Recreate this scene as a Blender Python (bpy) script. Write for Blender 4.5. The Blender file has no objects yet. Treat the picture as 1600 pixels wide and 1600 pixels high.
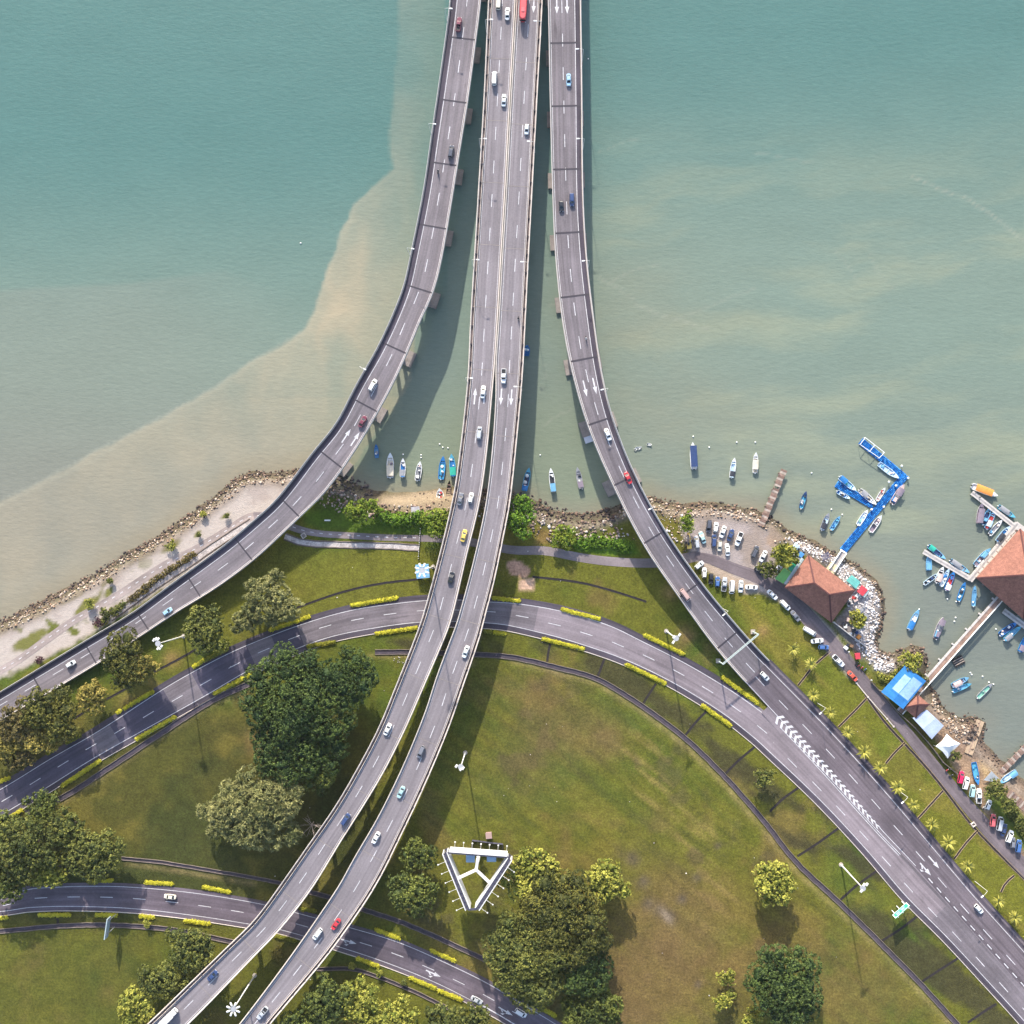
import bpy, math, random
import numpy as np
from mathutils import Vector, Matrix

random.seed(7); RNG = np.random.default_rng(7)
SC = bpy.context.scene
COL = SC.collection
PI = math.pi

# ------------------------------------------------------------------ camera
F, H = 1570.0, 365.0               # focal length in photo pixels, height in metres over the sea
NX, NY = 835.0, 835.0              # where the photo looks straight down
fw = Vector((-(NX - 800), (NY - 800), -F)).normalized()
rt = fw.cross(Vector((0, 1, 0))).normalized()
up = rt.cross(fw).normalized()
cam_d = bpy.data.cameras.new('camera'); cam = bpy.data.objects.new('camera', cam_d); COL.objects.link(cam)
cam_d.sensor_width = 36.0; cam_d.lens = 36.0 * F / 1600.0
cam_d.clip_start = 1.0; cam_d.clip_end = 6000.0
cam.matrix_world = Matrix(((rt.x, up.x, -fw.x, 0), (rt.y, up.y, -fw.y, 0), (rt.z, up.z, -fw.z, H), (0, 0, 0, 1)))
SC.camera = cam

# ------------------------------------------------------------------ sky, sun, exposure
SUN_EL, SUN_AZ = math.radians(27.5), math.radians(-9.5)
world = bpy.data.worlds.new('World'); SC.world = world; world.use_nodes = True
wn = world.node_tree.nodes; wl = world.node_tree.links
sky = wn.new('ShaderNodeTexSky'); sky.sky_type = 'NISHITA'; sky.sun_disc = False
sky.sun_elevation = SUN_EL; sky.sun_rotation = SUN_AZ; sky.dust_density = 2.0
wl.new(sky.outputs['Color'], wn['Background'].inputs['Color']); wn['Background'].inputs['Strength'].default_value = 0.15
sun_d = bpy.data.lights.new('sun', 'SUN'); sun_d.energy = 3.5; sun_d.angle = math.radians(0.9); sun_d.color = (1.0, 0.93, 0.82)
sun = bpy.data.objects.new('sun', sun_d); COL.objects.link(sun)
to_sun = Vector((math.sin(SUN_AZ) * math.cos(SUN_EL), math.cos(SUN_AZ) * math.cos(SUN_EL), math.sin(SUN_EL)))
sun.rotation_mode = 'QUATERNION'; sun.rotation_quaternion = to_sun.to_track_quat('Z', 'Y'); sun.location = to_sun * 800
SC.view_settings.view_transform = 'Standard'; SC.view_settings.look = 'None'
SC.view_settings.gamma = 1.0; SC.view_settings.use_curve_mapping = False
SC.view_settings.exposure = 1.30

# ------------------------------------------------------------------ photo pixel -> point at a height, and back
def P(px, py, z=0.0):
    d = fw * F + rt * (px - 800.0) - up * (py - 800.0)
    t = (z - H) / d.z
    return Vector((d.x * t, d.y * t, z))
_R = np.array([[rt.x, rt.y, rt.z], [up.x, up.y, up.z], [fw.x, fw.y, fw.z]])
def P_np(px, py, z):
    px = np.asarray(px, float); py = np.asarray(py, float); z = np.zeros_like(px) + z
    dx = fw.x * F + rt.x * (px - 800) - up.x * (py - 800)
    dy = fw.y * F + rt.y * (px - 800) - up.y * (py - 800)
    dz = fw.z * F + rt.z * (px - 800) - up.z * (py - 800)
    t = (z - H) / dz
    return np.stack([dx * t, dy * t, z], -1)
def project(X, Y, Z=0.0):
    q = np.stack([X, Y, np.zeros_like(X) + Z - H], -1) @ _R.T
    return 800 + F * q[..., 0] / q[..., 2], 800 - F * q[..., 1] / q[..., 2]
PPM = F / H                          # pixels per metre at sea level

# ------------------------------------------------------------------ numpy helpers
_LAT = RNG.random((256, 256))
def vnoise(x, y, scale, seed=0):
    x = np.asarray(x) / scale + seed * 17.31; y = np.asarray(y) / scale + seed * 9.77
    xi = np.floor(x).astype(int); yi = np.floor(y).astype(int); fx = x - xi; fy = y - yi
    fx = fx * fx * (3 - 2 * fx); fy = fy * fy * (3 - 2 * fy)
    a = _LAT[xi & 255, yi & 255]; b = _LAT[(xi + 1) & 255, yi & 255]; c = _LAT[xi & 255, (yi + 1) & 255]; d = _LAT[(xi + 1) & 255, (yi + 1) & 255]
    return (a * (1 - fx) + b * fx) * (1 - fy) + (c * (1 - fx) + d * fx) * fy
def fbm(x, y, scale, oct=4, seed=0):
    v = 0; a = 1; t = 0
    for i in range(oct):
        v = v + a * vnoise(x, y, scale / 2 ** i, seed + i * 3); t += a; a *= 0.55
    return v / t
def sstep(a, b, x):
    t = np.clip((x - a) / (b - a), 0, 1); return t * t * (3 - 2 * t)
def seg_dist(x, y, pts):
    best = np.full(np.shape(x), 1e9)
    for (x0, y0), (x1, y1) in zip(pts[:-1], pts[1:]):
        dx, dy = x1 - x0, y1 - y0; L = dx * dx + dy * dy + 1e-9
        t = np.clip(((x - x0) * dx + (y - y0) * dy) / L, 0, 1)
        best = np.minimum(best, np.hypot(x - x0 - t * dx, y - y0 - t * dy))
    return best
def in_poly(x, y, pts):
    r = np.zeros(np.shape(x), bool); n = len(pts)
    for i in range(n):
        x0, y0 = pts[i]; x1, y1 = pts[(i + 1) % n]
        if y0 == y1: continue
        r ^= ((y0 > y) != (y1 > y)) & (x < (x1 - x0) * (y - y0) / (y1 - y0) + x0)
    return r
def poly_mask(x, y, pts, soft=6.0):
    d = seg_dist(x, y, pts + [pts[0]]); s = np.where(in_poly(x, y, pts), d, -d)
    return sstep(-soft, soft, s)
def catmull(pts, n=14):
    p = [np.array(q, float) for q in pts]; p = [2 * p[0] - p[1]] + p + [2 * p[-1] - p[-2]]; out = []
    for i in range(1, len(p) - 2):
        for k in range(n):
            t = k / n
            out.append(0.5 * (2 * p[i] + (p[i + 1] - p[i - 1]) * t + (2 * p[i - 1] - 5 * p[i] + 4 * p[i + 1] - p[i + 2]) * t * t + (3 * p[i] - p[i - 1] - 3 * p[i + 1] + p[i + 2]) * t ** 3))
    out.append(p[-2]); return np.array(out)

# ------------------------------------------------------------------ materials
MATS = {}
def _principled(name):
    m = bpy.data.materials.new(name); m.use_nodes = True
    return m, m.node_tree.nodes, m.node_tree.links, m.node_tree.nodes['Principled BSDF']
def node(ns, kind, **kw):
    n = ns.new(kind)
    for k, v in kw.items(): setattr(n, k, v)
    return n
def noise_mul(ns, ls, vec, col, scale, lo, hi, detail=3.0, rough=0.6):
    """col * (lo..hi) by a noise over vec; returns the new colour socket"""
    nz = node(ns, 'ShaderNodeTexNoise'); nz.inputs['Scale'].default_value = scale; nz.inputs['Detail'].default_value = detail; nz.inputs['Roughness'].default_value = rough
    ls.new(vec, nz.inputs['Vector'])
    mr = node(ns, 'ShaderNodeMapRange'); mr.inputs['From Min'].default_value = 0.28; mr.inputs['From Max'].default_value = 0.72
    mr.inputs['To Min'].default_value = lo; mr.inputs['To Max'].default_value = hi
    ls.new(nz.outputs['Fac'], mr.inputs['Value'])
    mx = node(ns, 'ShaderNodeVectorMath', operation='SCALE'); ls.new(col, mx.inputs[0]); ls.new(mr.outputs['Result'], mx.inputs['Scale'])
    return mx.outputs['Vector']
def mat(name, color, rough=0.6, noise=(), metallic=0.0, spec=0.3, bump=None, coat=0.0, space='world'):
    """plain surface with optional wear: noise = ((scale, lo, hi), ...), bump = (scale, strength, distance)"""
    if name in MATS: return MATS[name]
    m, ns, ls, b = _principled(name)
    b.inputs['Base Color'].default_value = (*color, 1); b.inputs['Roughness'].default_value = rough
    b.inputs['Metallic'].default_value = metallic; b.inputs['Specular IOR Level'].default_value = spec; b.inputs['Coat Weight'].default_value = coat
    vec = node(ns, 'ShaderNodeNewGeometry').outputs['Position'] if space == 'world' else node(ns, 'ShaderNodeTexCoord').outputs['Object']
    if noise:
        c = node(ns, 'ShaderNodeRGB'); c.outputs[0].default_value = (*color, 1); s = c.outputs[0]
        for sc, lo, hi in noise: s = noise_mul(ns, ls, vec, s, sc, lo, hi)
        ls.new(s, b.inputs['Base Color'])
    if bump:
        nz = node(ns, 'ShaderNodeTexNoise'); nz.inputs['Scale'].default_value = bump[0]; nz.inputs['Detail'].default_value = 4; ls.new(vec, nz.inputs['Vector'])
        bp = node(ns, 'ShaderNodeBump'); bp.inputs['Strength'].default_value = bump[1]; bp.inputs['Distance'].default_value = bump[2]
        ls.new(nz.outputs['Fac'], bp.inputs['Height']); ls.new(bp.outputs['Normal'], b.inputs['Normal'])
    MATS[name] = m; return m
def attr_mat(name, attr='Col', rough=0.9, spec=0.15, noise=((3.0, 0.8, 1.2), (0.6, 0.88, 1.12)), bump=None, grain=False):
    m, ns, ls, b = _principled(name)
    a = node(ns, 'ShaderNodeAttribute', attribute_name=attr); s = a.outputs['Color']
    vec = node(ns, 'ShaderNodeNewGeometry').outputs['Position']
    for sc, lo, hi in noise: s = noise_mul(ns, ls, vec, s, sc, lo, hi)
    if grain:      # turf is coarse, sand and paved ground are smooth
        ga = node(ns, 'ShaderNodeAttribute', attribute_name='grain'); mx = node(ns, 'ShaderNodeMix', data_type='RGBA')
        ls.new(ga.outputs['Fac'], mx.inputs['Factor']); ls.new(noise_mul(ns, ls, vec, a.outputs['Color'], 0.6, 0.92, 1.08), mx.inputs['A']); ls.new(s, mx.inputs['B']); s = mx.outputs['Result']
    ls.new(s, b.inputs['Base Color']); b.inputs['Roughness'].default_value = rough; b.inputs['Specular IOR Level'].default_value = spec
    if bump:
        nz = node(ns, 'ShaderNodeTexNoise'); nz.inputs['Scale'].default_value = bump[0]; nz.inputs['Detail'].default_value = 4; nz.inputs['Roughness'].default_value = 0.65; ls.new(vec, nz.inputs['Vector'])
        bp = node(ns, 'ShaderNodeBump'); bp.inputs['Strength'].default_value = bump[1]; bp.inputs['Distance'].default_value = bump[2]
        ls.new(nz.outputs['Fac'], bp.inputs['Height']); ls.new(bp.outputs['Normal'], b.inputs['Normal'])
    MATS[name] = m; return m
def asphalt(name, color, streak=0.16, patch=0.12):
    """road surface in metres of uv: u across, v along; worn wheel tracks, resurfaced patches, fine grain"""
    m, ns, ls, b = _principled(name)
    c = node(ns, 'ShaderNodeRGB'); c.outputs[0].default_value = (*color, 1); s = c.outputs[0]
    uv = node(ns, 'ShaderNodeUVMap', uv_map='UVMap').outputs['UV']
    def stretched(sx, sy):
        mp = node(ns, 'ShaderNodeMapping'); mp.inputs['Scale'].default_value = (sx, sy, 1); ls.new(uv, mp.inputs['Vector']); return mp.outputs['Vector']
    pos = node(ns, 'ShaderNodeNewGeometry').outputs['Position']
    s = noise_mul(ns, ls, stretched(1.1, 0.012), s, 1.0, 1 - streak, 1 + streak, 3)
    s = noise_mul(ns, ls, stretched(2.2, 0.05), s, 1.0, 1 - streak * 0.6, 1 + streak * 0.6, 4)
    s = noise_mul(ns, ls, stretched(0.16, 0.05), s, 1.0, 1 - patch, 1 + patch, 2)
    s = noise_mul(ns, ls, pos, s, 0.09, 1 - patch, 1 + patch, 4)
    s = noise_mul(ns, ls, stretched(0.75, 0.020), s, 1.0, 1 - streak * 1.1, 1 + streak * 0.9, 2)      # tyre tracks
    # oil spots and patched cracks
    st = node(ns, 'ShaderNodeTexNoise'); st.inputs['Scale'].default_value = 1.0; st.inputs['Detail'].default_value = 3; ls.new(stretched(0.45, 0.09), st.inputs['Vector'])
    mr = node(ns, 'ShaderNodeMapRange'); mr.inputs['From Min'].default_value = 0.64; mr.inputs['From Max'].default_value = 0.74; mr.inputs['To Min'].default_value = 1.0; mr.inputs['To Max'].default_value = 0.72
    ls.new(st.outputs['Fac'], mr.inputs['Value']); mx = node(ns, 'ShaderNodeVectorMath', operation='SCALE'); ls.new(s, mx.inputs[0]); ls.new(mr.outputs['Result'], mx.inputs['Scale']); s = mx.outputs['Vector']
    s = noise_mul(ns, ls, pos, s, 1.7, 0.87, 1.13, 4)
    ls.new(s, b.inputs['Base Color']); b.inputs['Roughness'].default_value = 0.85; b.inputs['Specular IOR Level'].default_value = 0.2
    MATS[name] = m; return m
def leaf_mat(name, dark, light, noise_scale=0.25):
    """foliage: colour between two greens by the clump's own tint"""
    m, ns, ls, b = _principled(name)
    a = node(ns, 'ShaderNodeAttribute', attribute_name='tint')
    mx = node(ns, 'ShaderNodeMix', data_type='RGBA'); mx.inputs['A'].default_value = (*dark, 1); mx.inputs['B'].default_value = (*light, 1)
    ls.new(a.outputs['Fac'], mx.inputs['Factor'])
    s = noise_mul(ns, ls, node(ns, 'ShaderNodeNewGeometry').outputs['Position'], mx.outputs['Result'], noise_scale, 0.75, 1.25)
    ls.new(s, b.inputs['Base Color']); b.inputs['Roughness'].default_value = 0.7; b.inputs['Specular IOR Level'].default_value = 0.2
    b.inputs['Subsurface Weight'].default_value = 0.0
    MATS[name] = m; return m

# ------------------------------------------------------------------ objects
def link(o, parent=None):
    COL.objects.link(o)
    if parent is not None: o.parent = parent
    return o
def tag(o, label=None, cat=None, group=None, kind=None):
    if label: o['label'] = label
    if cat: o['category'] = cat
    if group: o['group'] = group
    if kind: o['kind'] = kind
    return o
def thing(name, loc, heading=0.0, label=None, cat=None, group=None):
    """an Empty at the thing's base; heading = angle of its local +X, counter-clockwise from east"""
    o = bpy.data.objects.new(name, None); o.empty_display_size = 0.5; COL.objects.link(o)
    o.location = loc; o.rotation_euler = (0, 0, heading)
    return tag(o, label, cat, group)
class MB:
    """collects simple solids into one mesh"""
    def __init__(s): s.v = []; s.f = []; s.m = []
    def add(s, verts, faces, mi=0):
        b = len(s.v); s.v += [tuple(q) for q in verts]; s.f += [tuple(b + i for i in q) for q in faces]; s.m += [mi] * len(faces); return s
    def box(s, c, d, rz=0.0, mi=0, taper=1.0):
        cx, cy, cz = c; hx, hy, hz = d[0] / 2, d[1] / 2, d[2] / 2; ca, sa = math.cos(rz), math.sin(rz); vs = []
        for z, k in ((-hz, 1.0), (hz, taper)):
            for x, y in ((-hx, -hy), (hx, -hy), (hx, hy), (-hx, hy)):
                x *= k; y *= k
                vs.append((cx + x * ca - y * sa, cy + x * sa + y * ca, cz + z))
        return s.add(vs, [(3, 2, 1, 0), (4, 5, 6, 7), (0, 1, 5, 4), (1, 2, 6, 5), (2, 3, 7, 6), (3, 0, 4, 7)], mi)
    def rod(s, a, b, r0, r1=None, n=6, mi=0):
        a = Vector(a); b = Vector(b); r1 = r0 if r1 is None else r1; d = (b - a).normalized()
        u = d.orthogonal().normalized(); w = d.cross(u); vs = []
        for c, r in ((a, r0), (b, r1)):
            for i in range(n):
                t = 2 * PI * i / n; vs.append(c + u * (r * math.cos(t)) + w * (r * math.sin(t)))
        fs = [(i, (i + 1) % n, n + (i + 1) % n, n + i) for i in range(n)] + [tuple(range(n - 1, -1, -1)), tuple(range(n, 2 * n))]
        return s.add(vs, fs, mi)
    def beam(s, a, b, w, h, mi=0):
        """rectangular bar from a to b, w wide, h high"""
        a = Vector(a); b = Vector(b); d = (b - a).normalized(); u = d.cross(Vector((0, 0, 1)))
        u = (Vector((1, 0, 0)) if u.length < 1e-4 else u.normalized()); t = u.cross(d).normalized(); vs = []
        for c in (a, b):
            for x, y in ((-1, -1), (1, -1), (1, 1), (-1, 1)): vs.append(c + u * (x * w / 2) + t * (y * h / 2))
        return s.add(vs, [(3, 2, 1, 0), (4, 5, 6, 7), (0, 1, 5, 4), (1, 2, 6, 5), (2, 3, 7, 6), (3, 0, 4, 7)], mi)
    def rings(s, rings, mi=0, cap0=True, cap1=True):
        n = len(rings[0]); vs = [q for r in rings for q in r]; fs = []
        for k in range(len(rings) - 1):
            for i in range(n): fs.append((k * n + i, k * n + (i + 1) % n, (k + 1) * n + (i + 1) % n, (k + 1) * n + i))
        if cap0: fs.append(tuple(range(n - 1, -1, -1)))
        if cap1: fs.append(tuple((len(rings) - 1) * n + i for i in range(n)))
        return s.add(vs, fs, mi)
    def ball(s, c, r, n=8, m=5, sz=1.0, mi=0):
        vs = [(c[0], c[1], c[2] - r * sz)]; fs = []
        for j in range(1, m):
            ph = -PI / 2 + PI * j / m
            for i in range(n):
                t = 2 * PI * i / n; vs.append((c[0] + r * math.cos(ph) * math.cos(t), c[1] + r * math.cos(ph) * math.sin(t), c[2] + r * sz * math.sin(ph)))
        vs.append((c[0], c[1], c[2] + r * sz)); top = len(vs) - 1
        for i in range(n):
            fs.append((0, 1 + (i + 1) % n, 1 + i)); fs.append((top, 1 + (m - 2) * n + i, 1 + (m - 2) * n + (i + 1) % n))
            for j in range(m - 2): fs.append((1 + j * n + i, 1 + j * n + (i + 1) % n, 1 + (j + 1) * n + (i + 1) % n, 1 + (j + 1) * n + i))
        return s.add(vs, fs, mi)
    def mesh(s, name, mats):
        me = bpy.data.meshes.new(name); me.from_pydata(s.v, [], s.f)
        for m in (mats if isinstance(mats, (list, tuple)) else [mats]): me.materials.append(m)
        if any(s.m): me.polygons.foreach_set('material_index', s.m)
        me.update(); return me
    def build(s, name, mats, parent=None, smooth=False):
        o = bpy.data.objects.new(name, s.mesh(name, mats))
        if smooth: o.data.polygons.foreach_set('use_smooth', [True] * len(o.data.polygons))
        return link(o, parent)
def inst(name, me, parent, loc=(0, 0, 0), rot=(0, 0, 0), scale=None):
    o = bpy.data.objects.new(name, me); o.location = loc; o.rotation_euler = rot
    if scale: o.scale = scale
    return link(o, parent)
def np_mesh(name, V, Fq, mat_, tint=None, col=None, uv=None, smooth=False):
    """mesh from arrays: V (n,3), Fq (m,k) faces of k corners"""
    me = bpy.data.meshes.new(name); V = np.asarray(V, np.float32); Fq = np.asarray(Fq, np.int32); k = Fq.shape[1]
    me.vertices.add(len(V)); me.vertices.foreach_set('co', V.ravel())
    me.loops.add(Fq.size); me.loops.foreach_set('vertex_index', Fq.ravel())
    me.polygons.add(len(Fq)); me.polygons.foreach_set('loop_start', np.arange(0, Fq.size, k, dtype=np.int32))
    if smooth: me.polygons.foreach_set('use_smooth', np.ones(len(Fq), bool))
    me.update(calc_edges=True)
    if tint is not None:
        a = me.attributes.new('tint', 'FLOAT', 'POINT'); a.data.foreach_set('value', np.asarray(tint, np.float32))
    if col is not None:
        a = me.attributes.new('Col', 'FLOAT_COLOR', 'POINT'); a.data.foreach_set('color', np.concatenate([col, np.ones((len(col), 1))], 1).astype(np.float32).ravel())
    if uv is not None:
        l = me.uv_layers.new(name='UVMap'); l.data.foreach_set('uv', np.asarray(uv, np.float32)[Fq.ravel()].ravel())
    me.materials.append(mat_); return me

# ================================================================== THE LARGE STRUCTURE: sea, land
SHORE = [(0, 970), (50, 947), (100, 920), (150, 895), (200, 862), (250, 836), (300, 801), (350, 764), (375, 742), (400, 737), (450, 737), (475, 732), (500, 738), (520, 746),
         (550, 752), (585, 766), (615, 770), (650, 768), (682, 764), (705, 762), (750, 765), (800, 772), (832, 781), (850, 790), (862, 796), (900, 804), (930, 803), (960, 793),
         (990, 782), (1017, 774), (1037, 781), (1065, 787), (1112, 786), (1150, 791), (1185, 798), (1210, 811), (1237, 831), (1275, 847), (1310, 868), (1340, 883), (1370, 908),
         (1382, 937), (1381, 970), (1373, 1000), (1374, 1014), (1390, 1022), (1407, 1017), (1425, 1008), (1443, 1015), (1450, 1032), (1445, 1060), (1460, 1080), (1470, 1100),
         (1487, 1115), (1505, 1124), (1518, 1118), (1530, 1122), (1542, 1131), (1536, 1160), (1548, 1172), (1560, 1182), (1572, 1192), (1582, 1206), (1600, 1220)]
LAND_PX = [(-4000, 3300), (-2500, 2300), (-300, 1130)] + SHORE + [(1650, 1245), (1900, 1400), (4000, 2600), (4500, 6000), (-4000, 6000)]
LAND_Z = 1.5
def shore_d(X, Y):
    """metres inland (+) or out to sea (-) of the water's edge"""
    px, py = project(X, Y, 0.3)
    d = seg_dist(px, py, LAND_PX + [LAND_PX[0]]) / PPM
    return np.where(in_poly(px, py, LAND_PX), d, -d), px, py
def land_z(d, X, Y):
    w = fbm(X, Y, 5.0, 3, 2) - 0.5
    z = np.where(d > 0, np.minimum(LAND_Z, 0.05 + d * 0.34), np.maximum(-4.0, d * 0.30))
    return z + w * 0.7 * np.exp(-((d - 0.6) / 2.2) ** 2)
def axis(lo, hi, step, far):
    a = np.arange(lo, hi + step / 2, step); out = []; s = step; x = hi
    while x < far: s *= 1.5; x += s; out.append(x)
    r = np.array(out); l = np.array([lo - (q - hi) for q in out])[::-1]
    return np.concatenate([l, a, r])
def grid(ax, ay):
    X, Y = np.meshgrid(ax, ay, indexing='ij'); n, m = X.shape
    idx = np.arange(n * m).reshape(n, m)
    Fq = np.stack([idx[:-1, :-1], idx[1:, :-1], idx[1:, 1:], idx[:-1, 1:]], -1).reshape(-1, 4)
    return X, Y, Fq
def mixc(a, b, t): return a * (1 - t[..., None]) + np.array(b) * t[..., None]

# ---- sea: turbid water, its own colour varies with the silt it carries
def build_water():
    X, Y, Fq = grid(axis(-205, 205, 1.1, 2600), axis(-100, 205, 1.1, 2600))
    px, py = project(X, Y, 0.0)
    wx = px + 60 * (fbm(px, py, 160, 4, 5) - 0.5); wy = py + 60 * (fbm(px, py, 160, 4, 9) - 0.5)
    teal, mid, grey, silt = (0.068, 0.142, 0.128), (0.138, 0.184, 0.149), (0.156, 0.164, 0.132), (0.315, 0.264, 0.178)
    c = np.zeros(X.shape + (3,)) + np.array(teal)
    c = mixc(c, mid, sstep(np.where(px < 700, 190, 40), np.where(px < 700, 600, 480), wy + 0.05 * np.maximum(px - 900, 0)))
    c = mixc(c, grey, 0.72 * sstep(420, 900, wy + 0.05 * (800 - px)) ); c = mixc(c, (0.176, 0.160, 0.134), 0.5 * sstep(560, 820, py) * sstep(620, 400, px))
    # faint second front on the far left
    f2 = sstep(-3, 8, py - np.interp(px, [-400, 0, 60, 200, 350, 470], [470, 452, 447, 441, 420, 470])) * sstep(500, 150, px)
    c = mixc(c, (0.180, 0.180, 0.148), 0.30 * f2 * sstep(900, 450, py + 0 * px))
    # right of the ramps: wisps of silt drawn out by the current
    wisp = sstep(0.50, 0.78, fbm(px * 0.45 + 0.9 * wy, wy * 1.6, 120, 5, 12)) * sstep(150, 420, py) * sstep(880, 960, px)
    c = mixc(c, (0.215, 0.232, 0.160), 0.62 * wisp)
    near = np.exp(-((px - 985) / 130) ** 2 - ((py - 500) / 110) ** 2) + 0.8 * np.exp(-((px - 1060) / 150) ** 2 - ((py - 650) / 60) ** 2)
    c = mixc(c, (0.190, 0.188, 0.130), 0.45 * np.clip(near, 0, 1) * (0.35 + fbm(px, py * 2, 60, 4, 15)))
    # under and between the decks
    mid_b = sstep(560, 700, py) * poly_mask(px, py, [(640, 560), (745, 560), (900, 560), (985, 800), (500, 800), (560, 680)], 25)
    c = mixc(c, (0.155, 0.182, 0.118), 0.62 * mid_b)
    # the big plume with its sharp front
    front = [(640, -500), (618, -60), (621, 0), (623, 60), (614, 120), (613, 170), (606, 205), (611, 235), (615, 265), (580, 292), (553, 318), (545, 340), (531, 362), (526, 390), (512, 420), (500, 455), (491, 488), (478, 514), (440, 540), (400, 561), (330, 609), (250, 656), (150, 706), (60, 756), (0, 786), (-300, 930)]
    jx = px + 7 * (fbm(px, py, 22, 3, 21) - 0.5); jy = py + 7 * (fbm(px, py, 22, 3, 23) - 0.5)
    plume_poly = front + [(-300, 1200), (500, 800), (640, 600), (690, 200), (706, -500)]
    dfr = seg_dist(jx, jy, front); ins = in_poly(jx, jy, plume_poly) | (in_poly(px, py, plume_poly) & (dfr > 12))
    sd = np.where(ins, dfr, -dfr)
    edge = sstep(-3.0, 4.0, sd) * (0.80 + 0.20 * sstep(0, 30, sd)) 
    swirl = fbm(px + 30 * fbm(px, py, 50, 3, 71), py * 0.55 + 46 * fbm(px, py, 70, 3, 73), 55, 5, 75)
    strength = 0.20 + 0.66 * sstep(60, 420, py) * np.exp(-((px - 530) / 150) ** 2 - ((py - 480) / 190) ** 2) + 0.30 * sstep(420, 800, py)
    strength = strength * np.where(py < 620, 0.52 + 0.56 * np.exp(-np.maximum(sd, 0) / 62.0), 0.86 + 0 * py) * (0.30 + 1.35 * swirl) * (0.86 + 0.14 * sstep(90, 0, sd) + 0.12 * np.exp(-np.maximum(sd, 0) / 16.0)) * np.where(px < 750, 1, 0)
    c = mixc(c, silt, np.clip(edge * strength, 0, 0.9))
    c = mixc(c, (0.34, 0.31, 0.225), 0.60 * edge * np.exp(-np.maximum(sd, 0) / 3.5) * sstep(250, 330, py) * (px < 720))
    # thin foam and silt lines
    for ln, w, k in (([(1425, 277), (1450, 287), (1480, 300), (1510, 310), (1537, 327), (1560, 345), (1580, 362), (1605, 382)], 1.8, 0.40), ([(935, 434), (970, 452), (1000, 478), (1030, 492), (1055, 500), (1110, 515)], 1.8, 0.30), ([(1055, 500), (1100, 482), (1180, 450)], 2.0, 0.18),
                     ([(1305, 395), (1330, 420), (1345, 445)], 1.6, 0.20), ([(955, 440), (1000, 420), (1030, 412)], 1.6, 0.25), ([(850, 480), (880, 470), (905, 440)], 1.6, 0.22), ([(1180, 238), (1230, 247), (1275, 256)], 1.6, 0.18), ([(935, 240), (960, 228), (1000, 215)], 1.6, 0.16),
                     ([(0, 782), (70, 748), (150, 704), (230, 664), (330, 607), (400, 560), (470, 518)], 1.5, 0.34), ([(0, 790), (60, 760), (140, 722), (180, 700)], 1.2, 0.2), ([(350, 620), (420, 640), (460, 638)], 1.8, 0.12), ([(1360, 395), (1375, 430), (1395, 452)], 1.4, 0.16), ([(840, 560), (855, 575), (848, 610)], 1.4, 0.16), ([(845, 670), (870, 650), (890, 640)], 1.6, 0.25)):
        dl = seg_dist(px + 6 * (fbm(px, py, 18, 3, 41) - 0.5), py + 6 * (fbm(px, py, 18, 3, 43) - 0.5), ln)
        c = mixc(c, (0.26, 0.265, 0.21), k * np.exp(-(dl / w) ** 2))
    # sand showing through the shallows
    dsh, _, _ = shore_d(X, Y)
    c = mixc(c, (0.21, 0.175, 0.115), 0.55 * sstep(-9, 0.5, dsh) * (0.5 + fbm(px, py, 40, 3, 51)))
    c = mixc(c, (0.134, 0.150, 0.134), 0.6 * sstep(1380, 1480, px) * sstep(780, 960, py))
    c *= (0.965 + 0.07 * fbm(px * 0.5 + py * 0.3, py * 1.4, 46, 5, 61))[..., None]
    V = np.stack([X, Y, np.zeros_like(X)], -1).reshape(-1, 3)
    m, ns, ls, b = _principled('water')
    a = node(ns, 'ShaderNodeAttribute', attribute_name='Col'); pos = node(ns, 'ShaderNodeNewGeometry').outputs['Position']
    mp = node(ns, 'ShaderNodeMapping'); mp.inputs['Scale'].default_value = (0.35, 1.0, 1.0); mp.inputs['Rotation'].default_value = (0, 0, 0.35); ls.new(pos, mp.inputs['Vector'])
    s = noise_mul(ns, ls, mp.outputs['Vector'], a.outputs['Color'], 0.9, 0.93, 1.07, 5, 0.7)
    s = noise_mul(ns, ls, mp.outputs['Vector'], s, 0.10, 0.97, 1.03, 5, 0.6)
    ls.new(s, b.inputs['Base Color']); b.inputs['Roughness'].default_value = 0.22; b.inputs['IOR'].default_value = 1.33; b.inputs['Specular IOR Level'].default_value = 0.5
    nz = node(ns, 'ShaderNodeTexNoise'); nz.inputs['Scale'].default_value = 0.8; nz.inputs['Detail'].default_value = 5; nz.inputs['Roughness'].default_value = 0.65; ls.new(mp.outputs['Vector'], nz.inputs['Vector'])
    bp = node(ns, 'ShaderNodeBump'); bp.inputs['Strength'].default_value = 0.45; bp.inputs['Distance'].default_value = 0.25
    ls.new(nz.outputs['Fac'], bp.inputs['Height']); ls.new(bp.outputs['Normal'], b.inputs['Normal'])
    o = link(bpy.data.objects.new('water', np_mesh('water', V, Fq, m, col=c.reshape(-1, 3), smooth=True)))
    tag(o, kind='structure')
build_water()

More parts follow.
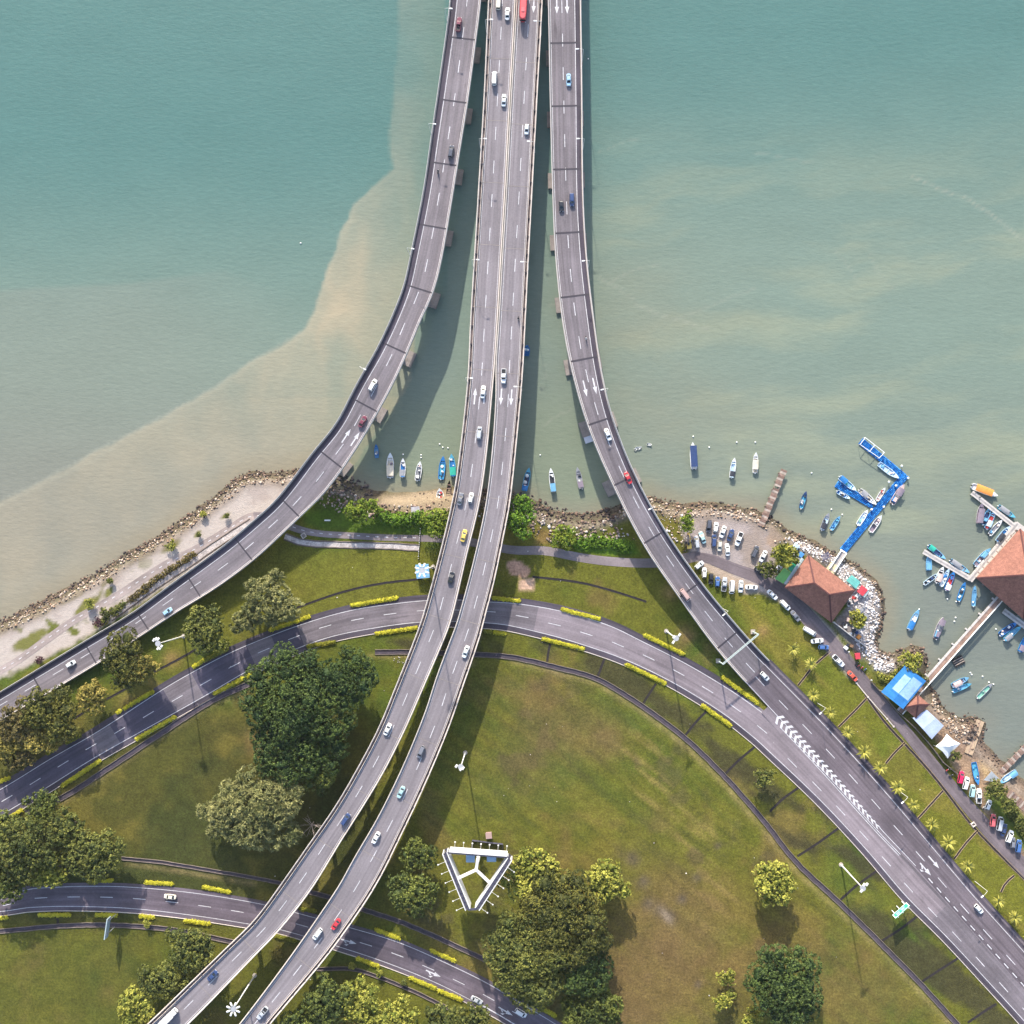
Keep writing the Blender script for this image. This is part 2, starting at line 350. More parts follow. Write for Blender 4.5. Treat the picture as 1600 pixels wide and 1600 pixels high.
# ---- land: one sheet, its cover (turf, bare soil, sand, gravel) as its own colour
RES_WHITE = [(1232, 842), (1262, 848), (1300, 868), (1335, 888), (1364, 912), (1376, 940), (1374, 972), (1366, 1000), (1372, 1018), (1396, 1030), (1400, 1040), (1385, 1052), (1366, 1046), (1346, 1022), (1336, 1000), (1326, 960), (1312, 900), (1275, 872), (1248, 858)]
PROM = [(-300, 1190), (0, 992), (70, 952), (140, 916), (210, 878), (260, 848), (320, 806), (365, 768), (400, 752), (440, 748), (478, 740), (470, 760), (438, 790), (400, 815), (300, 890), (180, 968), (90, 1020), (0, 1062), (-300, 1240)]
CARPARK = [(1072, 800), (1100, 796), (1140, 800), (1180, 808), (1205, 828), (1212, 850), (1206, 880), (1214, 902), (1245, 928), (1300, 985), (1330, 1030), (1345, 1060), (1325, 1058), (1290, 1015), (1252, 968), (1215, 938), (1186, 925), (1165, 928), (1135, 912), (1105, 890), (1082, 872), (1070, 850), (1062, 820)]
SANDY = [(596, 772), (640, 768), (690, 764), (716, 764), (712, 800), (680, 806), (640, 800), (612, 796), (590, 790)]
DIRT_R = [(1450, 1098), (1475, 1118), (1500, 1130), (1525, 1128), (1540, 1165), (1570, 1195), (1600, 1222), (1700, 1290), (1700, 1420), (1620, 1370), (1585, 1330), (1560, 1300), (1535, 1268), (1510, 1235), (1492, 1205), (1470, 1165), (1440, 1130)]
def build_ground():
    X, Y, Fq = grid(axis(-200, 195, 0.85, 2600), axis(-192, 38, 0.85, 2600))
    d, px, py = shore_d(X, Y)
    Z = land_z(d, X, Y)
    n1, n2, n3 = fbm(X, Y, 38, 4, 3), fbm(X, Y, 9, 4, 7), fbm(X, Y, 3.0, 3, 11)
    ang = math.radians(-38); U = X * math.cos(ang) + Y * math.sin(ang); W = -X * math.sin(ang) + Y * math.cos(ang)
    mow = fbm(U, W * 9, 26, 4, 17)                                       # stripes left by the mower
    lush, turf, dry, brown = (0.056, 0.092, 0.014), (0.116, 0.112, 0.018), (0.170, 0.140, 0.028), (0.170, 0.112, 0.045)
    c = np.zeros(X.shape + (3,)) + np.array(turf)
    c = mixc(c, lush, sstep(0.45, 0.70, n1 * 0.7 + n2 * 0.3))
    c = mixc(c, dry, 0.75 * sstep(0.50, 0.74, n2 * 0.45 + fbm(X, Y, 30, 4, 27) * 0.55))
    c = mixc(c, brown, 0.60 * sstep(0.60, 0.80, fbm(X, Y, 16, 4, 37)))
    field = poly_mask(px, py, [(750, 1030), (860, 1045), (1000, 1105), (1130, 1215), (1240, 1350), (1490, 1610), (780, 1610), (600, 1400), (700, 1150)], 20)
    c = mixc(c, (0.150, 0.122, 0.030), field * 0.32 * sstep(0.53, 0.70, mow))
    c = mixc(c, (0.050, 0.076, 0.014), field * 0.4 * sstep(0.52, 0.34, mow) * sstep(1350, 1250, py))
    st = fbm(U + 3 * n2, W * 13, 22, 4, 19) * 0.75 + 0.25 * n2
    c = mixc(c, (0.225, 0.165, 0.062), field * 0.8 * sstep(0.54, 0.68, st) * sstep(0.44, 0.74, fbm(X, Y, 40, 3, 29) * 0.7 + 0.30 * np.exp(-((px - 1090) / 90) ** 2 - ((py - 1380) / 130) ** 2) + 0.34 * np.exp(-((px - 850) / 90) ** 2 - ((py - 1140) / 60) ** 2) + 0.22 * np.exp(-((px - 1010) / 60) ** 2 - ((py - 1170) / 60) ** 2)))
    c = mixc(c, (0.058, 0.060, 0.016), field * 0.5 * sstep(0.46, 0.36, st))
    c = mixc(c, (0.058, 0.090, 0.016), field * 0.75 * sstep(1330, 1080, py) * sstep(0.30, 0.62, fbm(X, Y, 26, 4, 83)))
    c = mixc(c, (0.185, 0.115, 0.042), field * 0.45 * sstep(1330, 1460, py) * sstep(0.36, 0.66, fbm(X, Y, 18, 4, 87)))
    c = mixc(c, (0.080, 0.066, 0.032), field * 0.5 * sstep(0.62, 0.76, fbm(X, Y, 11, 4, 89)))
    for x, y, r, k in ((860, 1110, 60, 0.5), (830, 1185, 70, 0.35), (945, 1150, 40, 0.5), (1010, 1420, 90, 0.45), (1035, 1470, 60, 0.6), (1000, 1590, 90, 0.6), (1100, 1470, 70, 0.4), (1310, 1500, 80, 0.3), (960, 1540, 70, 0.5), (1140, 1560, 60, 0.45), (1060, 1390, 40, 0.35)):
        c = mixc(c, (0.160, 0.102, 0.045), k * field * np.exp(-((px - x) ** 2 + (py - y) ** 2) / r ** 2) * (0.5 + n2))
    for x, y, r in ((1030, 1420, 10), (1045, 1430, 9), (1065, 1403, 8), (1120, 1320, 6), (1090, 1536, 6), (988, 1340, 12), (1005, 1375, 9), (1012, 1410, 10), (1088, 1370, 7)):
        c = mixc(c, (0.105, 0.082, 0.060), 0.75 * np.exp(-((px - x) ** 2 + (py - y) ** 2) / r ** 2) * (0.6 + n3 * 0.6))
    c = mixc(c, (0.32, 0.25, 0.18), 0.8 * np.exp(-(((px - 1040 - 0.6 * (py - 1428)) / 7) ** 2 + ((py - 1430) / 11) ** 2)))
    # darker turf, mottled golden and dark green, on the west side
    west = sstep(640, 520, px) * sstep(1080, 1130, py) * (1 - 0.65 * sstep(1430, 1460, py))
    c = mixc(c, (0.074, 0.070, 0.016), 0.85 * west * (0.5 + n1)); c = mixc(c, (0.150, 0.120, 0.030), 0.6 * west * sstep(0.54, 0.72, fbm(X, Y, 15, 4, 91))); c = mixc(c, (0.035, 0.048, 0.012), 0.65 * west * sstep(0.50, 0.66, fbm(X, Y, 20, 3, 47)))
    # darker mottled verge between the curved road and its drain
    vg = [(600, 1000), (770, 985), (880, 1003), (1010, 1050), (1120, 1112), (1190, 1165), (1300, 1280), (1430, 1412), (1620, 1610), (1520, 1620), (1370, 1470), (1235, 1345), (1130, 1215), (1060, 1145), (930, 1058), (800, 1024), (600, 1022)]
    verge = poly_mask(px, py, vg, 6)
    c = mixc(c, (0.050, 0.046, 0.020), 0.85 * verge * sstep(0.40, 0.62, fbm(U, W * 3, 22, 4, 57)))
    vr = [(1130, 920), (1190, 930), (1260, 990), (1340, 1062), (1440, 1190), (1620, 1390), (1640, 1500), (1520, 1385), (1300, 1120), (1195, 1012), (1150, 960)]
    vrm = poly_mask(px, py, vr, 6)
    c = mixc(c, (0.155, 0.150, 0.020), 0.55 * vrm); c = mixc(c, (0.20, 0.150, 0.040), 0.55 * vrm * sstep(0.5, 0.68, fbm(U, W * 5, 24, 4, 67)))
    c = mixc(c, (0.075, 0.105, 0.014), 0.6 * poly_mask(px, py, [(1125, 920), (1150, 935), (1180, 990), (1150, 970)], 10))
    # lawns by the shore
    c = mixc(c, (0.135, 0.128, 0.022), 0.6 * poly_mask(px, py, [(470, 860), (690, 858), (680, 930), (560, 945), (400, 990), (330, 1000), (380, 905)], 10))
    c = mixc(c, (0.072, 0.125, 0.014), 0.8 * poly_mask(px, py, [(470, 800), (540, 790), (690, 820), (690, 836), (560, 832), (480, 822)], 6))
    c = mixc(c, (0.085, 0.165, 0.018), 0.85 * poly_mask(px, py, [(895, 846), (960, 838), (990, 845), (1000, 868), (950, 868), (900, 862)], 5))
    c = mixc(c, (0.21, 0.130, 0.055), 0.8 * poly_mask(px, py, [(840, 822), (862, 830), (858, 850), (836, 852)], 6))
    # bare earth
    for x, y, r in ((808, 888, 13), (803, 884, 10), (818, 893, 9)):
        c = mixc(c, (0.56, 0.33, 0.23), 0.95 * sstep(r + 1.5, r - 1.5, np.hypot(px - x, py - y) + 6 * (n3 - 0.5)))
    c = mixc(c, (0.58, 0.38, 0.27), 0.98 * poly_mask(px, py, [(812, 905), (835, 903), (834, 922), (811, 922)], 2.5))
    for x, y, r, k in ((1045, 925, 12, 0.7), (1075, 990, 14, 0.7), (1190, 985, 10, 0.7), (215, 1095, 26, 0.5), (100, 1180, 24, 0.5), (400, 1160, 18, 0.5), (270, 1030, 14, 0.6), (605, 1335, 14, 0.4), (1350, 1062, 10, 0.7), (1120, 1010, 10, 0.5)):
        c = mixc(c, (0.30, 0.18, 0.09), k * np.exp(-((px - x) ** 2 + (py - y) ** 2) / r ** 2) * (0.3 + 1.1 * n3))
    # strips of bare ground along the drains
    for ln, w, k in (([(800, 1031), (870, 1048), (935, 1068), (1000, 1108), (1066, 1160), (1125, 1218), (1185, 1286), (1240, 1356), (1370, 1478), (1490, 1605)], 5, 0.55), ([(100, 1252), (170, 1207), (250, 1152), (330, 1101), (392, 1076)], 5, 0.4), ([(200, 1348), (300, 1362), (400, 1380)], 4, 0.5), ([(740, 1035), (640, 1024), (580, 1024)], 5, 0.6)):
        c = mixc(c, (0.30, 0.22, 0.11), k * np.exp(-(seg_dist(px, py, ln) / w) ** 2) * (0.2 + 1.3 * n3))
    # sand, gravel, paved ground
    j = 10 * (n3 - 0.5)
    prom = poly_mask(px + j, py + j, PROM, 5); c = mixc(c, (0.48, 0.415, 0.37), prom); c = mixc(c, (0.36, 0.30, 0.27), prom * 0.7 * sstep(0.58, 0.76, n2))
    c = mixc(c, (0.13, 0.135, 0.035), prom * sstep(0.66, 0.74, fbm(X, Y, 8, 4, 77)) * sstep(300, 150, px))
    for x, y, rx, ry in ((270, 852, 13, 7), (140, 944, 16, 12), (172, 925, 6, 7), (168, 906, 8, 7), (50, 1000, 24, 12), (310, 835, 4, 4), (354, 806, 6, 4), (318, 804, 8, 5), (45, 965, 12, 6), (70, 953, 26, 7), (118, 932, 16, 6), (225, 866, 14, 6), (110, 1030, 24, 10), (70, 1046, 34, 12)):
        rr = np.hypot((px - x + 0.3 * (py - y)) / rx, (py - y + 0.5 * (px - x)) / ry) + 1.0 * (n3 - 0.5)
        c = mixc(c, (0.135, 0.130, 0.022), 0.9 * sstep(1.25, 0.75, rr))
    c = mixc(c, (0.40, 0.305, 0.195), poly_mask(px + j, py + j, SANDY, 7))
    car = poly_mask(px + j * 0.7, py + j * 0.7, CARPARK, 4); c = mixc(c, (0.375, 0.318, 0.300), car); c = mixc(c, (0.30, 0.24, 0.20), car * 0.8 * sstep(0.5, 0.7, n2))
    c = mixc(c, (0.43, 0.335, 0.25), 0.9 * poly_mask(px + j, py + j, [(1092, 884), (1105, 874), (1140, 890), (1146, 900), (1185, 918), (1165, 926), (1130, 910)], 4))
    c = mixc(c, (0.36, 0.265, 0.20), poly_mask(px + j, py + j, [(1205, 818), (1222, 838), (1206, 856), (1192, 846)], 3))
    dr = poly_mask(px + j, py + j, DIRT_R, 5); c = mixc(c, (0.35, 0.235, 0.150), dr); c = mixc(c, (0.22, 0.15, 0.11), dr * 0.8 * sstep(0.48, 0.66, n2))
    c = mixc(c, (0.47, 0.33, 0.185), 0.9 * poly_mask(px + j, py + j, [(1528, 1185), (1545, 1190), (1562, 1205), (1556, 1222), (1538, 1216), (1530, 1200)], 4))
    wh = poly_mask(px + j, py + j, RES_WHITE, 4); c = mixc(c, (0.50, 0.47, 0.47), wh)
    c = mixc(c, (0.24, 0.21, 0.215), 0.9 * poly_mask(px + j, py + j, [(1262, 866), (1300, 890), (1345, 925), (1342, 962), (1330, 990), (1352, 1015), (1345, 1030), (1300, 975), (1340, 925)], 5))
    c = mixc(c, (0.165, 0.145, 0.055), 0.9 * poly_mask(px + j, py + j, [(1336, 990), (1352, 1020), (1375, 1052), (1400, 1042), (1412, 1030), (1440, 1050), (1432, 1066), (1414, 1040), (1390, 1066), (1372, 1058), (1350, 1032)], 5))
    c = mixc(c, (0.095, 0.120, 0.020), 0.9 * poly_mask(px + j, py + j, [(1400, 1018), (1430, 1020), (1448, 1060), (1438, 1062), (1412, 1036)], 5))
    c = mixc(c, (0.085, 0.120, 0.018), 0.95 * poly_mask(px + j, py + j, [(1540, 1222), (1570, 1240), (1620, 1300), (1620, 1350), (1590, 1320), (1560, 1285), (1538, 1250)], 5))
    # the wet rim
    rim = np.exp(-((d - 0.6) / 2.6) ** 2); c = mixc(c, (0.105, 0.080, 0.065), 0.85 * rim * (1 - 0.8 * poly_mask(px, py, SANDY, 12)))
    c = mixc(c, (0.25, 0.20, 0.16), 0.8 * np.exp(-((d - 4.2) / 1.8) ** 2) * (1 - poly_mask(px, py, SANDY, 12)))
    sea = sstep(0.0, -3.0, d); c = mixc(c, (0.20, 0.17, 0.12), sea)
    c = c * 0.79; gr = sstep(0.02, 0.06, c[..., 1] - c[..., 2] * 1.5); c[..., 0] *= 1 + 0.02 * gr; c[..., 1] *= 1 + 0.07 * gr; c[..., 2] *= 1 - 0.15 * gr
    V = np.stack([X, Y, Z], -1).reshape(-1, 3)
    m = attr_mat('ground', noise=((0.18, 0.84, 1.16), (0.5, 0.82, 1.18), (1.3, 0.66, 1.34)), bump=(2.2, 0.8, 0.3), grain=True)
    o = link(bpy.data.objects.new('ground', np_mesh('ground', V, Fq, m, col=c.reshape(-1, 3), smooth=True)))
    ga = o.data.attributes.new('grain', 'FLOAT', 'POINT'); ga.data.foreach_set('value', (1 - np.clip(prom + 0.7 * car + 0.6 * poly_mask(px, py, SANDY, 7), 0, 1)).ravel().astype(np.float32))
    tag(o, kind='structure')
build_ground()

# ================================================================== ROADS
def smooth1(a, k):
    w = np.hanning(2 * k + 3)[1:-1]; w /= w.sum(); p = np.concatenate([2 * a[0] - a[k:0:-1], a, 2 * a[-1] - a[-2:-k - 2:-1]])
    return np.convolve(p, w, 'valid')
class Road:
    """centre line, width and height from the two edges traced at deck height"""
    def __init__(s, left, right, zprof):
        L = catmull(left); Rr = catmull(right, 40)
        d = np.r_[0, np.cumsum(np.hypot(*np.diff(L, axis=0).T))]; L = np.stack([np.interp(np.arange(0, d[-1], 4.0), d, L[:, k]) for k in (0, 1)], -1)
        j = np.argmin(((L[:, None] - Rr[None]) ** 2).sum(-1), 1); R2 = Rr[j]
        keep = (j > 0) & (j < len(Rr) - 1); L, R2 = L[keep], R2[keep]
        key = np.array([q[0] for q in zprof]); kz = np.array([q[1] for q in zprof])      # (photo row of the left edge, z) or ('x', column)
        axis_ = L[:, 0] if zprof[0][0] != zprof[0][0] or s_is_x(zprof) else L[:, 1]
        if s_is_x(zprof): key = np.array([q[1] for q in zprof]); kz = np.array([q[2] for q in zprof])
        o = np.argsort(key); z = smooth1(np.interp(axis_, key[o], kz[o]), 8)
        A = P_np(L[:, 0], L[:, 1], z); B = P_np(R2[:, 0], R2[:, 1], z)
        C = (A + B) / 2; W = np.hypot(*(B - A)[:, :2].T) / 2
        for k in range(3): C[:, k] = smooth1(C[:, k], 6)
        s.s = np.r_[0, np.cumsum(np.hypot(*np.diff(C[:, :2], axis=0).T))]; s.C = C; s.w = smooth1(W, 10); s.len = s.s[-1]
        T = np.gradient(C[:, :2], axis=0); T /= np.hypot(*T.T)[:, None]; n = np.stack([T[:, 1], -T[:, 0]], -1)      # right of travel
        if ((B - A)[:, :2] * n).sum() < 0: n = -n
        s.N = n; s.T = T
    def frame(s, q):
        q = np.asarray(q, float); f = lambda a: np.interp(q, s.s, a)
        C = np.stack([f(s.C[:, k]) for k in range(3)], -1); N = np.stack([f(s.N[:, 0]), f(s.N[:, 1])], -1); N /= np.linalg.norm(N, axis=-1, keepdims=True)
        return C, N, f(s.w)
    def off(s, kind, m, w): return -w + m if kind == 'L' else w - m if kind == 'R' else m + 0 * w
    def pt(s, q, kind, m, dz=0.0):
        C, N, w = s.frame(np.array([q])); o = s.off(kind, m, w)[0]
        return Vector((C[0, 0] + N[0, 0] * o, C[0, 1] + N[0, 1] * o, C[0, 2] + dz))
    def yaw(s, q):
        a = s.pt(q - 1.5, 'C', 0); b = s.pt(q + 1.5, 'C', 0); d = b - a; return math.atan2(d.y, d.x), -math.atan2(d.z, math.hypot(d.x, d.y))
    def locate(s, px, py):
        """nearest station and side offset of a photo pixel on the road's surface"""
        z = float(np.median(s.C[:, 2]))
        for _ in range(5):
            p = P(px, py, z); i = int(np.argmin((s.C[:, 0] - p.x) ** 2 + (s.C[:, 1] - p.y) ** 2)); z = s.C[i, 2]
        dv = np.array([p.x - s.C[i, 0], p.y - s.C[i, 1]]); q = s.s[i] + float(dv @ s.T[i]); return q, float(dv @ s.N[i]), z
def s_is_x(z): return z[0][0] == 'x'
def ribbon(name, R, s0, s1, prof, m, parent=None, step=2.0, closed=False, uv=True):
    """sweep a profile of (edge it is measured from, metres in from it, metres up) along a road"""
    s0, s1 = max(0.0, s0), min(R.len, s1); n = max(2, int((s1 - s0) / step) + 1); q = np.linspace(s0, s1, n); C, N, w = R.frame(q); k = len(prof)
    V = np.zeros((n, k, 3)); UV = np.zeros((n, k, 2))
    for i, (kind, mm, dz) in enumerate(prof):
        o = R.off(kind, mm, w); V[:, i, 0] = C[:, 0] + N[:, 0] * o; V[:, i, 1] = C[:, 1] + N[:, 1] * o; V[:, i, 2] = C[:, 2] + dz; UV[:, i, 0] = o + 40; UV[:, i, 1] = q
    idx = np.arange(n * k).reshape(n, k); Fs = []
    for i in range(k if closed else k - 1):
        a, b = idx[:, i], idx[:, (i + 1) % k]; Fs.append(np.stack([a[:-1], b[:-1], b[1:], a[1:]], -1))
    Fq = np.concatenate(Fs)
    cz = np.cross(V[1, 0] - V[0, 0], V[0, 1] - V[0, 0])
    if not closed and cz[2] > 0: Fq = Fq[:, ::-1]
    o = bpy.data.objects.new(name, np_mesh(name, V.reshape(-1, 3), Fq, m, uv=UV.reshape(-1, 2)))
    return link(o, parent)

M_conc = mat('concrete', (0.36, 0.315, 0.275), 0.85, noise=((0.35, 0.85, 1.12), (2.5, 0.9, 1.1)))
M_concd = mat('concrete_stained', (0.23, 0.20, 0.185), 0.9, noise=((0.5, 0.75, 1.2), (3.0, 0.85, 1.15)))
M_pale = mat('concrete_pale', (0.50, 0.44, 0.39), 0.8, noise=((0.3, 0.85, 1.1), (2.0, 0.9, 1.1)))
M_paint = mat('road_paint', (0.58, 0.57, 0.59), 0.7, noise=((0.35, 0.78, 1.12), (1.6, 0.72, 1.12)))
M_joint = mat('joint_rubber', (0.045, 0.04, 0.05), 0.8)
M_asA = asphalt('asphalt_ramp', (0.154, 0.136, 0.147)); M_asB = asphalt('asphalt_viaduct', (0.180, 0.161, 0.172), 0.15, 0.09)
M_asC = asphalt('asphalt_right_ramp', (0.142, 0.125, 0.136), 0.18, 0.13); M_asD = asphalt('asphalt_curve', (0.140, 0.122, 0.136), 0.16, 0.20)
M_asE = asphalt('asphalt_lower', (0.105, 0.086, 0.104), 0.15, 0.24); M_asF = asphalt('asphalt_lane', (0.135, 0.110, 0.118), 0.14, 0.2)
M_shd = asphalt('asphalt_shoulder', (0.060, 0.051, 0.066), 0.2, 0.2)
M_steel = mat('galvanised_steel', (0.42, 0.42, 0.43), 0.5, metallic=0.4)
M_white = mat('white_enamel', (0.78, 0.78, 0.76), 0.4, noise=((0.8, 0.92, 1.04),))

A_L = [(718, -260), (712, -120), (703, 0), (696, 58), (683, 150), (672, 225), (661, 300), (641, 400), (629, 452), (610, 500), (585, 552), (557, 600), (525, 662), (486, 710), (437, 775), (400, 810), (350, 852), (275, 907), (207, 957), (140, 997), (65, 1042), (0, 1081), (-120, 1152), (-320, 1268)]
A_R = [(766, -260), (760, -120), (752, 0), (745, 58), (733, 150), (721, 225), (709, 300), (692, 400), (677, 460), (658, 500), (642, 540), (615, 600), (585, 655), (547, 717), (508, 770), (465, 812), (400, 873), (337, 920), (275, 958), (212, 1000), (162, 1032), (87, 1077), (0, 1127), (-110, 1192), (-330, 1320)]
B_LO = [(778, -260), (770, -120), (763, 0), (756, 150), (747, 300), (741, 400), (735, 500), (730, 600), (717, 717), (707, 780), (687, 865), (662, 957), (647, 1000), (617, 1075), (590, 1140), (550, 1215), (520, 1265), (485, 1315), (450, 1365), (400, 1434), (360, 1474), (287, 1545), (230, 1600), (120, 1700), (20, 1785)]
B_LI = [(815.4, -260), (810.4, -120), (806, 0), (797.6, 150), (789.8, 300), (783.8, 400), (778.1, 500), (773.2, 575), (769.5, 615), (762, 700), (750, 785), (730, 867), (707, 965), (692, 1005), (662, 1075), (635, 1137), (600, 1207), (565, 1265), (535, 1312), (487, 1390), (440, 1450), (400, 1492), (325, 1570), (295, 1600), (190, 1700), (95, 1780)]
B_RI = [(816.6, -260), (811.6, -120), (807, 0), (798.4, 150), (790.6, 300), (784.6, 400), (778.9, 500), (774, 575), (774.5, 615), (769, 700), (759, 785), (741, 870), (715, 968), (703, 1000), (680, 1062), (664, 1112), (630, 1195), (590, 1277), (550, 1345), (527, 1387), (460, 1485), (400, 1566), (372, 1602), (290, 1710), (230, 1785)]
B_RO = [(854, -260), (851, -120), (848, 0), (840, 150), (832, 300), (826.5, 400), (821.5, 500), (816, 600), (800, 765), (790, 825), (772, 912), (760, 957), (749, 1000), (725, 1070), (700, 1142), (662, 1232), (625, 1310), (587, 1385), (522, 1480), (452, 1565), (421, 1602), (335, 1710), (275, 1790)]
C_L = [(846, -260), (851, -120), (856, 0), (859, 150), (863, 300), (867.5, 400), (878, 500), (894, 584), (920, 672), (960, 765), (1007, 855), (1065, 940), (1108, 1000), (1145, 1045), (1180, 1083), (1218, 1124), (1300, 1212), (1375, 1296), (1430, 1354), (1515, 1449), (1620, 1568), (1760, 1730)]
C_R = [(904, -260), (906, -120), (908, 0), (910, 150), (911.5, 300), (917, 400), (927, 490), (941, 584), (960, 660), (995, 747), (1042, 832), (1100, 915), (1150, 975), (1172, 1000), (1200, 1030), (1300, 1132), (1385, 1225), (1450, 1301), (1527, 1392), (1600, 1473), (1740, 1630), (1860, 1765)]
D_L = [(-300, 1395), (-150, 1312), (0, 1229), (75, 1183), (150, 1140), (250, 1075), (300, 1046), (350, 1020), (400, 998), (475, 970), (550, 949), (625, 938), (667, 934), (720, 933), (770, 937), (800, 938), (875, 950), (950, 972), (1000, 996), (1075, 1034), (1150, 1079), (1200, 1115), (1220, 1131), (1300, 1217), (1375, 1300), (1430, 1357), (1515, 1451), (1620, 1571), (1760, 1733)]
D_R = [(-300, 1450), (-150, 1366), (0, 1279), (75, 1234), (150, 1187), (250, 1131), (325, 1089), (400, 1046), (500, 1004), (580, 986), (655, 976), (720, 975), (762, 977), (800, 982), (862, 997), (900, 1008), (975, 1034), (1050, 1070), (1125, 1116), (1175, 1155), (1200, 1178), (1275, 1249), (1350, 1329), (1412, 1402), (1475, 1465), (1550, 1546), (1600, 1601), (1740, 1760)]
E_L = [(-300, 1440), (-150, 1418), (0, 1402), (37, 1386), (80, 1383), (125, 1381), (200, 1382), (300, 1391), (400, 1407), (462, 1422), (545, 1445), (625, 1469), (700, 1502), (762, 1532), (800, 1555), (880, 1603), (1000, 1680), (1120, 1760)]
E_R = [(-300, 1470), (-150, 1446), (0, 1428), (50, 1422), (100, 1420), (200, 1423), (300, 1434), (390, 1448), (440, 1457), (525, 1482), (600, 1507), (675, 1537), (737, 1568), (800, 1603), (920, 1685), (1050, 1770)]
F_L = [(1083, 862), (1115, 866), (1150, 881), (1188, 893), (1226, 914), (1254, 938), (1280, 966), (1310, 1000), (1341, 1040), (1362, 1066), (1384, 1093), (1408, 1121), (1455, 1177), (1502, 1233), (1552, 1288), (1606, 1345), (1700, 1440)]
F_R = [(1080, 872), (1108, 881), (1142, 896), (1180, 910), (1214, 933), (1240, 957), (1264, 986), (1290, 1016), (1318, 1046), (1341, 1069), (1360, 1092), (1389, 1124), (1439, 1186), (1488, 1245), (1536, 1304), (1590, 1362), (1690, 1460)]
G_L = [(-200, 1140), (0, 1042), (55, 1005), (110, 966), (180, 926), (250, 880), (305, 852), (355, 822), (392, 800), (430, 805), (467, 822), (500, 829), (550, 832), (600, 835), (650, 836), (720, 838), (800, 853), (850, 853), (900, 863), (950, 870), (1012, 873), (1050, 868), (1092, 860)]
G_R = [(-200, 1152), (0, 1054), (60, 1016), (116, 976), (186, 936), (256, 891), (311, 862), (361, 832), (394, 812), (425, 817), (462, 832), (500, 839), (550, 842), (600, 845), (650, 846), (715, 850), (800, 866), (850, 867), (900, 877), (950, 884), (1012, 887), (1058, 884), (1100, 874)]
RA = Road(A_L, A_R, [(-300, 11.8), (560, 11.8), (700, 10.2), (790, 7.6), (850, 5.9), (960, 3.7), (1042, 2.4), (1090, 1.85), (1300, 1.7)])
RBL = Road(B_LO, B_LI, [(-300, 11.8), (1500, 11.8), (1800, 11.0)]); RBR = Road(B_RI, B_RO, [(-300, 11.8), (1500, 11.8), (1800, 11.0)])
RC = Road(C_L, C_R, [(-300, 11.8), (640, 11.8), (765, 10.6), (860, 9.0), (940, 7.0), (1000, 5.0), (1050, 3.2), (1090, 2.1), (1130, 1.64), (1800, 1.64)])
RD = Road(D_L, D_R, [('x', -400, 1.58), ('x', 1900, 1.58)]); RE = Road(E_L, E_R, [('x', -400, 1.58), ('x', 1900, 1.58)])
RF = Road(F_L, F_R, [('x', 900, 1.57), ('x', 1900, 1.57)]); RG = Road(G_L, G_R, [('x', -400, 1.54), ('x', 1900, 1.54)])

DASH = MB().add([(-2.3, -.11, 0), (2.3, -.11, 0), (2.3, .11, 0), (-2.3, .11, 0)], [(0, 1, 2, 3)]).mesh('lane_dash', M_paint)
SHORT = MB().add([(-1.15, -.16, 0), (1.15, -.16, 0), (1.15, .16, 0), (-1.15, .16, 0)], [(0, 1, 2, 3)]).mesh('lane_dash_short', M_paint)
TINY = MB().add([(-.6, -.12, 0), (.6, -.12, 0), (.6, .12, 0), (-.6, .12, 0)], [(0, 1, 2, 3)]).mesh('path_dash', M_paint)
_ar = [(-2.9, -.22, 0), (0.4, -.22, 0), (0.4, .22, 0), (-2.9, .22, 0), (0.4, -.75, 0), (2.9, 0, 0), (0.4, .75, 0)]
ARROW = MB().add(_ar, [(0, 1, 2, 3), (4, 5, 6)]).mesh('lane_arrow', M_paint)
TURN = MB().add(_ar, [(0, 1, 2, 3), (4, 5, 6)]).add([(-1.9, -.22, 0), (-0.9, -1.0, 0), (-0.5, -0.75, 0), (-1.3, -.22, 0), (-1.35, -1.5, 0.0), (-0.35, -1.75, 0), (0.25, -0.85, 0)], [(0, 1, 2, 3), (4, 5, 6)]).mesh('turn_arrow', M_paint)
TURNL = MB().add(_ar, [(0, 1, 2, 3), (4, 5, 6)]).add([(-1.9, .22, 0), (-0.9, 1.0, 0), (-0.5, 0.75, 0), (-1.3, .22, 0), (-1.35, 1.5, 0.0), (-0.35, 1.75, 0), (0.25, 0.85, 0)], [(0, 3, 2, 1), (4, 6, 5)]).mesh('turn_arrow_left', M_paint)
def dashes(parent, R, anchor, pitch=12.0, s0=0, s1=1e9, me=None, dz=0.05, edge='C', lateral=None):
    q0, lat, _ = R.locate(*anchor); q = q0 - math.floor((q0 - s0) / pitch) * pitch
    if edge != 'C':
        _, _, w = R.frame(np.array([q0])); lat = (lat + w[0]) if edge == 'L' else (w[0] - lat)
    if lateral is not None: lat = lateral
    while q < min(s1, R.len):
        if 0 < q: y, p = R.yaw(q); inst('lane_dash', me or DASH, parent, R.pt(q, edge, lat, dz), (0, p, y))
        q += pitch
def arrow(parent, R, px, py, sense, me=None, dz=0.055, name='lane_arrow'):
    q, lat, _ = R.locate(px, py); y, p = R.yaw(q)
    inst(name, me or ARROW, parent, R.pt(q, 'C', lat, dz), (0, p, y) if sense > 0 else (0, -p, y + PI))
def line(parent, R, kind, m, s0=0, s1=1e9, w=0.19, dz=0.05, name='edge_line'):
    return ribbon(name, R, s0, s1, [(kind, m - w / 2, dz), (kind, m + w / 2, dz)], M_paint, parent)

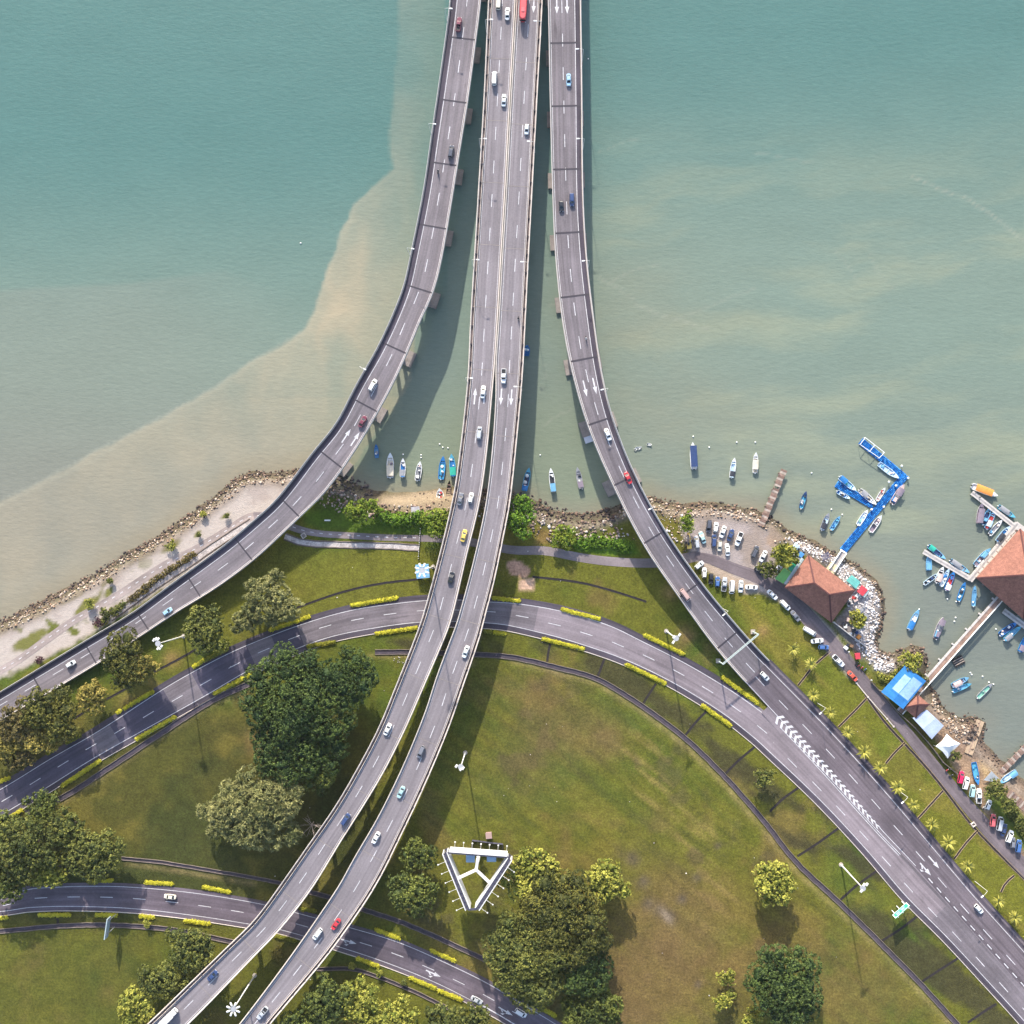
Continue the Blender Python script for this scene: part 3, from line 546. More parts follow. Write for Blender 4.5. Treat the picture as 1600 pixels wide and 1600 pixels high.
DECK = [('L', 0, 0), ('R', 0, 0), ('R', 0, -.55), ('R', 1.6, -.8), ('R', 2.4, -1.9), ('L', 2.4, -1.9), ('L', 1.6, -.8), ('L', 0, -.55)]
def joints(root, R, q0, pitch, s0, s1, m=None, w=0.55, l=0.5, r=0.5):
    q = q0 - math.floor((q0 - s0) / pitch) * pitch; out = []
    while q < min(s1, R.len):
        ribbon('expansion_joint', R, q - w / 2, q + w / 2, [('L', l, 0.065), ('R', r, 0.065)], m or M_joint, root, step=0.3); out.append(q); q += pitch
    return out
def pier(root, R, q, cap_w, z0, water, ncol=2):
    C, N, w = R.frame(np.array([q])); y, _ = R.yaw(q); c = C[0]; n = N[0]; ww = w[0]; b = MB(); top = c[2] - 1.9
    if top < z0 + 1.0: return
    for k in range(ncol):
        o = 0 if ncol == 1 else (k / (ncol - 1) - 0.5) * (ww * 0.7); b.rod((c[0] + n[0] * o, c[1] + n[1] * o, -3.0 if water else z0 - 0.5), (c[0] + n[0] * o, c[1] + n[1] * o, top - 0.9), 0.75, n=12)
    b.box((c[0], c[1], top - 0.5), (1.9, ww * 1.05, 1.0), y); b.build('pier', M_conc, root)
    if water: MB().box((c[0], c[1], 0.1), (5.6, cap_w, 1.8), y).build('pile_cap', M_concd, root)

# ---- left ramp
root = thing('ramp_bridge', P(640, 400, 0), 0, 'long curving two lane ramp bridge sweeping from the top edge down to the left', 'bridge'); root.location = (0, 0, 0); bA = root
qe = RA.locate(-60, 1137)[0]
ribbon('deck', RA, 0, RA.len, DECK, M_conc, root, closed=True)
ribbon('road_surface', RA, 0, RA.len, [('L', 0.45, .025), ('R', .45, .025)], M_asA, root)
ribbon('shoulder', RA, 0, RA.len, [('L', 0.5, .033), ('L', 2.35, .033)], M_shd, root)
for kd in 'LR':
    ribbon('parapet', RA, 0, RA.len, [(kd, 0, -.3), (kd, 0, .95), (kd, .28, .95), (kd, .5, .02)], M_pale if kd == 'R' else M_conc, root)
    ribbon('guard_rail', RA, 0, RA.len, [(kd, .10, 1.15), (kd, .22, 1.15), (kd, .22, 1.3), (kd, .10, 1.3)], M_steel, root, closed=True)
line(root, RA, 'L', 2.6); line(root, RA, 'R', 0.85, w=0.16)
dashes(root, RA, (717, 104), edge='R'); qA = RA.locate(722, 60)[0]
for q in joints(root, RA, qA, 22.7, 0, qe): pier(root, RA, q + 0.1, 12.6, LAND_Z, shore_d(*[np.array([v]) for v in RA.frame(np.array([q]))[0][0, :2]])[0][0] < 1.5)
arrow(root, RA, 541, 681, -1); arrow(root, RA, 555, 686, -1)
# ---- viaduct, two carriageways
root = thing('viaduct', (0, 0, 0), 0, 'straight central viaduct whose two carriageways part near the shore', 'bridge'); bB = root
for R, out, inn in ((RBL, 'L', 'R'), (RBR, 'R', 'L')):
    ribbon('deck', R, 0, R.len, DECK, M_conc, root, closed=True)
    ribbon('road_surface', R, 0, R.len, [('L', .4, .025), ('R', .4, .025)], M_asB, root)
    ribbon('parapet', R, 0, R.len, [(out, 0, -.3), (out, 0, .95), (out, .28, .95), (out, .5, .02)], M_pale, root)
    ribbon('walkway', R, 0, R.len, [(out, 0.45, .06), (out, 1.15, .06)], mat('walkway_dark', (.105, .080, .080), .9, noise=((.4, .6, 1.4), (2, .7, 1.3))), root)  # dark brown strip between parapet and guard rail
    ribbon('guard_rail', R, 0, R.len, [(out, 1.15, .02), (out, 1.15, .75), (out, 1.33, .75), (out, 1.33, .02)], M_pale, root)
    ribbon('parapet', R, 0, R.len, [(inn, .05, -.3), (inn, .05, .8), (inn, .3, .8), (inn, .5, .02)], M_pale, root)
    line(root, R, out, 1.75, w=0.12); line(root, R, inn, 0.95, w=0.14)
POST = MB().box((0, 0, .5), (.35, .75, .6)).mesh('rail_post', M_joint)
for R, out in ((RBL, 'L'), (RBR, 'R')):
    q = 3.0
    while q < R.len: inst('rail_post', POST, root, R.pt(q, out, .8, 0), (0, 0, R.yaw(q)[0])); q += 6.4
dashes(root, RBL, (780, 104)); dashes(root, RBR, (822, 100))
qs = RBL.locate(745, 867)[0]
for R in (RBL, RBR):
    jq = joints(root, R, R.locate(705, 868)[0] if R is RBL else R.locate(758, 876)[0], 22.2, 0, 1e9, M_concd, 0.22)
    for q in jq: pier(root, R, q, 8.0, LAND_Z, shore_d(*[np.array([v]) for v in R.frame(np.array([q]))[0][0, :2]])[0][0] < 1.5, 1)
arrow(root, RBL, 742, 619, -1); arrow(root, RBL, 757, 618, -1); arrow(root, RBR, 783, 620, 1); arrow(root, RBR, 799, 621, 1); arrow(root, RBR, 834, 8, 1)
# ---- right ramp
root = thing('ramp_bridge', (0, 0, 0), 0, 'two lane ramp bridge curving down to ground at the lower right', 'bridge'); bC = root
q1 = RC.locate(1180, 1052)[0]; q2 = RC.locate(1165, 1040)[0]
ribbon('deck', RC, 0, q1, DECK, M_conc, root, closed=True)
ribbon('road_surface', RC, 0, q1, [('L', .45, .025), ('R', .45, .025)], M_asC, root)
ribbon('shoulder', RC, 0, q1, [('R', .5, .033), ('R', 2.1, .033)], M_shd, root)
for kd in 'LR':
    ribbon('parapet', RC, 0, q1, [(kd, 0, -.3), (kd, 0, .95), (kd, .28, .95), (kd, .5, .02)], M_pale, root)
    ribbon('guard_rail', RC, 0, q1, [(kd, .10, 1.15), (kd, .22, 1.15), (kd, .22, 1.3), (kd, .10, 1.3)], M_steel, root, closed=True)
line(root, RC, 'R', 2.3, 0, q1); line(root, RC, 'L', 0.85, 0, q1, w=0.16)
dashes(root, RC, (880, 115), s1=q1, edge='L'); qC = RC.locate(884, 67)[0]
for q in joints(root, RC, qC, 22.6, 0, q1 - 4, w=0.62): pier(root, RC, q + 0.1, 13.4, LAND_Z, shore_d(*[np.array([v]) for v in RC.frame(np.array([q]))[0][0, :2]])[0][0] < 1.5)
for x, y in ((914, 607), (929, 603), (870, 9), (886, 9)): arrow(root, RC, x, y, 1)
# ---- roads on the ground
def ground_road(name, R, m, s0=0, s1=1e9, l=0.0, r=0.0, dz=0.0):
    o = ribbon(name, R, s0, s1, [('L', l, dz), ('R', r, dz)], m); tag(o, kind='structure'); return o
rd = ground_road('road', RD, M_asD); qm = RD.locate(1225, 1165)[0]; qgap = RD.locate(1390, 1350)[0]
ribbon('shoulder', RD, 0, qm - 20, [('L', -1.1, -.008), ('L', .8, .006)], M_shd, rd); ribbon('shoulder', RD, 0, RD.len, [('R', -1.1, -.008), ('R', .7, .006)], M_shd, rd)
line(rd, RD, 'L', 1.0, 0, qgap, dz=.02); line(rd, RD, 'R', 0.9, dz=.02)
ribbon('kerb', RD, 0, RD.len, [('R', -1.1, -.05), ('R', -1.1, .12), ('R', -1.35, .12), ('R', -1.35, -.1)], M_pale, rd)
dashes(rd, RD, (55, 1221), dz=.02, edge='R', s1=qm); dashes(rd, RD, (1238, 1192), dz=.02, edge='R', s0=qm)
M_asL = asphalt('asphalt_worn', (0.196, 0.166, 0.182), 0.16, 0.14); M_asK = asphalt('asphalt_resurfaced', (0.074, 0.066, 0.092), 0.14, 0.16)
def patch(x0, x1, m, l=.95, r=.85):
    yy = lambda x: float(np.interp(x, [p[0] for p in D_L], [p[1] for p in D_L]))
    a, e = RD.locate(x0, yy(x0) + 22)[0], RD.locate(x1, yy(x1) + 22)[0]; ribbon('resurfaced_patch', RD, a, e, [('L', l, .008), ('R', r, .008)], m, rd)
for x0, x1, m in ((-300, 148, M_asK), (178, 262, M_asK), (306, 392, M_asK), (430, 470, M_asK), (838, 1010, M_asL), (1010, 1120, asphalt('asphalt_worn_pale', (0.178, 0.150, 0.164), 0.2, 0.16)), (1120, 1420, M_asL), (1420, 1470, MATS['asphalt_worn_pale'])): patch(x0, x1, m)
mr = ground_road('road', RC, asphalt('asphalt_merge', (0.118, 0.098, 0.112), 0.22, 0.16), q1 - 0.4, 1e9, dz=.02)
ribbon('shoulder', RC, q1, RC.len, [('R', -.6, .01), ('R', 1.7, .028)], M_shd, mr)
line(mr, RC, 'R', 2.2, q1, dz=.04); line(mr, RC, 'L', 0.3, q1, RC.locate(1440, 1345)[0], dz=.04); dashes(mr, RC, (1261, 1139), s0=q1, dz=.04, edge='R')
dashes(mr, RC, (1454, 1376), 4.4, RC.locate(1452, 1374)[0], me=SHORT, dz=.042, edge='L')
arrow(mr, RC, 1459, 1347, 1, dz=.045); arrow(mr, RC, 1446, 1358, 1, TURN, dz=.045, name='turn_arrow')
ribbon('gore', RC, RC.locate(1200, 1104)[0], RC.len, [('L', -3.2, -.075), ('L', .6, -.075)], M_asL, mr)
# painted gore between the merging roads
q = RC.locate(1222, 1118)[0]; qE = RC.locate(1380, 1292)[0]; k = 0
while q < qE:
    hw = 1.9 * (1 - 0.72 * (q - RC.locate(1222, 1118)[0]) / (qE - RC.locate(1222, 1118)[0])); b = MB(); y, _ = RC.yaw(q)
    b.add([(-1.2, -hw, 0), (-.2, -hw, 0), (1.0, 0, 0), (0, 0, 0), (-.2, hw, 0), (-1.2, hw, 0)], [(0, 1, 2, 3), (3, 2, 4, 5)])
    o = b.build('chevron', M_paint, mr); o.location = RC.pt(q, 'L', -hw * 0.1 + 0.4 - 0.3, .05); o.rotation_euler = (0, 0, y + PI); q += 2.35; k += 1
line(rd, RD, 'L', 0.35, RD.locate(1225, 1160)[0], qgap, dz=.024)
ribbon('edge_line', RC, RC.locate(1222, 1118)[0], qE, [('L', 2.0, .05), ('L', 2.2, .05)], M_paint, mr) if False else None
rl = ground_road('road', RE, M_asE, l=-.4, r=-.6)
line(rl, RE, 'L', 0.9, dz=.02); line(rl, RE, 'R', 0.9, dz=.02); dashes(rl, RE, (64, 1403), dz=.02)
ribbon('kerb', RE, 0, RE.len, [('R', -.6, -.05), ('R', -.6, .12), ('R', -.85, .12), ('R', -.85, -.1)], M_pale, rl)
for x, y in ((545, 1471), (677, 1521), (790, 1580)): arrow(rl, RE, x, y, 1, TURN, dz=.03, name='turn_arrow')
dashes(rl, RE, (775, 1583), 2.6, RE.locate(755, 1570)[0], me=SHORT, dz=.024)
lane = ground_road('lane', RF, M_asF)
path = ground_road('path', RG, asphalt('asphalt_path', (0.185, 0.155, 0.158), 0.1, 0.22))
ribbon('worn_track', RG, 0, RG.locate(396, 806)[0], [('L', 0, .006), ('R', 0, .006)], asphalt('asphalt_track', (0.275, 0.228, 0.212), 0.12, 0.2), path)
dashes(path, RG, (560, 837), 3.4, 0, RG.locate(652, 841)[0], me=TINY, dz=.012)

# ================================================================== DRAINS, ROCKS
M_drain = mat('drain_floor', (0.055, 0.045, 0.058), 0.9, noise=((0.6, 0.7, 1.25), (3, 0.8, 1.2)))
M_ditch = mat('ditch_floor', (0.022, 0.018, 0.020), 0.95, noise=((1.0, 0.7, 1.3),))
M_lip = mat('drain_lip', (0.13, 0.105, 0.092), 0.9, noise=((0.4, 0.7, 1.2), (2.5, 0.8, 1.2)))
def drain(pts, width, lip=0.25, floor=None, name='storm_drain', wall=0.28, lipm=None):
    p = catmull(pts, 8); W = P_np(p[:, 0], p[:, 1], LAND_Z); d = np.r_[0, np.cumsum(np.hypot(*np.diff(W[:, :2], axis=0).T))]
    q = np.linspace(0, d[-1], max(3, int(d[-1] / 1.6))); W = np.stack([np.interp(q, d, W[:, k]) for k in range(3)], -1)
    jit = 0.12 * (RNG.random(len(W)) - 0.5) * min(width, 1.2)
    T = np.gradient(W[:, :2], axis=0); T /= np.hypot(*T.T)[:, None]; N = np.stack([T[:, 1], -T[:, 0]], -1); n = len(W)
    def strip(nm, prof, m, par):
        V = np.zeros((n, len(prof), 3))
        for i, (o, dz) in enumerate(prof): V[:, i, :2] = W[:, :2] + N * (o + jit)[:, None]; V[:, i, 2] = LAND_Z + dz
        idx = np.arange(n * len(prof)).reshape(n, -1)
        Fq = np.concatenate([np.stack([idx[:-1, i], idx[1:, i], idx[1:, i + 1], idx[:-1, i + 1]], -1) for i in range(len(prof) - 1)])
        return link(bpy.data.objects.new(nm, np_mesh(nm, V.reshape(-1, 3), Fq, m)), par)
    h = width / 2; r = strip(name, [(-h, .015), (h, .015)], floor or M_drain, None); tag(r, kind='structure')
    for sg in (-1, 1): strip('drain_wall', [(sg * (h + lip), -.1), (sg * (h + lip), wall), (sg * h, wall), (sg * h, -.1)], lipm or M_lip, r)
    return r
drain([(586, 1019), (640, 1019), (735, 1022), (800, 1027), (870, 1043), (935, 1062), (1000, 1101), (1070, 1153), (1132, 1213), (1192, 1281), (1245, 1348), (1310, 1409), (1375, 1473), (1438, 1537), (1495, 1600), (1600, 1715)], 1.45)
drain([(40, 1270), (100, 1245), (170, 1200), (250, 1147), (330, 1096), (395, 1066)], 1.6)
drain([(-100, 1460), (0, 1455), (75, 1448), (150, 1445), (225, 1448), (290, 1456), (365, 1472)], 1.3)
drain([(190, 1341), (250, 1347), (300, 1355), (400, 1372), (445, 1381)], 0.9); drain([(480, 1393), (512, 1401), (565, 1420), (625, 1440), (675, 1461), (725, 1484), (760, 1500)], 1.3)
drain([(495, 1514), (550, 1514), (590, 1526), (640, 1546), (690, 1570), (710, 1580)], 0.9)
for pts in ([(395, 973), (462, 950), (525, 928), (587, 913), (660, 904)], [(832, 901), (900, 909), (950, 921), (1010, 940)], [(240, 1050), (275, 1032), (307, 1014)], [(115, 1123), (160, 1096), (208, 1070)]):
    drain(pts, 0.6, 0.06, M_ditch, wall=.1, lipm=M_drain)
for a, b in (((860, 1006), (855, 1034)), ((945, 1028), (933, 1059)), ((1025, 1068), (1005, 1099)), ((1104, 1111), (1071, 1149)), ((1184, 1163), (1133, 1209)), ((1250, 1229), (1203, 1268)), ((1310, 1294), (1246, 1338)), ((1371, 1360), (1312, 1407)), ((1435, 1430), (1376, 1471)), ((1497, 1497), (1440, 1534)), ((1557, 1568), (1512, 1598)), ((88, 1432), (90, 1446))):
    m = ((a[0] + b[0]) / 2 + random.uniform(-2, 2), (a[1] + b[1]) / 2 + random.uniform(-2, 2)); drain([a, m, b], 0.7, 0.05, M_ditch, wall=.06, lipm=M_ditch)
M_earthlip = mat('earth_lip', (0.33, 0.24, 0.15), 0.95, noise=((1, 0.8, 1.2),))
for a, b in (((1298, 1017), (1247, 1071)), ((1355, 1090), (1310, 1136)), ((1414, 1160), (1384, 1193)), ((1474, 1235), (1434, 1279)), ((1527, 1298), (1491, 1342)), ((1585, 1368), (1564, 1394))):
    m = ((a[0] + b[0]) / 2 + random.uniform(-3, 3), (a[1] + b[1]) / 2 + random.uniform(-3, 3)); drain([a, m, b], 0.65, 0.12, M_ditch, wall=.1, lipm=M_earthlip)
drain([(1352, 1086), (1385, 1131), (1440, 1191), (1475, 1233), (1520, 1291), (1580, 1353), (1650, 1420)], 0.8, 0.12, M_ditch, wall=.12, lipm=M_earthlip)
o = drain([(445, 838), (475, 848), (525, 851), (600, 853), (655, 856)], 1.7, 0.5, mat('dry_silt', (0.40, 0.36, 0.345), 0.95, noise=((0.5, 0.6, 1.25), (2, 0.7, 1.3))), wall=0.12)
o = drain([(393, 815), (345, 846), (290, 884), (230, 924), (172, 966)], 1.9, 0.5, MATS['dry_silt'], wall=0.12)

# ---- riprap: real stones, far too many to name one by one
_t = (1 + 5 ** .5) / 2
ICO_V = np.array([(-1, _t, 0), (1, _t, 0), (-1, -_t, 0), (1, -_t, 0), (0, -1, _t), (0, 1, _t), (0, -1, -_t), (0, 1, -_t), (_t, 0, -1), (_t, 0, 1), (-_t, 0, -1), (-_t, 0, 1)]) / math.hypot(1, _t)
ICO_F = np.array([(0, 11, 5), (0, 5, 1), (0, 1, 7), (0, 7, 10), (0, 10, 11), (1, 5, 9), (5, 11, 4), (11, 10, 2), (10, 7, 6), (7, 1, 8), (3, 9, 4), (3, 4, 2), (3, 2, 6), (3, 6, 8), (3, 8, 9), (4, 9, 5), (2, 4, 11), (6, 2, 10), (8, 6, 7), (9, 8, 1)])
def stones(name, X, Y, size, colors, label_kind='stuff', lift=0.15):
    n = len(X); size = size * 0.84
    if n == 0: return
    d, _, _ = shore_d(X, Y); Z = land_z(d, X, Y)
    s = size * (0.55 + 0.9 * RNG.random(n) ** 1.6); sc = np.stack([s * (0.8 + 0.5 * RNG.random(n)), s * (0.7 + 0.4 * RNG.random(n)), s * (0.45 + 0.4 * RNG.random(n))], -1)
    V = ICO_V[None] * (0.78 + 0.44 * RNG.random((n, 12, 1))) * sc[:, None] * 0.5; a = RNG.random(n) * 2 * PI; ca, sa = np.cos(a)[:, None], np.sin(a)[:, None]
    x, y = V[..., 0] * ca - V[..., 1] * sa, V[..., 0] * sa + V[..., 1] * ca
    V = np.stack([x + X[:, None], y + Y[:, None], V[..., 2] + (Z + lift * s)[:, None]], -1)
    Fq = (ICO_F[None] + (np.arange(n) * 12)[:, None, None]).reshape(-1, 3)
    colors = np.array(colors); ci = RNG.integers(0, len(colors), n); c = colors[ci] * (0.6 + 0.5 * RNG.random((n, 1)))
    o = link(bpy.data.objects.new(name, np_mesh(name, V.reshape(-1, 3), Fq, MATS.get('stone') or attr_mat('stone', noise=((2.0, 0.85, 1.15),)), col=np.repeat(c, 12, 0)))); tag(o, kind='stuff'); return o
def along_shore(i0, i1, lo, hi, per_m2, keep=1.0):
    pts = SHORE[i0:i1 + 1]; X, Y = [], []
    for a, b in zip(pts[:-1], pts[1:]):
        A, B = P(*a, 0), P(*b, 0); L = (B - A).length; n = int(L * (hi - lo) * per_m2 * keep) + 1; t = RNG.random(n); u = lo + (hi - lo) * RNG.random(n)
        dx, dy = (B.x - A.x) / L, (B.y - A.y) / L; X += list(A.x + t * (B.x - A.x) + u * dy); Y += list(A.y + t * (B.y - A.y) - u * dx)
    return np.array(X), np.array(Y)
def in_px(pts, per_m2, bound=None):
    w = [P(*q, LAND_Z) for q in pts]; x0, x1 = min(q.x for q in w), max(q.x for q in w); y0, y1 = min(q.y for q in w), max(q.y for q in w)
    n = int((x1 - x0) * (y1 - y0) * per_m2); X = x0 + (x1 - x0) * RNG.random(n); Y = y0 + (y1 - y0) * RNG.random(n); k = in_poly(X, Y, [(q.x, q.y) for q in w]); return X[k], Y[k]
WET = [(0.075, 0.055, 0.048), (0.13, 0.085, 0.065), (0.18, 0.125, 0.095), (0.055, 0.045, 0.045)]
TAN = [(0.40, 0.31, 0.24), (0.50, 0.42, 0.34), (0.28, 0.19, 0.13), (0.20, 0.14, 0.10), (0.46, 0.37, 0.30)]
PALE = [(0.58, 0.54, 0.52), (0.48, 0.44, 0.43), (0.62, 0.59, 0.57), (0.36, 0.33, 0.33)]
stones('wet_rocks', *along_shore(0, 11, -0.7, 1.7, 1.5), 0.95, WET); stones('shore_rocks', *along_shore(0, 11, 1.0, 4.4, 1.6), 0.85, TAN + [(0.12, 0.085, 0.065)])
stones('wet_rocks', *along_shore(11, 15, -3.0, 5.5, 0.85), 1.2, [(0.075, 0.062, 0.060), (0.115, 0.09, 0.085), (0.15, 0.12, 0.11)]); stones('shore_rocks', *along_shore(12, 16, 4.0, 10.5, 0.8), 0.95, [(0.22, 0.15, 0.13), (0.42, 0.34, 0.30), (0.30, 0.22, 0.19)])
stones('shore_rocks', *in_px([(500, 760), (560, 775), (600, 790), (640, 790), (700, 785), (705, 800), (640, 812), (610, 822), (585, 815), (500, 792)], 0.75), 0.9, [(0.42, 0.33, 0.27), (0.28, 0.19, 0.15), (0.20, 0.14, 0.12), (0.5, 0.43, 0.38)])
stones('shore_rocks', *in_px([(648, 772), (706, 762), (706, 800), (640, 792)], 0.22), 0.75, WET)
stones('wet_rocks', *along_shore(20, 27, -1.6, 3.6, 1.05), 1.2, WET); stones('shore_rocks', *along_shore(20, 27, 3.0, 11.5, 0.95), 1.1, [(0.16, 0.115, 0.095), (0.34, 0.27, 0.23), (0.24, 0.175, 0.145), (0.46, 0.40, 0.36), (0.12, 0.09, 0.08)])
stones('shore_rocks', *in_px([(838, 808), (862, 822), (930, 838), (985, 832), (995, 842), (930, 846), (860, 832)], 0.5), 1.0, PALE + TAN)
stones('wet_rocks', *along_shore(27, 35, -0.7, 2.0, 1.05), 1.0, WET + [(0.22, 0.15, 0.11)]); stones('shore_rocks', *along_shore(27, 35, 1.2, 4.8, 1.2), 1.0, TAN); stones('shore_rocks', *in_px([(1025, 790), (1070, 800), (1085, 850), (1070, 862), (1050, 840), (1030, 815)], 0.6), 0.85, PALE + TAN)
stones('wet_rocks', *along_shore(35, 44, -0.5, 1.6, 1.1), 0.95, WET); stones('shore_rocks', *along_shore(35, 44, 0.8, 2.2, 1.2), 0.85, [(0.40, 0.31, 0.22), (0.30, 0.22, 0.16), (0.48, 0.42, 0.36)])
stones('white_stones', *in_px(RES_WHITE, 2.3), 0.82, [(0.66, 0.63, 0.62), (0.60, 0.57, 0.57), (0.72, 0.69, 0.68), (0.44, 0.42, 0.425)])
stones('wet_rocks', *along_shore(44, 49, -0.6, 4.0, 1.1), 1.1, WET + [(0.26, 0.20, 0.16)]); stones('wet_rocks', *along_shore(49, 52, -0.8, 1.6, 1.0), 1.0, WET)
stones('shore_rocks', *in_px([(1458, 1082), (1478, 1112), (1506, 1126), (1520, 1140), (1512, 1165), (1490, 1150), (1470, 1125), (1455, 1100)], 2.0), 0.9, TAN)
stones('wet_rocks', *in_px([(1502, 1122), (1518, 1112), (1530, 1118), (1545, 1132), (1540, 1160), (1528, 1170), (1520, 1180), (1512, 1160)], 0.9), 1.0, WET); stones('wet_rocks', *in_px([(1528, 1165), (1560, 1180), (1580, 1204), (1560, 1206), (1540, 1190), (1520, 1188)], 0.35), 0.9, WET)
stones('wet_rocks', *along_shore(52, 60, -0.8, 1.5, 0.5), 0.9, WET)
stones('shore_rocks', *in_px([(1205, 845), (1240, 838), (1262, 850), (1245, 862), (1225, 850)], 0.7), 1.1, PALE + TAN)

# ================================================================== TREES
ICO2 = None
def icosphere2():
    global ICO2
    if ICO2 is None:
        v = [Vector(q) for q in ICO_V]; f = []; cache = {}
        def midp(a, b):
            k = (min(a, b), max(a, b))
            if k not in cache: v.append(((v[a] + v[b]) / 2).normalized()); cache[k] = len(v) - 1
            return cache[k]
        for a, b, c in ICO_F.tolist(): x, y, z = midp(a, b), midp(b, c), midp(c, a); f += [(a, x, z), (b, y, x), (c, z, y), (x, y, z)]
        ICO2 = (np.array([q[:] for q in v]), np.array(f))
    return ICO2
def crown_arrays(lobes, leaf, clump, per, aspect=1.0, density=1.0, core=0.60, droop=0.0):
    """lobes: (x, y, z, rx, ry, rz); leaf-sized quads in tufts over each lobe's outside, a rough solid core inside"""
    L = np.array(lobes, float); CP, CN = [], []
    for i, (x, y, z, rx, ry, rz) in enumerate(lobes):
        n = max(8, int(1.2 * density * 2 * PI * ((rx + ry) / 2) ** 2 * 1.35 / clump ** 2)); u = RNG.normal(size=(n, 3)); u[:, 2] = np.abs(u[:, 2]) * 1.0 - 0.18 * np.abs(RNG.normal(size=n)); u /= np.linalg.norm(u, axis=1)[:, None]
        p = u * np.array([rx, ry, rz]) * (0.90 + 0.20 * RNG.random((n, 1))) + np.array([x, y, z])
        hid = np.zeros(n, bool)
        for k in range(len(lobes)):
            if k != i: hid |= (((p - L[k, :3]) / (L[k, 3:] * 0.84)) ** 2).sum(1) < 1
        nn = u / np.array([rx, ry, rz]); nn /= np.linalg.norm(nn, axis=1)[:, None]; CP.append(p[~hid]); CN.append(nn[~hid])
    CPL = CP; CP, CN = np.concatenate(CP), np.concatenate(CN); n = len(CP); LT = 0.20 * RNG.normal(size=len(lobes)); own = np.concatenate([np.full(len(q), i) for i, q in enumerate(CPL)]); tone = np.clip(0.5 + 0.22 * RNG.normal(size=n) + LT[own], 0, 1)
    d = RNG.normal(size=(n, per, 3)); d /= np.linalg.norm(d, axis=2, keepdims=True); d += CN[:, None] * 0.9; d /= np.linalg.norm(d, axis=2, keepdims=True)
    c = CP[:, None] + d * clump * 0.62 * (0.5 + 0.6 * RNG.random((n, per, 1))); nrm = d + 0.6 * RNG.normal(size=d.shape); nrm /= np.linalg.norm(nrm, axis=2, keepdims=True)
    a = np.cross(nrm, RNG.normal(size=d.shape)); a /= np.linalg.norm(a, axis=2, keepdims=True)
    if aspect > 1.5: a = d * 0.8 + 0.6 * RNG.normal(size=d.shape); a[..., 2] -= droop; a /= np.linalg.norm(a, axis=2, keepdims=True)
    b = np.cross(nrm, a); b /= np.linalg.norm(b, axis=2, keepdims=True) + 1e-9
    s = leaf * (0.6 + 0.8 * RNG.random((n, per, 1))); a = a * s * 0.5 * math.sqrt(aspect); b = b * s * 0.5 / math.sqrt(aspect)
    V = np.stack([c - a * 1.0, c - b * 0.75 + a * .1, c + a, c + b * 0.75 + a * .1], 2).reshape(-1, 3)
    t = np.repeat(np.clip(tone[:, None] + 0.15 * RNG.normal(size=(n, per)), 0, 1).ravel(), 4); Fq = np.arange(len(V)).reshape(-1, 4)
    # the core, triangles doubled up as quads
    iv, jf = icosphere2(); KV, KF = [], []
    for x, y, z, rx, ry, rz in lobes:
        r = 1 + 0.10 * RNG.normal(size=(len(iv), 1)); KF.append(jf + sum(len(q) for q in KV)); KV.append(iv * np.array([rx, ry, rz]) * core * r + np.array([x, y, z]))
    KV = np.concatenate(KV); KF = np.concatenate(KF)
    return V, Fq, t, KV, KF
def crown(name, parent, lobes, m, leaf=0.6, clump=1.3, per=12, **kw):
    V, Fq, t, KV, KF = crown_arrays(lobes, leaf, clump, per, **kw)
    tri = np.concatenate([Fq[:, [0, 1, 2]], Fq[:, [0, 2, 3]], KF + len(V)]); tt = np.concatenate([t, np.clip(0.06 + 0.05 * RNG.normal(size=len(KV)), 0, 1)])  # core gets the darkest tint: shade painted into the gaps between tufts
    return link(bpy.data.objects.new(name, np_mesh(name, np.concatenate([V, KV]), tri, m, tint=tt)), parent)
M_bark = mat('bark', (0.105, 0.080, 0.060), 0.95, noise=((2.0, 0.7, 1.3),)); M_barkp = mat('bark_pale', (0.34, 0.28, 0.25), 0.9, noise=((2.0, 0.7, 1.3),))
GREENS = {'bronze_green': leaf_mat('leaf_bronze_green', (0.034, 0.042, 0.010), (0.135, 0.128, 0.024)),
    'rain': leaf_mat('leaf_dark', (0.015, 0.034, 0.010), (0.080, 0.112, 0.024)), 'dark': leaf_mat('leaf_deep', (0.030, 0.046, 0.012), (0.132, 0.150, 0.028)),
    'mid': leaf_mat('leaf_mid', (0.036, 0.050, 0.012), (0.160, 0.164, 0.034)), 'light': leaf_mat('leaf_light', (0.085, 0.105, 0.014), (0.345, 0.330, 0.058)),
    'lime': leaf_mat('leaf_lime', (0.070, 0.120, 0.010), (0.230, 0.270, 0.030)), 'yellow': leaf_mat('leaf_yellow', (0.120, 0.105, 0.020), (0.330, 0.262, 0.062)),
    'olive': leaf_mat('leaf_olive', (0.070, 0.082, 0.026), (0.260, 0.250, 0.095)), 'fern': leaf_mat('leaf_bright', (0.045, 0.105, 0.008), (0.150, 0.245, 0.022)),
    'bronze': leaf_mat('leaf_bronze', (0.062, 0.054, 0.018), (0.170, 0.130, 0.042)), 'purple': leaf_mat('leaf_purple', (0.045, 0.022, 0.030), (0.110, 0.050, 0.055)),
    'hedge': leaf_mat('leaf_hedge', (0.33, 0.31, 0.018), (0.54, 0.49, 0.05), 0.5), 'hedge_dull': leaf_mat('leaf_hedge_dull', (0.13, 0.135, 0.014), (0.28, 0.26, 0.024), 0.5)}
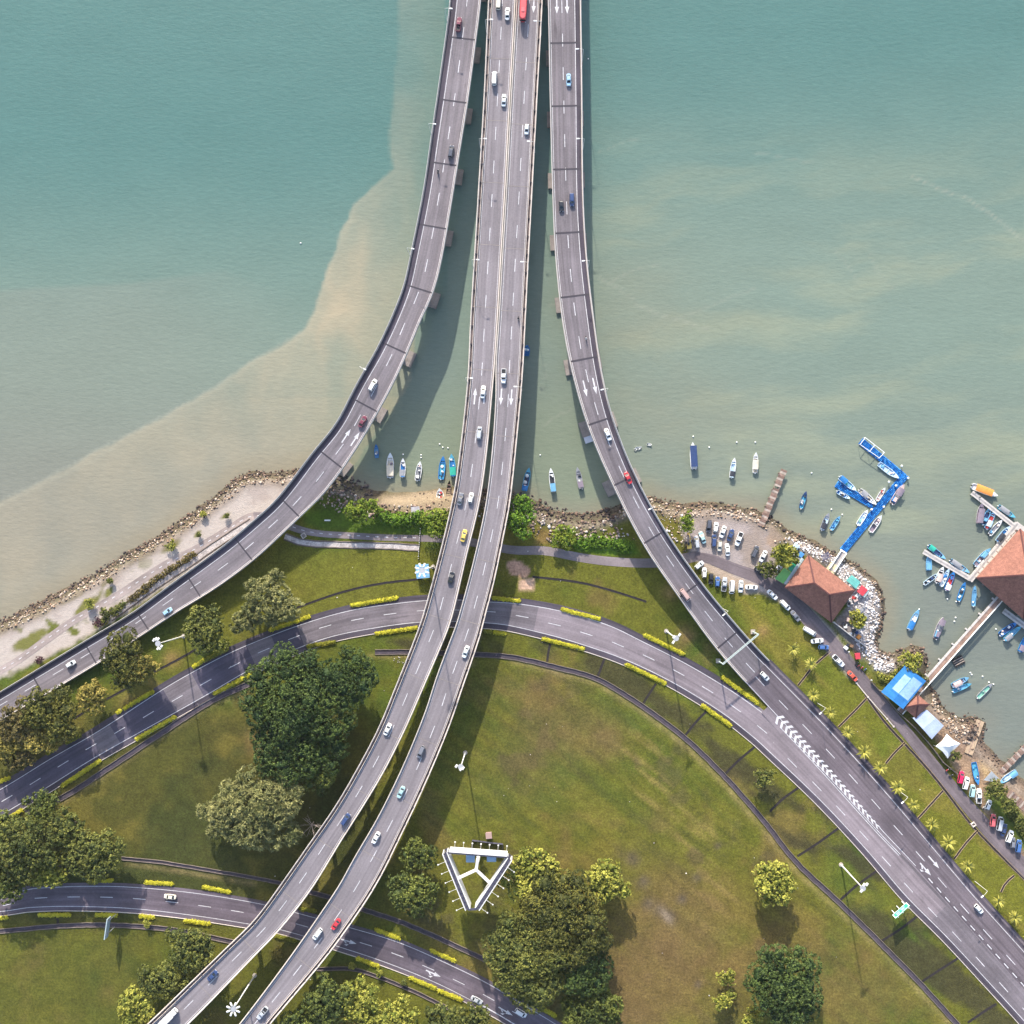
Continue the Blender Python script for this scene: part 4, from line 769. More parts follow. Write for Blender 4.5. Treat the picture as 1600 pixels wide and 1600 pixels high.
def dome(R, h, k, seed, rx=1.0, ry=1.0, lobe=0.34, flat=0.75, wild=0.16):
    """sub-lobes over a domed crown of radius R whose top is h above its middle; the outline swells and recedes"""
    r = random.Random(seed); p1, p2 = r.uniform(0, 6), r.uniform(0, 6); out = [(0, 0, 0, R * (0.66 - wild) * rx, R * (0.66 - wild) * ry, h * 0.75)]; tries = 0; pts = []
    while len(pts) < k and tries < 4000:
        tries += 1; a = r.uniform(0, 2 * PI); q = math.sqrt(r.uniform(0, 1)) * 0.80; p = (q * math.cos(a), q * math.sin(a))
        if all((p[0] - o[0]) ** 2 + (p[1] - o[1]) ** 2 > (1.15 / math.sqrt(k)) ** 2 for o in pts): pts.append(p)
    for x, y in pts:
        w = 1 + wild * math.sin(2 * math.atan2(y, x) + p1) + wild * .8 * math.sin(3 * math.atan2(y, x) + p2); x *= w; y *= w; q = min(.97, math.hypot(x, y)); s = R * lobe * r.uniform(0.72, 1.25) * (1.08 - 0.3 * q)
        out.append((x * R * rx, y * R * ry, h * math.sqrt(max(0.05, 1 - q * q)) * 0.78 + r.uniform(-.14, .10) * h, s, s * r.uniform(.85, 1.15), s * flat))
    return out
def tree(name, px, py, rpx, height, m, label, k=12, lobe=0.34, leaf=0.6, clump=1.3, per=12, group=None, rx=1.0, ry=1.0, seed=None, trunk=True, flat=0.75, depth=0.5, cat='tree', bark=None, wild=0.13, **kw):
    """(px, py, rpx) is the crown as the photo shows it; the trunk stands below the crown's middle"""
    zc = LAND_Z + height * (1 - depth * 0.6); R = rpx / F * (H - zc); c = P(px, py, zc); h = height + LAND_Z - zc
    t = thing(name, (c.x, c.y, LAND_Z), 0, label, cat, group); sd = seed if seed is not None else int(px * 7 + py * 13)
    lobes = [(x, y, z + zc - LAND_Z, a, b, e) for x, y, z, a, b, e in dome(R, h, k, sd, rx, ry, lobe, flat, wild)]
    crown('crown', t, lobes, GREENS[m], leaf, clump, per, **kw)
    if trunk:
        b = MB(); r0 = 0.10 + R * 0.045; zt = zc - LAND_Z; b.rod((0, 0, -0.3), (0, 0, zt * 0.6), r0 * 1.25, r0, 8)
        for i in range(min(6, max(3, k // 3))):
            l = lobes[1 + i * max(1, (len(lobes) - 1) // 6)] if len(lobes) > 1 + i * max(1, (len(lobes) - 1) // 6) else lobes[-1]
            b.rod((0, 0, zt * 0.55), (l[0] * 0.8, l[1] * 0.8, l[2] - l[5] * 0.3), r0 * 0.6, r0 * 0.22, 6)
        b.build('trunk', bark or M_bark, t)
    return t
BIG = 'broad trees in the interchange'
tree('rain_tree', 470, 1085, 86, 17, 'rain', 'huge dark green spreading tree beside the viaduct, north lobe of the largest clump', 34, 0.24, 0.55, 1.25, 13, BIG, rx=1.06, ry=0.92)
tree('rain_tree', 464, 1160, 70, 14, 'rain', 'dark green spreading tree forming the southern half of the largest clump', 24, 0.27, 0.55, 1.25, 13, BIG)
tree('rain_tree', 548, 1056, 47, 15, 'rain', 'dark green tree filling the corner between the largest clump and viaduct', 14, 0.3, 0.55, 1.25, 13, BIG, ry=1.05)
tree('rain_tree', 495, 1200, 36, 11, 'dark', 'lower dark green tree at the southern tip of the largest clump', 9, 0.34, 0.55, 1.2, 13, BIG)
tree('casuarina', 400, 1268, 60, 15, 'olive', 'feathery grey green tree south of the largest dark clump', 22, 0.30, 0.75, 1.5, 26, BIG, rx=1.05, wild=.26, aspect=3.4, droop=0.3, core=0.55, density=0.8)
tree('casuarina', 350, 1272, 32, 11, 'olive', 'small feathery grey green tree west of the bigger feathery one', 9, 0.38, 0.75, 1.4, 26, BIG, aspect=3.4, droop=0.3, core=0.5, density=0.7)
tree('casuarina', 437, 1248, 36, 14, 'olive', 'feathery grey green tree touching the dark clump and pointing to the viaduct', 10, 0.36, 0.75, 1.4, 26, BIG, aspect=3.4, droop=0.3, core=0.55, density=0.8)
LFT = 'trees between the left ramp and the curved road'
tree('broadleaf_tree', 200, 1030, 42, 12, 'bronze_green', 'dark green tree beside the left ramp next to six headed mast', 14, 0.32, group=LFT)
tree('flowering_tree', 222, 1048, 26, 11, 'yellow', 'golden tree leaning on the dark tree by the six headed mast', 9, 0.38, group=LFT)
tree('broadleaf_tree', 325, 982, 37, 10, 'mid', 'rounded green tree east of the six headed mast', 14, 0.32, group=LFT)
tree('casuarina', 420, 938, 44, 10, 'olive', 'feathery yellow green tree on the lawn between left ramp and curved road', 14, 0.32, 0.7, 1.3, 24, LFT, wild=.24, rx=1.15, ry=0.85, aspect=3.2, droop=0.2, core=0.5, density=0.75)
tree('casuarina', 385, 966, 22, 8, 'olive', 'small feathery yellow green tree just west of the feathery lawn tree', 7, 0.4, 0.7, 1.2, 24, LFT, aspect=3.2, droop=0.2, core=0.5, density=0.75)
tree('flowering_tree', 145, 1085, 27, 9, 'yellow', 'golden tree standing alone between the left ramp and curved road', 9, 0.36, group=LFT)
tree('broadleaf_tree', 82, 1112, 42, 12, 'bronze_green', 'dark green tree hard against the left ramp near the left edge', 14, 0.33, group=LFT, rx=1.15)
tree('broadleaf_tree', 30, 1125, 34, 11, 'bronze', 'bronze green tree at the left edge beside the ramp', 10, 0.35, group=LFT)
tree('flowering_tree', 62, 1148, 32, 9, 'yellow', 'golden tree below the dark tree near the left edge', 10, 0.36, group=LFT)
tree('flowering_tree', 12, 1160, 30, 9, 'yellow', 'golden brown tree cut by the left edge above the curved road', 9, 0.36, group=LFT)
tree('broadleaf_tree', 35, 1180, 26, 7, 'bronze', 'low bronze tree beside the curved road at the left edge', 8, 0.38, group=LFT)
WST = 'grove between the curved road and the lower road'
tree('broadleaf_tree', 70, 1262, 30, 9, 'dark', 'dark green tree at the northern tip of the left grove', 9, 0.36, group=WST)
tree('broadleaf_tree', 105, 1292, 36, 11, 'mid', 'olive green tree on the northeast side of the left grove', 11, 0.34, group=WST)
tree('broadleaf_tree', 42, 1325, 54, 13, 'mid', 'largest broad olive green tree in the left grove', 20, 0.28, group=WST, rx=1.1)
tree('broadleaf_tree', 150, 1330, 47, 12, 'mid', 'rounded green tree on the eastern side of the left grove', 18, 0.28, group=WST)
tree('broadleaf_tree', 82, 1360, 27, 9, 'light', 'lighter green tree overhanging the lower road', 8, 0.38, group=WST)
tree('broadleaf_tree', 14, 1378, 36, 10, 'dark', 'dark green tree overhanging the lower road at the left edge', 10, 0.34, group=WST)
tree('broadleaf_tree', 8, 1290, 26, 9, 'dark', 'dark green tree cut by the left edge in the grove', 7, 0.38, group=WST)
STH = 'trees along the bottom edge'
tree('broadleaf_tree', 303, 1478, 38, 10, 'mid', 'green tree in the angle between the lower road and the viaduct', 13, 0.32, group=STH)
tree('broadleaf_tree', 252, 1528, 34, 9, 'mid', 'green tree in the middle of the row beside the left carriageway', 11, 0.34, group=STH)
tree('broadleaf_tree', 215, 1568, 33, 8, 'light', 'lighter green tree lowest in the row beside the left carriageway', 11, 0.34, group=STH)
tree('broadleaf_tree', 290, 1540, 22, 7, 'mid', 'small green tree tucked against the left carriageway barrier', 7, 0.38, group=STH)
tree('broadleaf_tree', 512, 1560, 40, 11, 'dark', 'dark green tree right of the viaduct at the bottom edge', 13, 0.32, group=STH)
tree('broadleaf_tree', 468, 1595, 26, 9, 'dark', 'small dark tree touching the viaduct at the bottom edge', 8, 0.36, group=STH)
tree('flowering_tree', 566, 1565, 36, 9, 'light', 'yellow green tree south of the lower road, next to the dark one', 12, 0.34, group=STH)
tree('flowering_tree', 550, 1603, 30, 8, 'yellow', 'golden tree cut by the bottom edge', 9, 0.36, group=STH)
tree('broadleaf_tree', 620, 1598, 40, 9, 'light', 'yellow green tree cut by the bottom edge, right of the golden one', 12, 0.32, group=STH)
tree('broadleaf_tree', 690, 1600, 36, 9, 'mid', 'green tree at the bottom edge under the lower road', 12, 0.33, group=STH)
tree('broadleaf_tree', 742, 1592, 30, 9, 'mid', 'green tree overhanging the silver car on the lower road', 10, 0.35, group=STH)
tree('broadleaf_tree', 925, 1578, 43, 9, 'dark', 'dull green tree east of the lower road at the bottom edge', 15, 0.32, 0.9, 1.3, 12, STH, aspect=2.2)
MDL = 'trees on the central field'
tree('broadleaf_tree', 655, 1335, 27, 10, 'dark', 'dark green tree just left of the triangular billboard', 9, 0.35, group=MDL)
tree('broadleaf_tree', 645, 1388, 38, 11, 'dark', 'larger dark green tree lower left of the triangular billboard', 14, 0.31, group=MDL)
tree('rain_tree', 880, 1435, 76, 15, 'bronze_green', 'broad bronze green canopy right of the triangular billboard', 26, 0.26, 0.5, 1.15, 13, MDL)
tree('rain_tree', 825, 1490, 74, 15, 'mid', 'broad green canopy overhanging the lower road below the billboard', 26, 0.26, 0.5, 1.15, 13, MDL, rx=0.95, ry=1.05)
tree('rain_tree', 905, 1505, 50, 12, 'rain', 'darker canopy at the southeast of the central clump', 16, 0.3, 0.5, 1.15, 13, MDL)
tree('broadleaf_tree', 828, 1362, 46, 13, 'light', 'bright clumpy tree against the right arm of the triangular billboard', 16, 0.30, 0.75, 1.4, 12, MDL)
tree('broadleaf_tree', 947, 1376, 33, 10, 'light', 'pale green leafy tree on the north edge of the central clump', 12, 0.33, 0.8, 1.4, 12, MDL)
tree('broadleaf_tree', 1208, 1378, 34, 9, 'light', 'round bright yellow green tree alone by the long drain', 16, 0.30, 0.75, 1.3, 12, MDL)
tree('rain_tree', 1222, 1538, 66, 13, 'rain', 'large round dark green tree at the bottom right of the field', 26, 0.25, 0.55, 1.2, 13, MDL, rx=0.97, ry=1.0)
tree('small_tree', 1135, 1525, 14, 5, 'light', 'upper of two small round clipped trees by the large dark tree', 6, 0.42, 0.45, 0.9, 12, MDL)
tree('small_tree', 1130, 1561, 15, 5, 'light', 'lower of two small round clipped trees by the large dark tree', 6, 0.42, 0.45, 0.9, 12, MDL)
tree('small_tree', 1172, 1592, 17, 5, 'light', 'small bright tree against the large dark tree at the bottom edge', 6, 0.42, 0.45, 0.9, 12, MDL)
tree('small_tree', 1196, 1215, 17, 6, 'mid', 'small sparse tree on the verge between long drain and road', 6, 0.42, 0.5, 1.0, 11, MDL, density=0.8)
SHR = 'trees along the shore'
tree('broadleaf_tree', 560, 799, 20, 6, 'lime', 'bright green tree on the rocks nearest the left ramp', 8, 0.38, group=SHR, leaf=0.5, clump=1.0)
tree('small_tree', 583, 792, 13, 5, 'lime', 'small bright green tree stuck to the one nearest the left ramp', 5, 0.44, group=SHR, leaf=0.5, clump=1.0)
tree('broadleaf_tree', 684, 812, 24, 7, 'lime', 'bright green tree beside the viaduct above the footpath', 9, 0.37, group=SHR, leaf=0.5, clump=1.0)
tree('broadleaf_tree', 813, 806, 30, 9, 'fern', 'large vivid green tree squeezed between the viaduct and the rocks', 12, 0.33, group=SHR, leaf=0.5, clump=1.0, ry=1.25, rx=0.85)
tree('shrub', 880, 839, 20, 4, 'lime', 'round bright green bush beside the rocks north of the footpath', 9, 0.38, group=SHR, leaf=0.45, clump=0.9, cat='bush')
tree('small_tree', 1074, 815, 14, 6, 'lime', 'bright green tree at the car park corner beside the right ramp', 7, 0.4, group=SHR, leaf=0.5, clump=1.0, ry=1.2)
tree('broadleaf_tree', 1226, 866, 18, 7, 'light', 'bright leafy tree beside the restaurant roof corner', 8, 0.38, group=SHR, leaf=0.9, clump=1.3, aspect=2.5)
tree('broadleaf_tree', 1199, 888, 15, 5, 'mid', 'olive green tree at the end of the car park', 7, 0.4, group=SHR, leaf=0.45, clump=0.9)
tree('broadleaf_tree', 1338, 967, 13, 5, 'light', 'small tree in the yard below the restaurant', 6, 0.42, group=SHR, leaf=0.8, clump=1.1, aspect=2.5)
tree('shrub', 1420, 1032, 17, 3.5, 'light', 'yellow green bush on the rocky spit above the blue roof', 8, 0.4, group=SHR, leaf=0.45, clump=0.9, cat='bush')
tree('broadleaf_tree', 1553, 1234, 17, 6, 'mid', 'rounded olive tree beside the parked cars at the right edge', 9, 0.36, group=SHR, leaf=0.5, clump=1.0)
tree('broadleaf_tree', 1573, 1256, 12, 5, 'mid', 'smaller olive tree just below the rounded one at the right edge', 6, 0.4, group=SHR, leaf=0.5, clump=1.0)
tree('shrub', 1493, 1181, 8, 3, 'mid', 'small bush below the white tent', 5, 0.45, group=SHR, leaf=0.4, clump=0.8, cat='bush')
for x, y, r, m, lb in ((62, 1031, 7, 'purple', 'dark purple shrub beside the left ramp near the left edge'), (153, 973, 9, 'purple', 'dark purple shrub where the left ramp meets the promenade'), (268, 852, 9, 'light', 'yellow green shrub alone on the pale promenade'), (140, 943, 11, 'light', 'yellow green shrub on the seaward side of the promenade track'), (164, 958, 10, 'mid', 'green shrub beside the purple one on the promenade'), (172, 908, 5, 'mid', 'small green shrub among the promenade rocks'), (354, 806, 4, 'mid', 'tiny dark shrub in the middle of the pale promenade'), (311, 835, 3, 'mid', 'tiny dark shrub beside the promenade track'), (318, 803, 5, 'light', 'tiny yellow green shrub among the stones of the rock belt'), (433, 1490, 12, 'yellow', 'golden shrub in the shade between the two carriageways'), (551, 1508, 6, 'light', 'small shrub between hedges south of the lower road'), (593, 1520, 6, 'light', 'second small shrub south of the lower road by the drain'), (631, 1535, 5, 'mid', 'third small shrub south of the lower road by the drain'), (231, 1443, 7, 'light', 'small shrub below the lower road left of the signboard shadow')):
    tree('shrub', x, y, r * .8, 1.2 + r * 0.08, m, lb, 5, 0.45, 0.4, 0.8, 11, 'small shrubs', cat='shrub', trunk=True)
# long low growth behind the little beach, along the promenade lane and by the car park
def low_growth(name, pts, w, h, m, label, cat, group=None, leaf=0.5, clump=0.95, per=12, step=None, z=LAND_Z, jit=0.25):
    W = [P(x, y, z) for x, y in catmull(pts, 6)]; d = [0]
    for a, b in zip(W[:-1], W[1:]): d.append(d[-1] + (b - a).length)
    c = W[len(W) // 2]; t = thing(name, (c.x, c.y, z), 0, label, cat, group); lob = []; q = 0; st = step or w * 0.55
    while q <= d[-1]:
        x = np.interp(q, d, [p.x for p in W]); y = np.interp(q, d, [p.y for p in W]); k = random.uniform(1 - jit, 1 + jit)
        lob.append((x - c.x + random.uniform(-jit, jit) * w * .4, y - c.y + random.uniform(-jit, jit) * w * .4, h * 0.25, w / 2 * k, w / 2 * k, h * 0.75 * random.uniform(1 - jit, 1 + jit))); q += st
    crown('foliage', t, lob, GREENS[m], leaf, clump, per); b = MB()
    for l in lob[::3]: b.rod((l[0], l[1], -.2), (l[0] + .1, l[1], h * 0.5), 0.06, 0.04, 5)
    b.build('stem', M_bark, t); return t
low_growth('shrubbery', [(598, 806), (612, 812), (630, 813), (648, 808), (664, 812)], 4.2, 2.6, 'fern', 'vivid green row of bushes behind the little sandy beach', 'bushes', SHR)
low_growth('shrubbery', [(905, 850), (930, 846), (958, 848), (985, 860)], 4.0, 1.2, 'fern', 'bright green low growth between the rocks and footpath by the right ramp', 'bushes', SHR)
low_growth('hedgerow', [(305, 865), (280, 881), (245, 905), (215, 930), (200, 940)], 1.9, 1.1, 'bronze', 'dark ragged hedge along the promenade track beside the left ramp', 'hedge', SHR, 0.4, 0.8)
low_growth('hedgerow', [(195, 944), (172, 960), (160, 975)], 2.6, 1.5, 'mid', 'thick green hedge where the promenade track nears the left ramp', 'hedge', SHR, 0.4, 0.8)
low_growth('shrubbery', [(1580, 1266), (1596, 1290), (1612, 1316)], 3.6, 1.2, 'mid', 'green thicket between parked cars and the wooden landing at right edge', 'bushes', SHR)
low_growth('shrubbery', [(1405, 1046), (1425, 1050), (1442, 1062)], 2.4, 1.4, 'mid', 'strip of green scrub beside the long jetty and blue roof', 'bushes', SHR)
low_growth('shrubbery', [(1376, 1056), (1390, 1062), (1402, 1048)], 2.2, 1.2, 'light', 'scrubby growth between the white stones and blue roof', 'bushes', SHR)
# ---- bare tree
t = thing('dead_tree', P(490, 1284, LAND_Z), 0, 'bare grey dead tree beside the viaduct below the dark clump', 'tree'); b = MB(); b.rod((0, 0, -.3), (0.2, 0, 4.5), .22, .15, 8); b.build('trunk', M_barkp, t); r = random.Random(5)
for i in range(13):
    a = r.uniform(0, 2 * PI); l = r.uniform(2.4, 4.6); z0 = r.uniform(3.0, 4.6); e = Vector((0.2 + l * math.cos(a), l * math.sin(a), z0 + r.uniform(1.0, 3.0))); b = MB(); s0 = Vector((0.15, 0, z0)); b.rod(s0, e, .09, .035, 5)
    for j in range(3): m_ = s0.lerp(e, r.uniform(.45, .9)); b.rod(m_, m_ + Vector((r.uniform(-1.2, 1.2), r.uniform(-1.2, 1.2), r.uniform(.2, .8))), .04, .02, 4)
    b.build('branch', M_barkp, t)
# ---- palms: every frond its own piece
def frond_mesh(L, name):
    V, Fc = [], []; n = 7
    for i in range(n):
        u = i / (n - 1); x = L * u; z = 0.9 * u * 1.0 - 1.5 * u * u * L / 3.2; w = (0.05 + 0.26 * math.sin(PI * min(1, u * 0.92 + 0.08)) ** 0.8) * (1 - 0.3 * u); V += [(x, -w, z - 0.16 * w), (x, 0, z), (x, w, z - 0.16 * w)]
    for i in range(n - 1): a = 3 * i; Fc += [(a, a + 3, a + 4, a + 1), (a + 1, a + 4, a + 5, a + 2)]
    b = MB(); b.add(V, Fc); return b.mesh(name, mat('palm_leaf', (0.27, 0.25, 0.040), 0.6, noise=((1.5, 0.6, 1.3),), space='object'))
FROND = [frond_mesh(2.7, 'frond'), frond_mesh(2.3, 'frond_short')]
TRUNKP = MB().rod((0, 0, -.3), (.05, 0, 2.6), .22, .15, 8).mesh('trunk', M_bark)
PALMS = [(1237, 1013), (1264, 1036), (1268, 1084), (1294, 1111), (1321, 1142), (1346, 1172), (1371, 1197), (1399, 1227), (1423, 1255), (1451, 1285), (1477, 1314), (1507, 1349), (1555, 1404), (1580, 1429), (1604, 1460), (1629, 1487)]
_ord = ['first', 'second', 'third', 'fourth', 'fifth', 'sixth', 'seventh', 'eighth', 'ninth', 'tenth', 'eleventh', 'twelfth', 'thirteenth', 'fourteenth', 'fifteenth', 'sixteenth', 'seventeenth', 'eighteenth']
for i, (x, y) in enumerate(PALMS):
    t = thing('palm', P(x, y, LAND_Z), random.uniform(0, 6), f'{_ord[i]} yellow green palm from the top in the row along the right road', 'palm', 'palms in a row beside the road'); inst('trunk', TRUNKP, t); n = random.randint(24, 33); s = random.uniform(0.86, 1.16)
    for k in range(n):
        e = random.uniform(-0.95, 0.35); inst('frond', FROND[k % 2], t, (0.05, 0, 2.55), (random.uniform(-.2, .2), e, 2 * PI * k / n + random.uniform(-.25, .25)), (s, s, s))
# ---- clipped yellow hedges
M_twig = M_bark
def hedge(a, b, label, m='hedge', w=1.45, h=0.62, z=LAND_Z, group=None):
    A, B = P(*a, z), P(*b, z); c = (A + B) / 2; d = B - A; L = d.length; t = thing('hedge', c, math.atan2(d.y, d.x), label, 'hedge', group); n = max(3, int(L / .62)); lob = []
    for i in range(n):
        x = -L / 2 + L * (i + .5) / n; lob.append((x, random.uniform(-.06, .06), h * 0.42, .72, w / 2 * random.uniform(.92, 1.06), h * 0.58 * random.uniform(.94, 1.06)))
    crown('foliage', t, lob, GREENS[m], 0.24, 0.42, 7, core=0.95, density=0.6)
    q = MB()
    for i in range(0, n, 3): q.rod((lob[i][0], 0, -.2), (lob[i][0], .05, h * 0.5), .05, .04, 5)
    q.build('stem', M_twig, t)
HU = [((0, 1221), (16, 1215)), ((74, 1177), (84, 1171), 1), ((104, 1161), (126, 1148), 1), ((184, 1113), (189, 1110)), ((194, 1107), (240, 1080)), ((302, 1042), (320, 1031)), ((321, 1031), (356, 1014), 1), ((422, 985), (484, 963)), ((549, 946), (621, 934)), ((770, 934), (812, 939)), ((878, 952), (937, 967)), ((1007, 992), (1068, 1022)), ((1128, 1058), (1184, 1099))]
HL = [((0, 1287), (35, 1265)), ((97, 1228), (157, 1188)), ((213, 1155), (274, 1120)), ((335, 1084), (393, 1053)), ((480, 1010), (524, 1003), 1), ((587, 990), (652, 981)), ((757, 986), (768, 987), 1), ((772, 988), (789, 990)), ((848, 998), (912, 1014)), ((978, 1038), (1040, 1068)), ((1097, 1102), (1142, 1134))]
EU = [((48, 1381), (68, 1379), 1), ((138, 1377), (158, 1376), 1), ((160, 1376), (176, 1375)), ((228, 1378), (270, 1381)), ((317, 1385), (337, 1389)), ((338, 1389), (360, 1394)), ((470, 1420), (493, 1423), 1), ((587, 1452), (625, 1466)), ((673, 1484), (711, 1501)), ((833, 1567), (868, 1587))]
EL = [((-6, 1435), (12, 1433)), ((62, 1429), (110, 1429)), ((150, 1429), (183, 1430)), ((218, 1431), (241, 1433)), ((289, 1438), (328, 1443)), ((430, 1462), (462, 1469), 1), ((558, 1497), (592, 1509)), ((640, 1527), (681, 1544)), ((685, 1547), (722, 1562))]
for lst, side in ((HU, 'seaward side of the curved road'), (HL, 'inland side of the curved road'), (EU, 'upper side of the lower road'), (EL, 'underside of the lower road')):
    for i, q in enumerate(lst):
        hedge(q[0], q[1], f'{_ord[i]} clipped yellow hedge from the left on the {side}', 'hedge_dull' if len(q) > 2 else 'hedge', group=f'clipped hedges, {side}')

# ================================================================== VEHICLES
def paint(name, c, rough=0.3): return mat('paint_' + name, c, rough, spec=0.5, coat=0.3, noise=((0.9, 0.94, 1.04),), space='object')
PAINT = {n: paint(n, c) for n, c in dict(white=(.74, .74, .73), pearl=(.66, .68, .68), silver=(.42, .44, .47), grey=(.17, .175, .20), darkgrey=(.075, .08, .10), black=(.022, .024, .030), navy=(.035, .06, .15), blue=(.055, .13, .33), skyblue=(.30, .48, .62), red=(.50, .035, .045), crimson=(.52, .02, .09), maroon=(.17, .045, .065), orange_red=(.55, .09, .05), yellow=(.72, .50, .10), teal=(.33, .50, .52), pink=(.50, .33, .29), rose=(.60, .12, .13), cream=(.62, .57, .47)).items()}
M_glass = mat('car_glass', (0.012, 0.016, 0.020), 0.06, spec=0.6); M_tyre = mat('tyre', (0.018, 0.018, 0.019), 0.9); M_lamp = mat('lamp_lens', (0.75, 0.76, 0.78), 0.15, spec=0.6); M_plastic = mat('black_plastic', (0.03, 0.03, 0.032), 0.6)
WHEEL = MB().rod((0, -.10, 0), (0, .10, 0), .32, n=12).mesh('wheel', M_tyre); BIGWHEEL = MB().rod((0, -.15, 0), (0, .15, 0), .48, n=12).mesh('wheel_large', M_tyre)
HEADL = MB().box((0, 0, 0), (.10, .36, .16)).mesh('headlight', M_lamp)
def plan(L, W, z, ins, n=5, p=2.6, nose=0.0):
    """rounded rectangle outline at height z, inset by ins"""
    r = []
    for i in range(20):
        t = 2 * PI * (i + .5) / 20; c, s_ = math.cos(t), math.sin(t); q = 5.0
        k = (abs(c) ** q + abs(s_) ** q) ** (-1 / q); x = k * c * (L / 2 - ins); y = k * s_ * (W / 2 - ins) * (1 - nose * max(0, c) ** 3); r.append((x, y, z))
    return r
# kind: length, width, belt height, roof height, cabin (rear bottom, rear top, front top, front bottom) as x, rim
KINDS = {'hatchback': (3.75, 1.68, .86, 1.46, (-1.80, -1.45, .28, 1.02)), 'saloon': (4.45, 1.74, .86, 1.42, (-1.50, -.88, .42, 1.22)), 'people_carrier': (4.5, 1.78, .95, 1.66, (-2.15, -1.95, .75, 1.50)), 'van': (4.9, 1.84, 1.05, 2.0, (-2.38, -2.30, 1.50, 2.15)), 'pickup': (5.2, 1.84, 1.00, 1.74, (-.62, -.45, .62, 1.25))}
PROTO = {}
def car_proto(kind):
    L, W, zb, zt, (rb, rt_, ft, fb) = KINDS[kind]; b = MB()
    b.rings([plan(L, W, .26, .16), plan(L, W, .42, .0), plan(L, W, .62, -.01, nose=.06), plan(L, W, zb - .06, .05, nose=.10), plan(L, W, zb, .14, nose=.12)])
    wb, wt = W / 2 - .10, W / 2 - .26; ro = [(rt_, -wt, zt - .03), (ft, -wt, zt - .03), (ft, wt, zt - .03), (rt_, wt, zt - .03)]; bo = [(rb, -wb, zb - .03), (fb, -wb, zb - .03), (fb, wb, zb - .03), (rb, wb, zb - .03)]
    b.add(bo + ro, [(0, 1, 5, 4), (1, 2, 6, 5), (2, 3, 7, 6), (3, 0, 4, 7), (4, 5, 6, 7)]); m_ = (rt_ + ft) / 2; hl = (ft - rt_) / 2
    b.add([(rt_ + .02, -wt + .03, zt - .032), (ft - .02, -wt + .03, zt - .032), (ft - .02, wt - .03, zt - .032), (rt_ + .02, wt - .03, zt - .032), (m_ - hl * .8, -wt * .8, zt + .03), (m_ + hl * .75, -wt * .8, zt + .03), (m_ + hl * .75, wt * .8, zt + .03), (m_ - hl * .8, wt * .8, zt + .03)], [(4, 5, 6, 7), (0, 1, 5, 4), (1, 2, 6, 5), (2, 3, 7, 6), (3, 0, 4, 7)])
    if kind == 'pickup':      # open load bed: dark floor with raised sides
        b.box(((-L / 2 + rb) / 2 - .05, W / 2 - .13, zb + .10), (abs(rb + L / 2) - .3, .10, .30)); b.box(((-L / 2 + rb) / 2 - .05, -W / 2 + .13, zb + .10), (abs(rb + L / 2) - .3, .10, .30)); b.box((-L / 2 + .18, 0, zb + .10), (.10, W - .30, .30))
    for s in (-1, 1): b.box((fb - .25, s * (W / 2 + .02), zb + .06), (.18, .16, .12))      # mirrors
    parts = [('body', b.mesh('body', PAINT['white']), (0, 0, 0))]
    def pane(nm, q):
        q = [Vector(v) for v in q]; c = sum(q, Vector()) / 4; n = (q[1] - q[0]).cross(q[3] - q[0]).normalized(); q2 = [c + (v - c) * .86 + n * .012 for v in q]; q1 = [c + (v - c) * .86 - n * .03 for v in q]
        parts.append((nm, MB().add(q1 + q2, [(4, 5, 6, 7), (0, 1, 5, 4), (1, 2, 6, 5), (2, 3, 7, 6), (3, 0, 4, 7)]).mesh(nm, M_glass), (0, 0, 0)))
    pane('windscreen', [bo[1], bo[2], ro[2], ro[1]]); pane('rear_window', [bo[3], bo[0], ro[0], ro[3]]); pane('side_window', [bo[0], bo[1], ro[1], ro[0]]); pane('side_window', [bo[2], bo[3], ro[3], ro[2]])
    if kind == 'pickup': parts.append(('load_bed', MB().box(((-L / 2 + rb) / 2 - .05, 0, zb + .012), (abs(rb + L / 2) - .42, W - .36, .03)).mesh('load_bed', M_plastic), (0, 0, 0)))
    for x in (-L * .30, L * .31):
        for s in (-1, 1): parts.append(('wheel', WHEEL, (x, s * (W / 2 - .10), .32)))
    for s in (-1, 1): parts.append(('headlight', HEADL, (L / 2 - .05, s * (W / 2 - .34), .60)))
    return parts
def vehicle(kind, col, loc, heading, label, pitch=0.0, cat=None, group=None, name=None):
    if kind not in PROTO: PROTO[kind] = car_proto(kind)
    t = thing(name or kind, loc, heading, label, cat or {'saloon': 'car', 'hatchback': 'car', 'people_carrier': 'car', 'pickup': 'pickup truck', 'van': 'van'}[kind], group); t.rotation_euler = (0, pitch, heading)
    for nm, me, lc in PROTO[kind]:
        o = inst(nm, me, t, lc)
        if nm == 'body': o.material_slots[0].link = 'OBJECT'; o.material_slots[0].material = PAINT[col]
    return t
def on_road(R, px, py, sense, dz=0.03):
    q, lat, z = R.locate(px, py); y, p = R.yaw(q); pt = R.pt(q, 'C', lat, dz); return (pt, y, p) if sense > 0 else (pt, y + PI, -p)
def drive(R, px, py, sense, kind, col, label, group): l, y, p = on_road(R, px, py, sense); return vehicle(kind, col, l, y, label, p, group=group)
GA, GB, GC = 'vehicles on the left ramp', 'vehicles on the viaduct', 'vehicles on the right ramp'
drive(RA, 717, 40, -1, 'pickup', 'maroon', 'dark maroon pickup highest on the left ramp', GA); drive(RA, 705, 238, -1, 'people_carrier', 'darkgrey', 'dark grey people carrier on the left ramp above the motorcycle', GA)
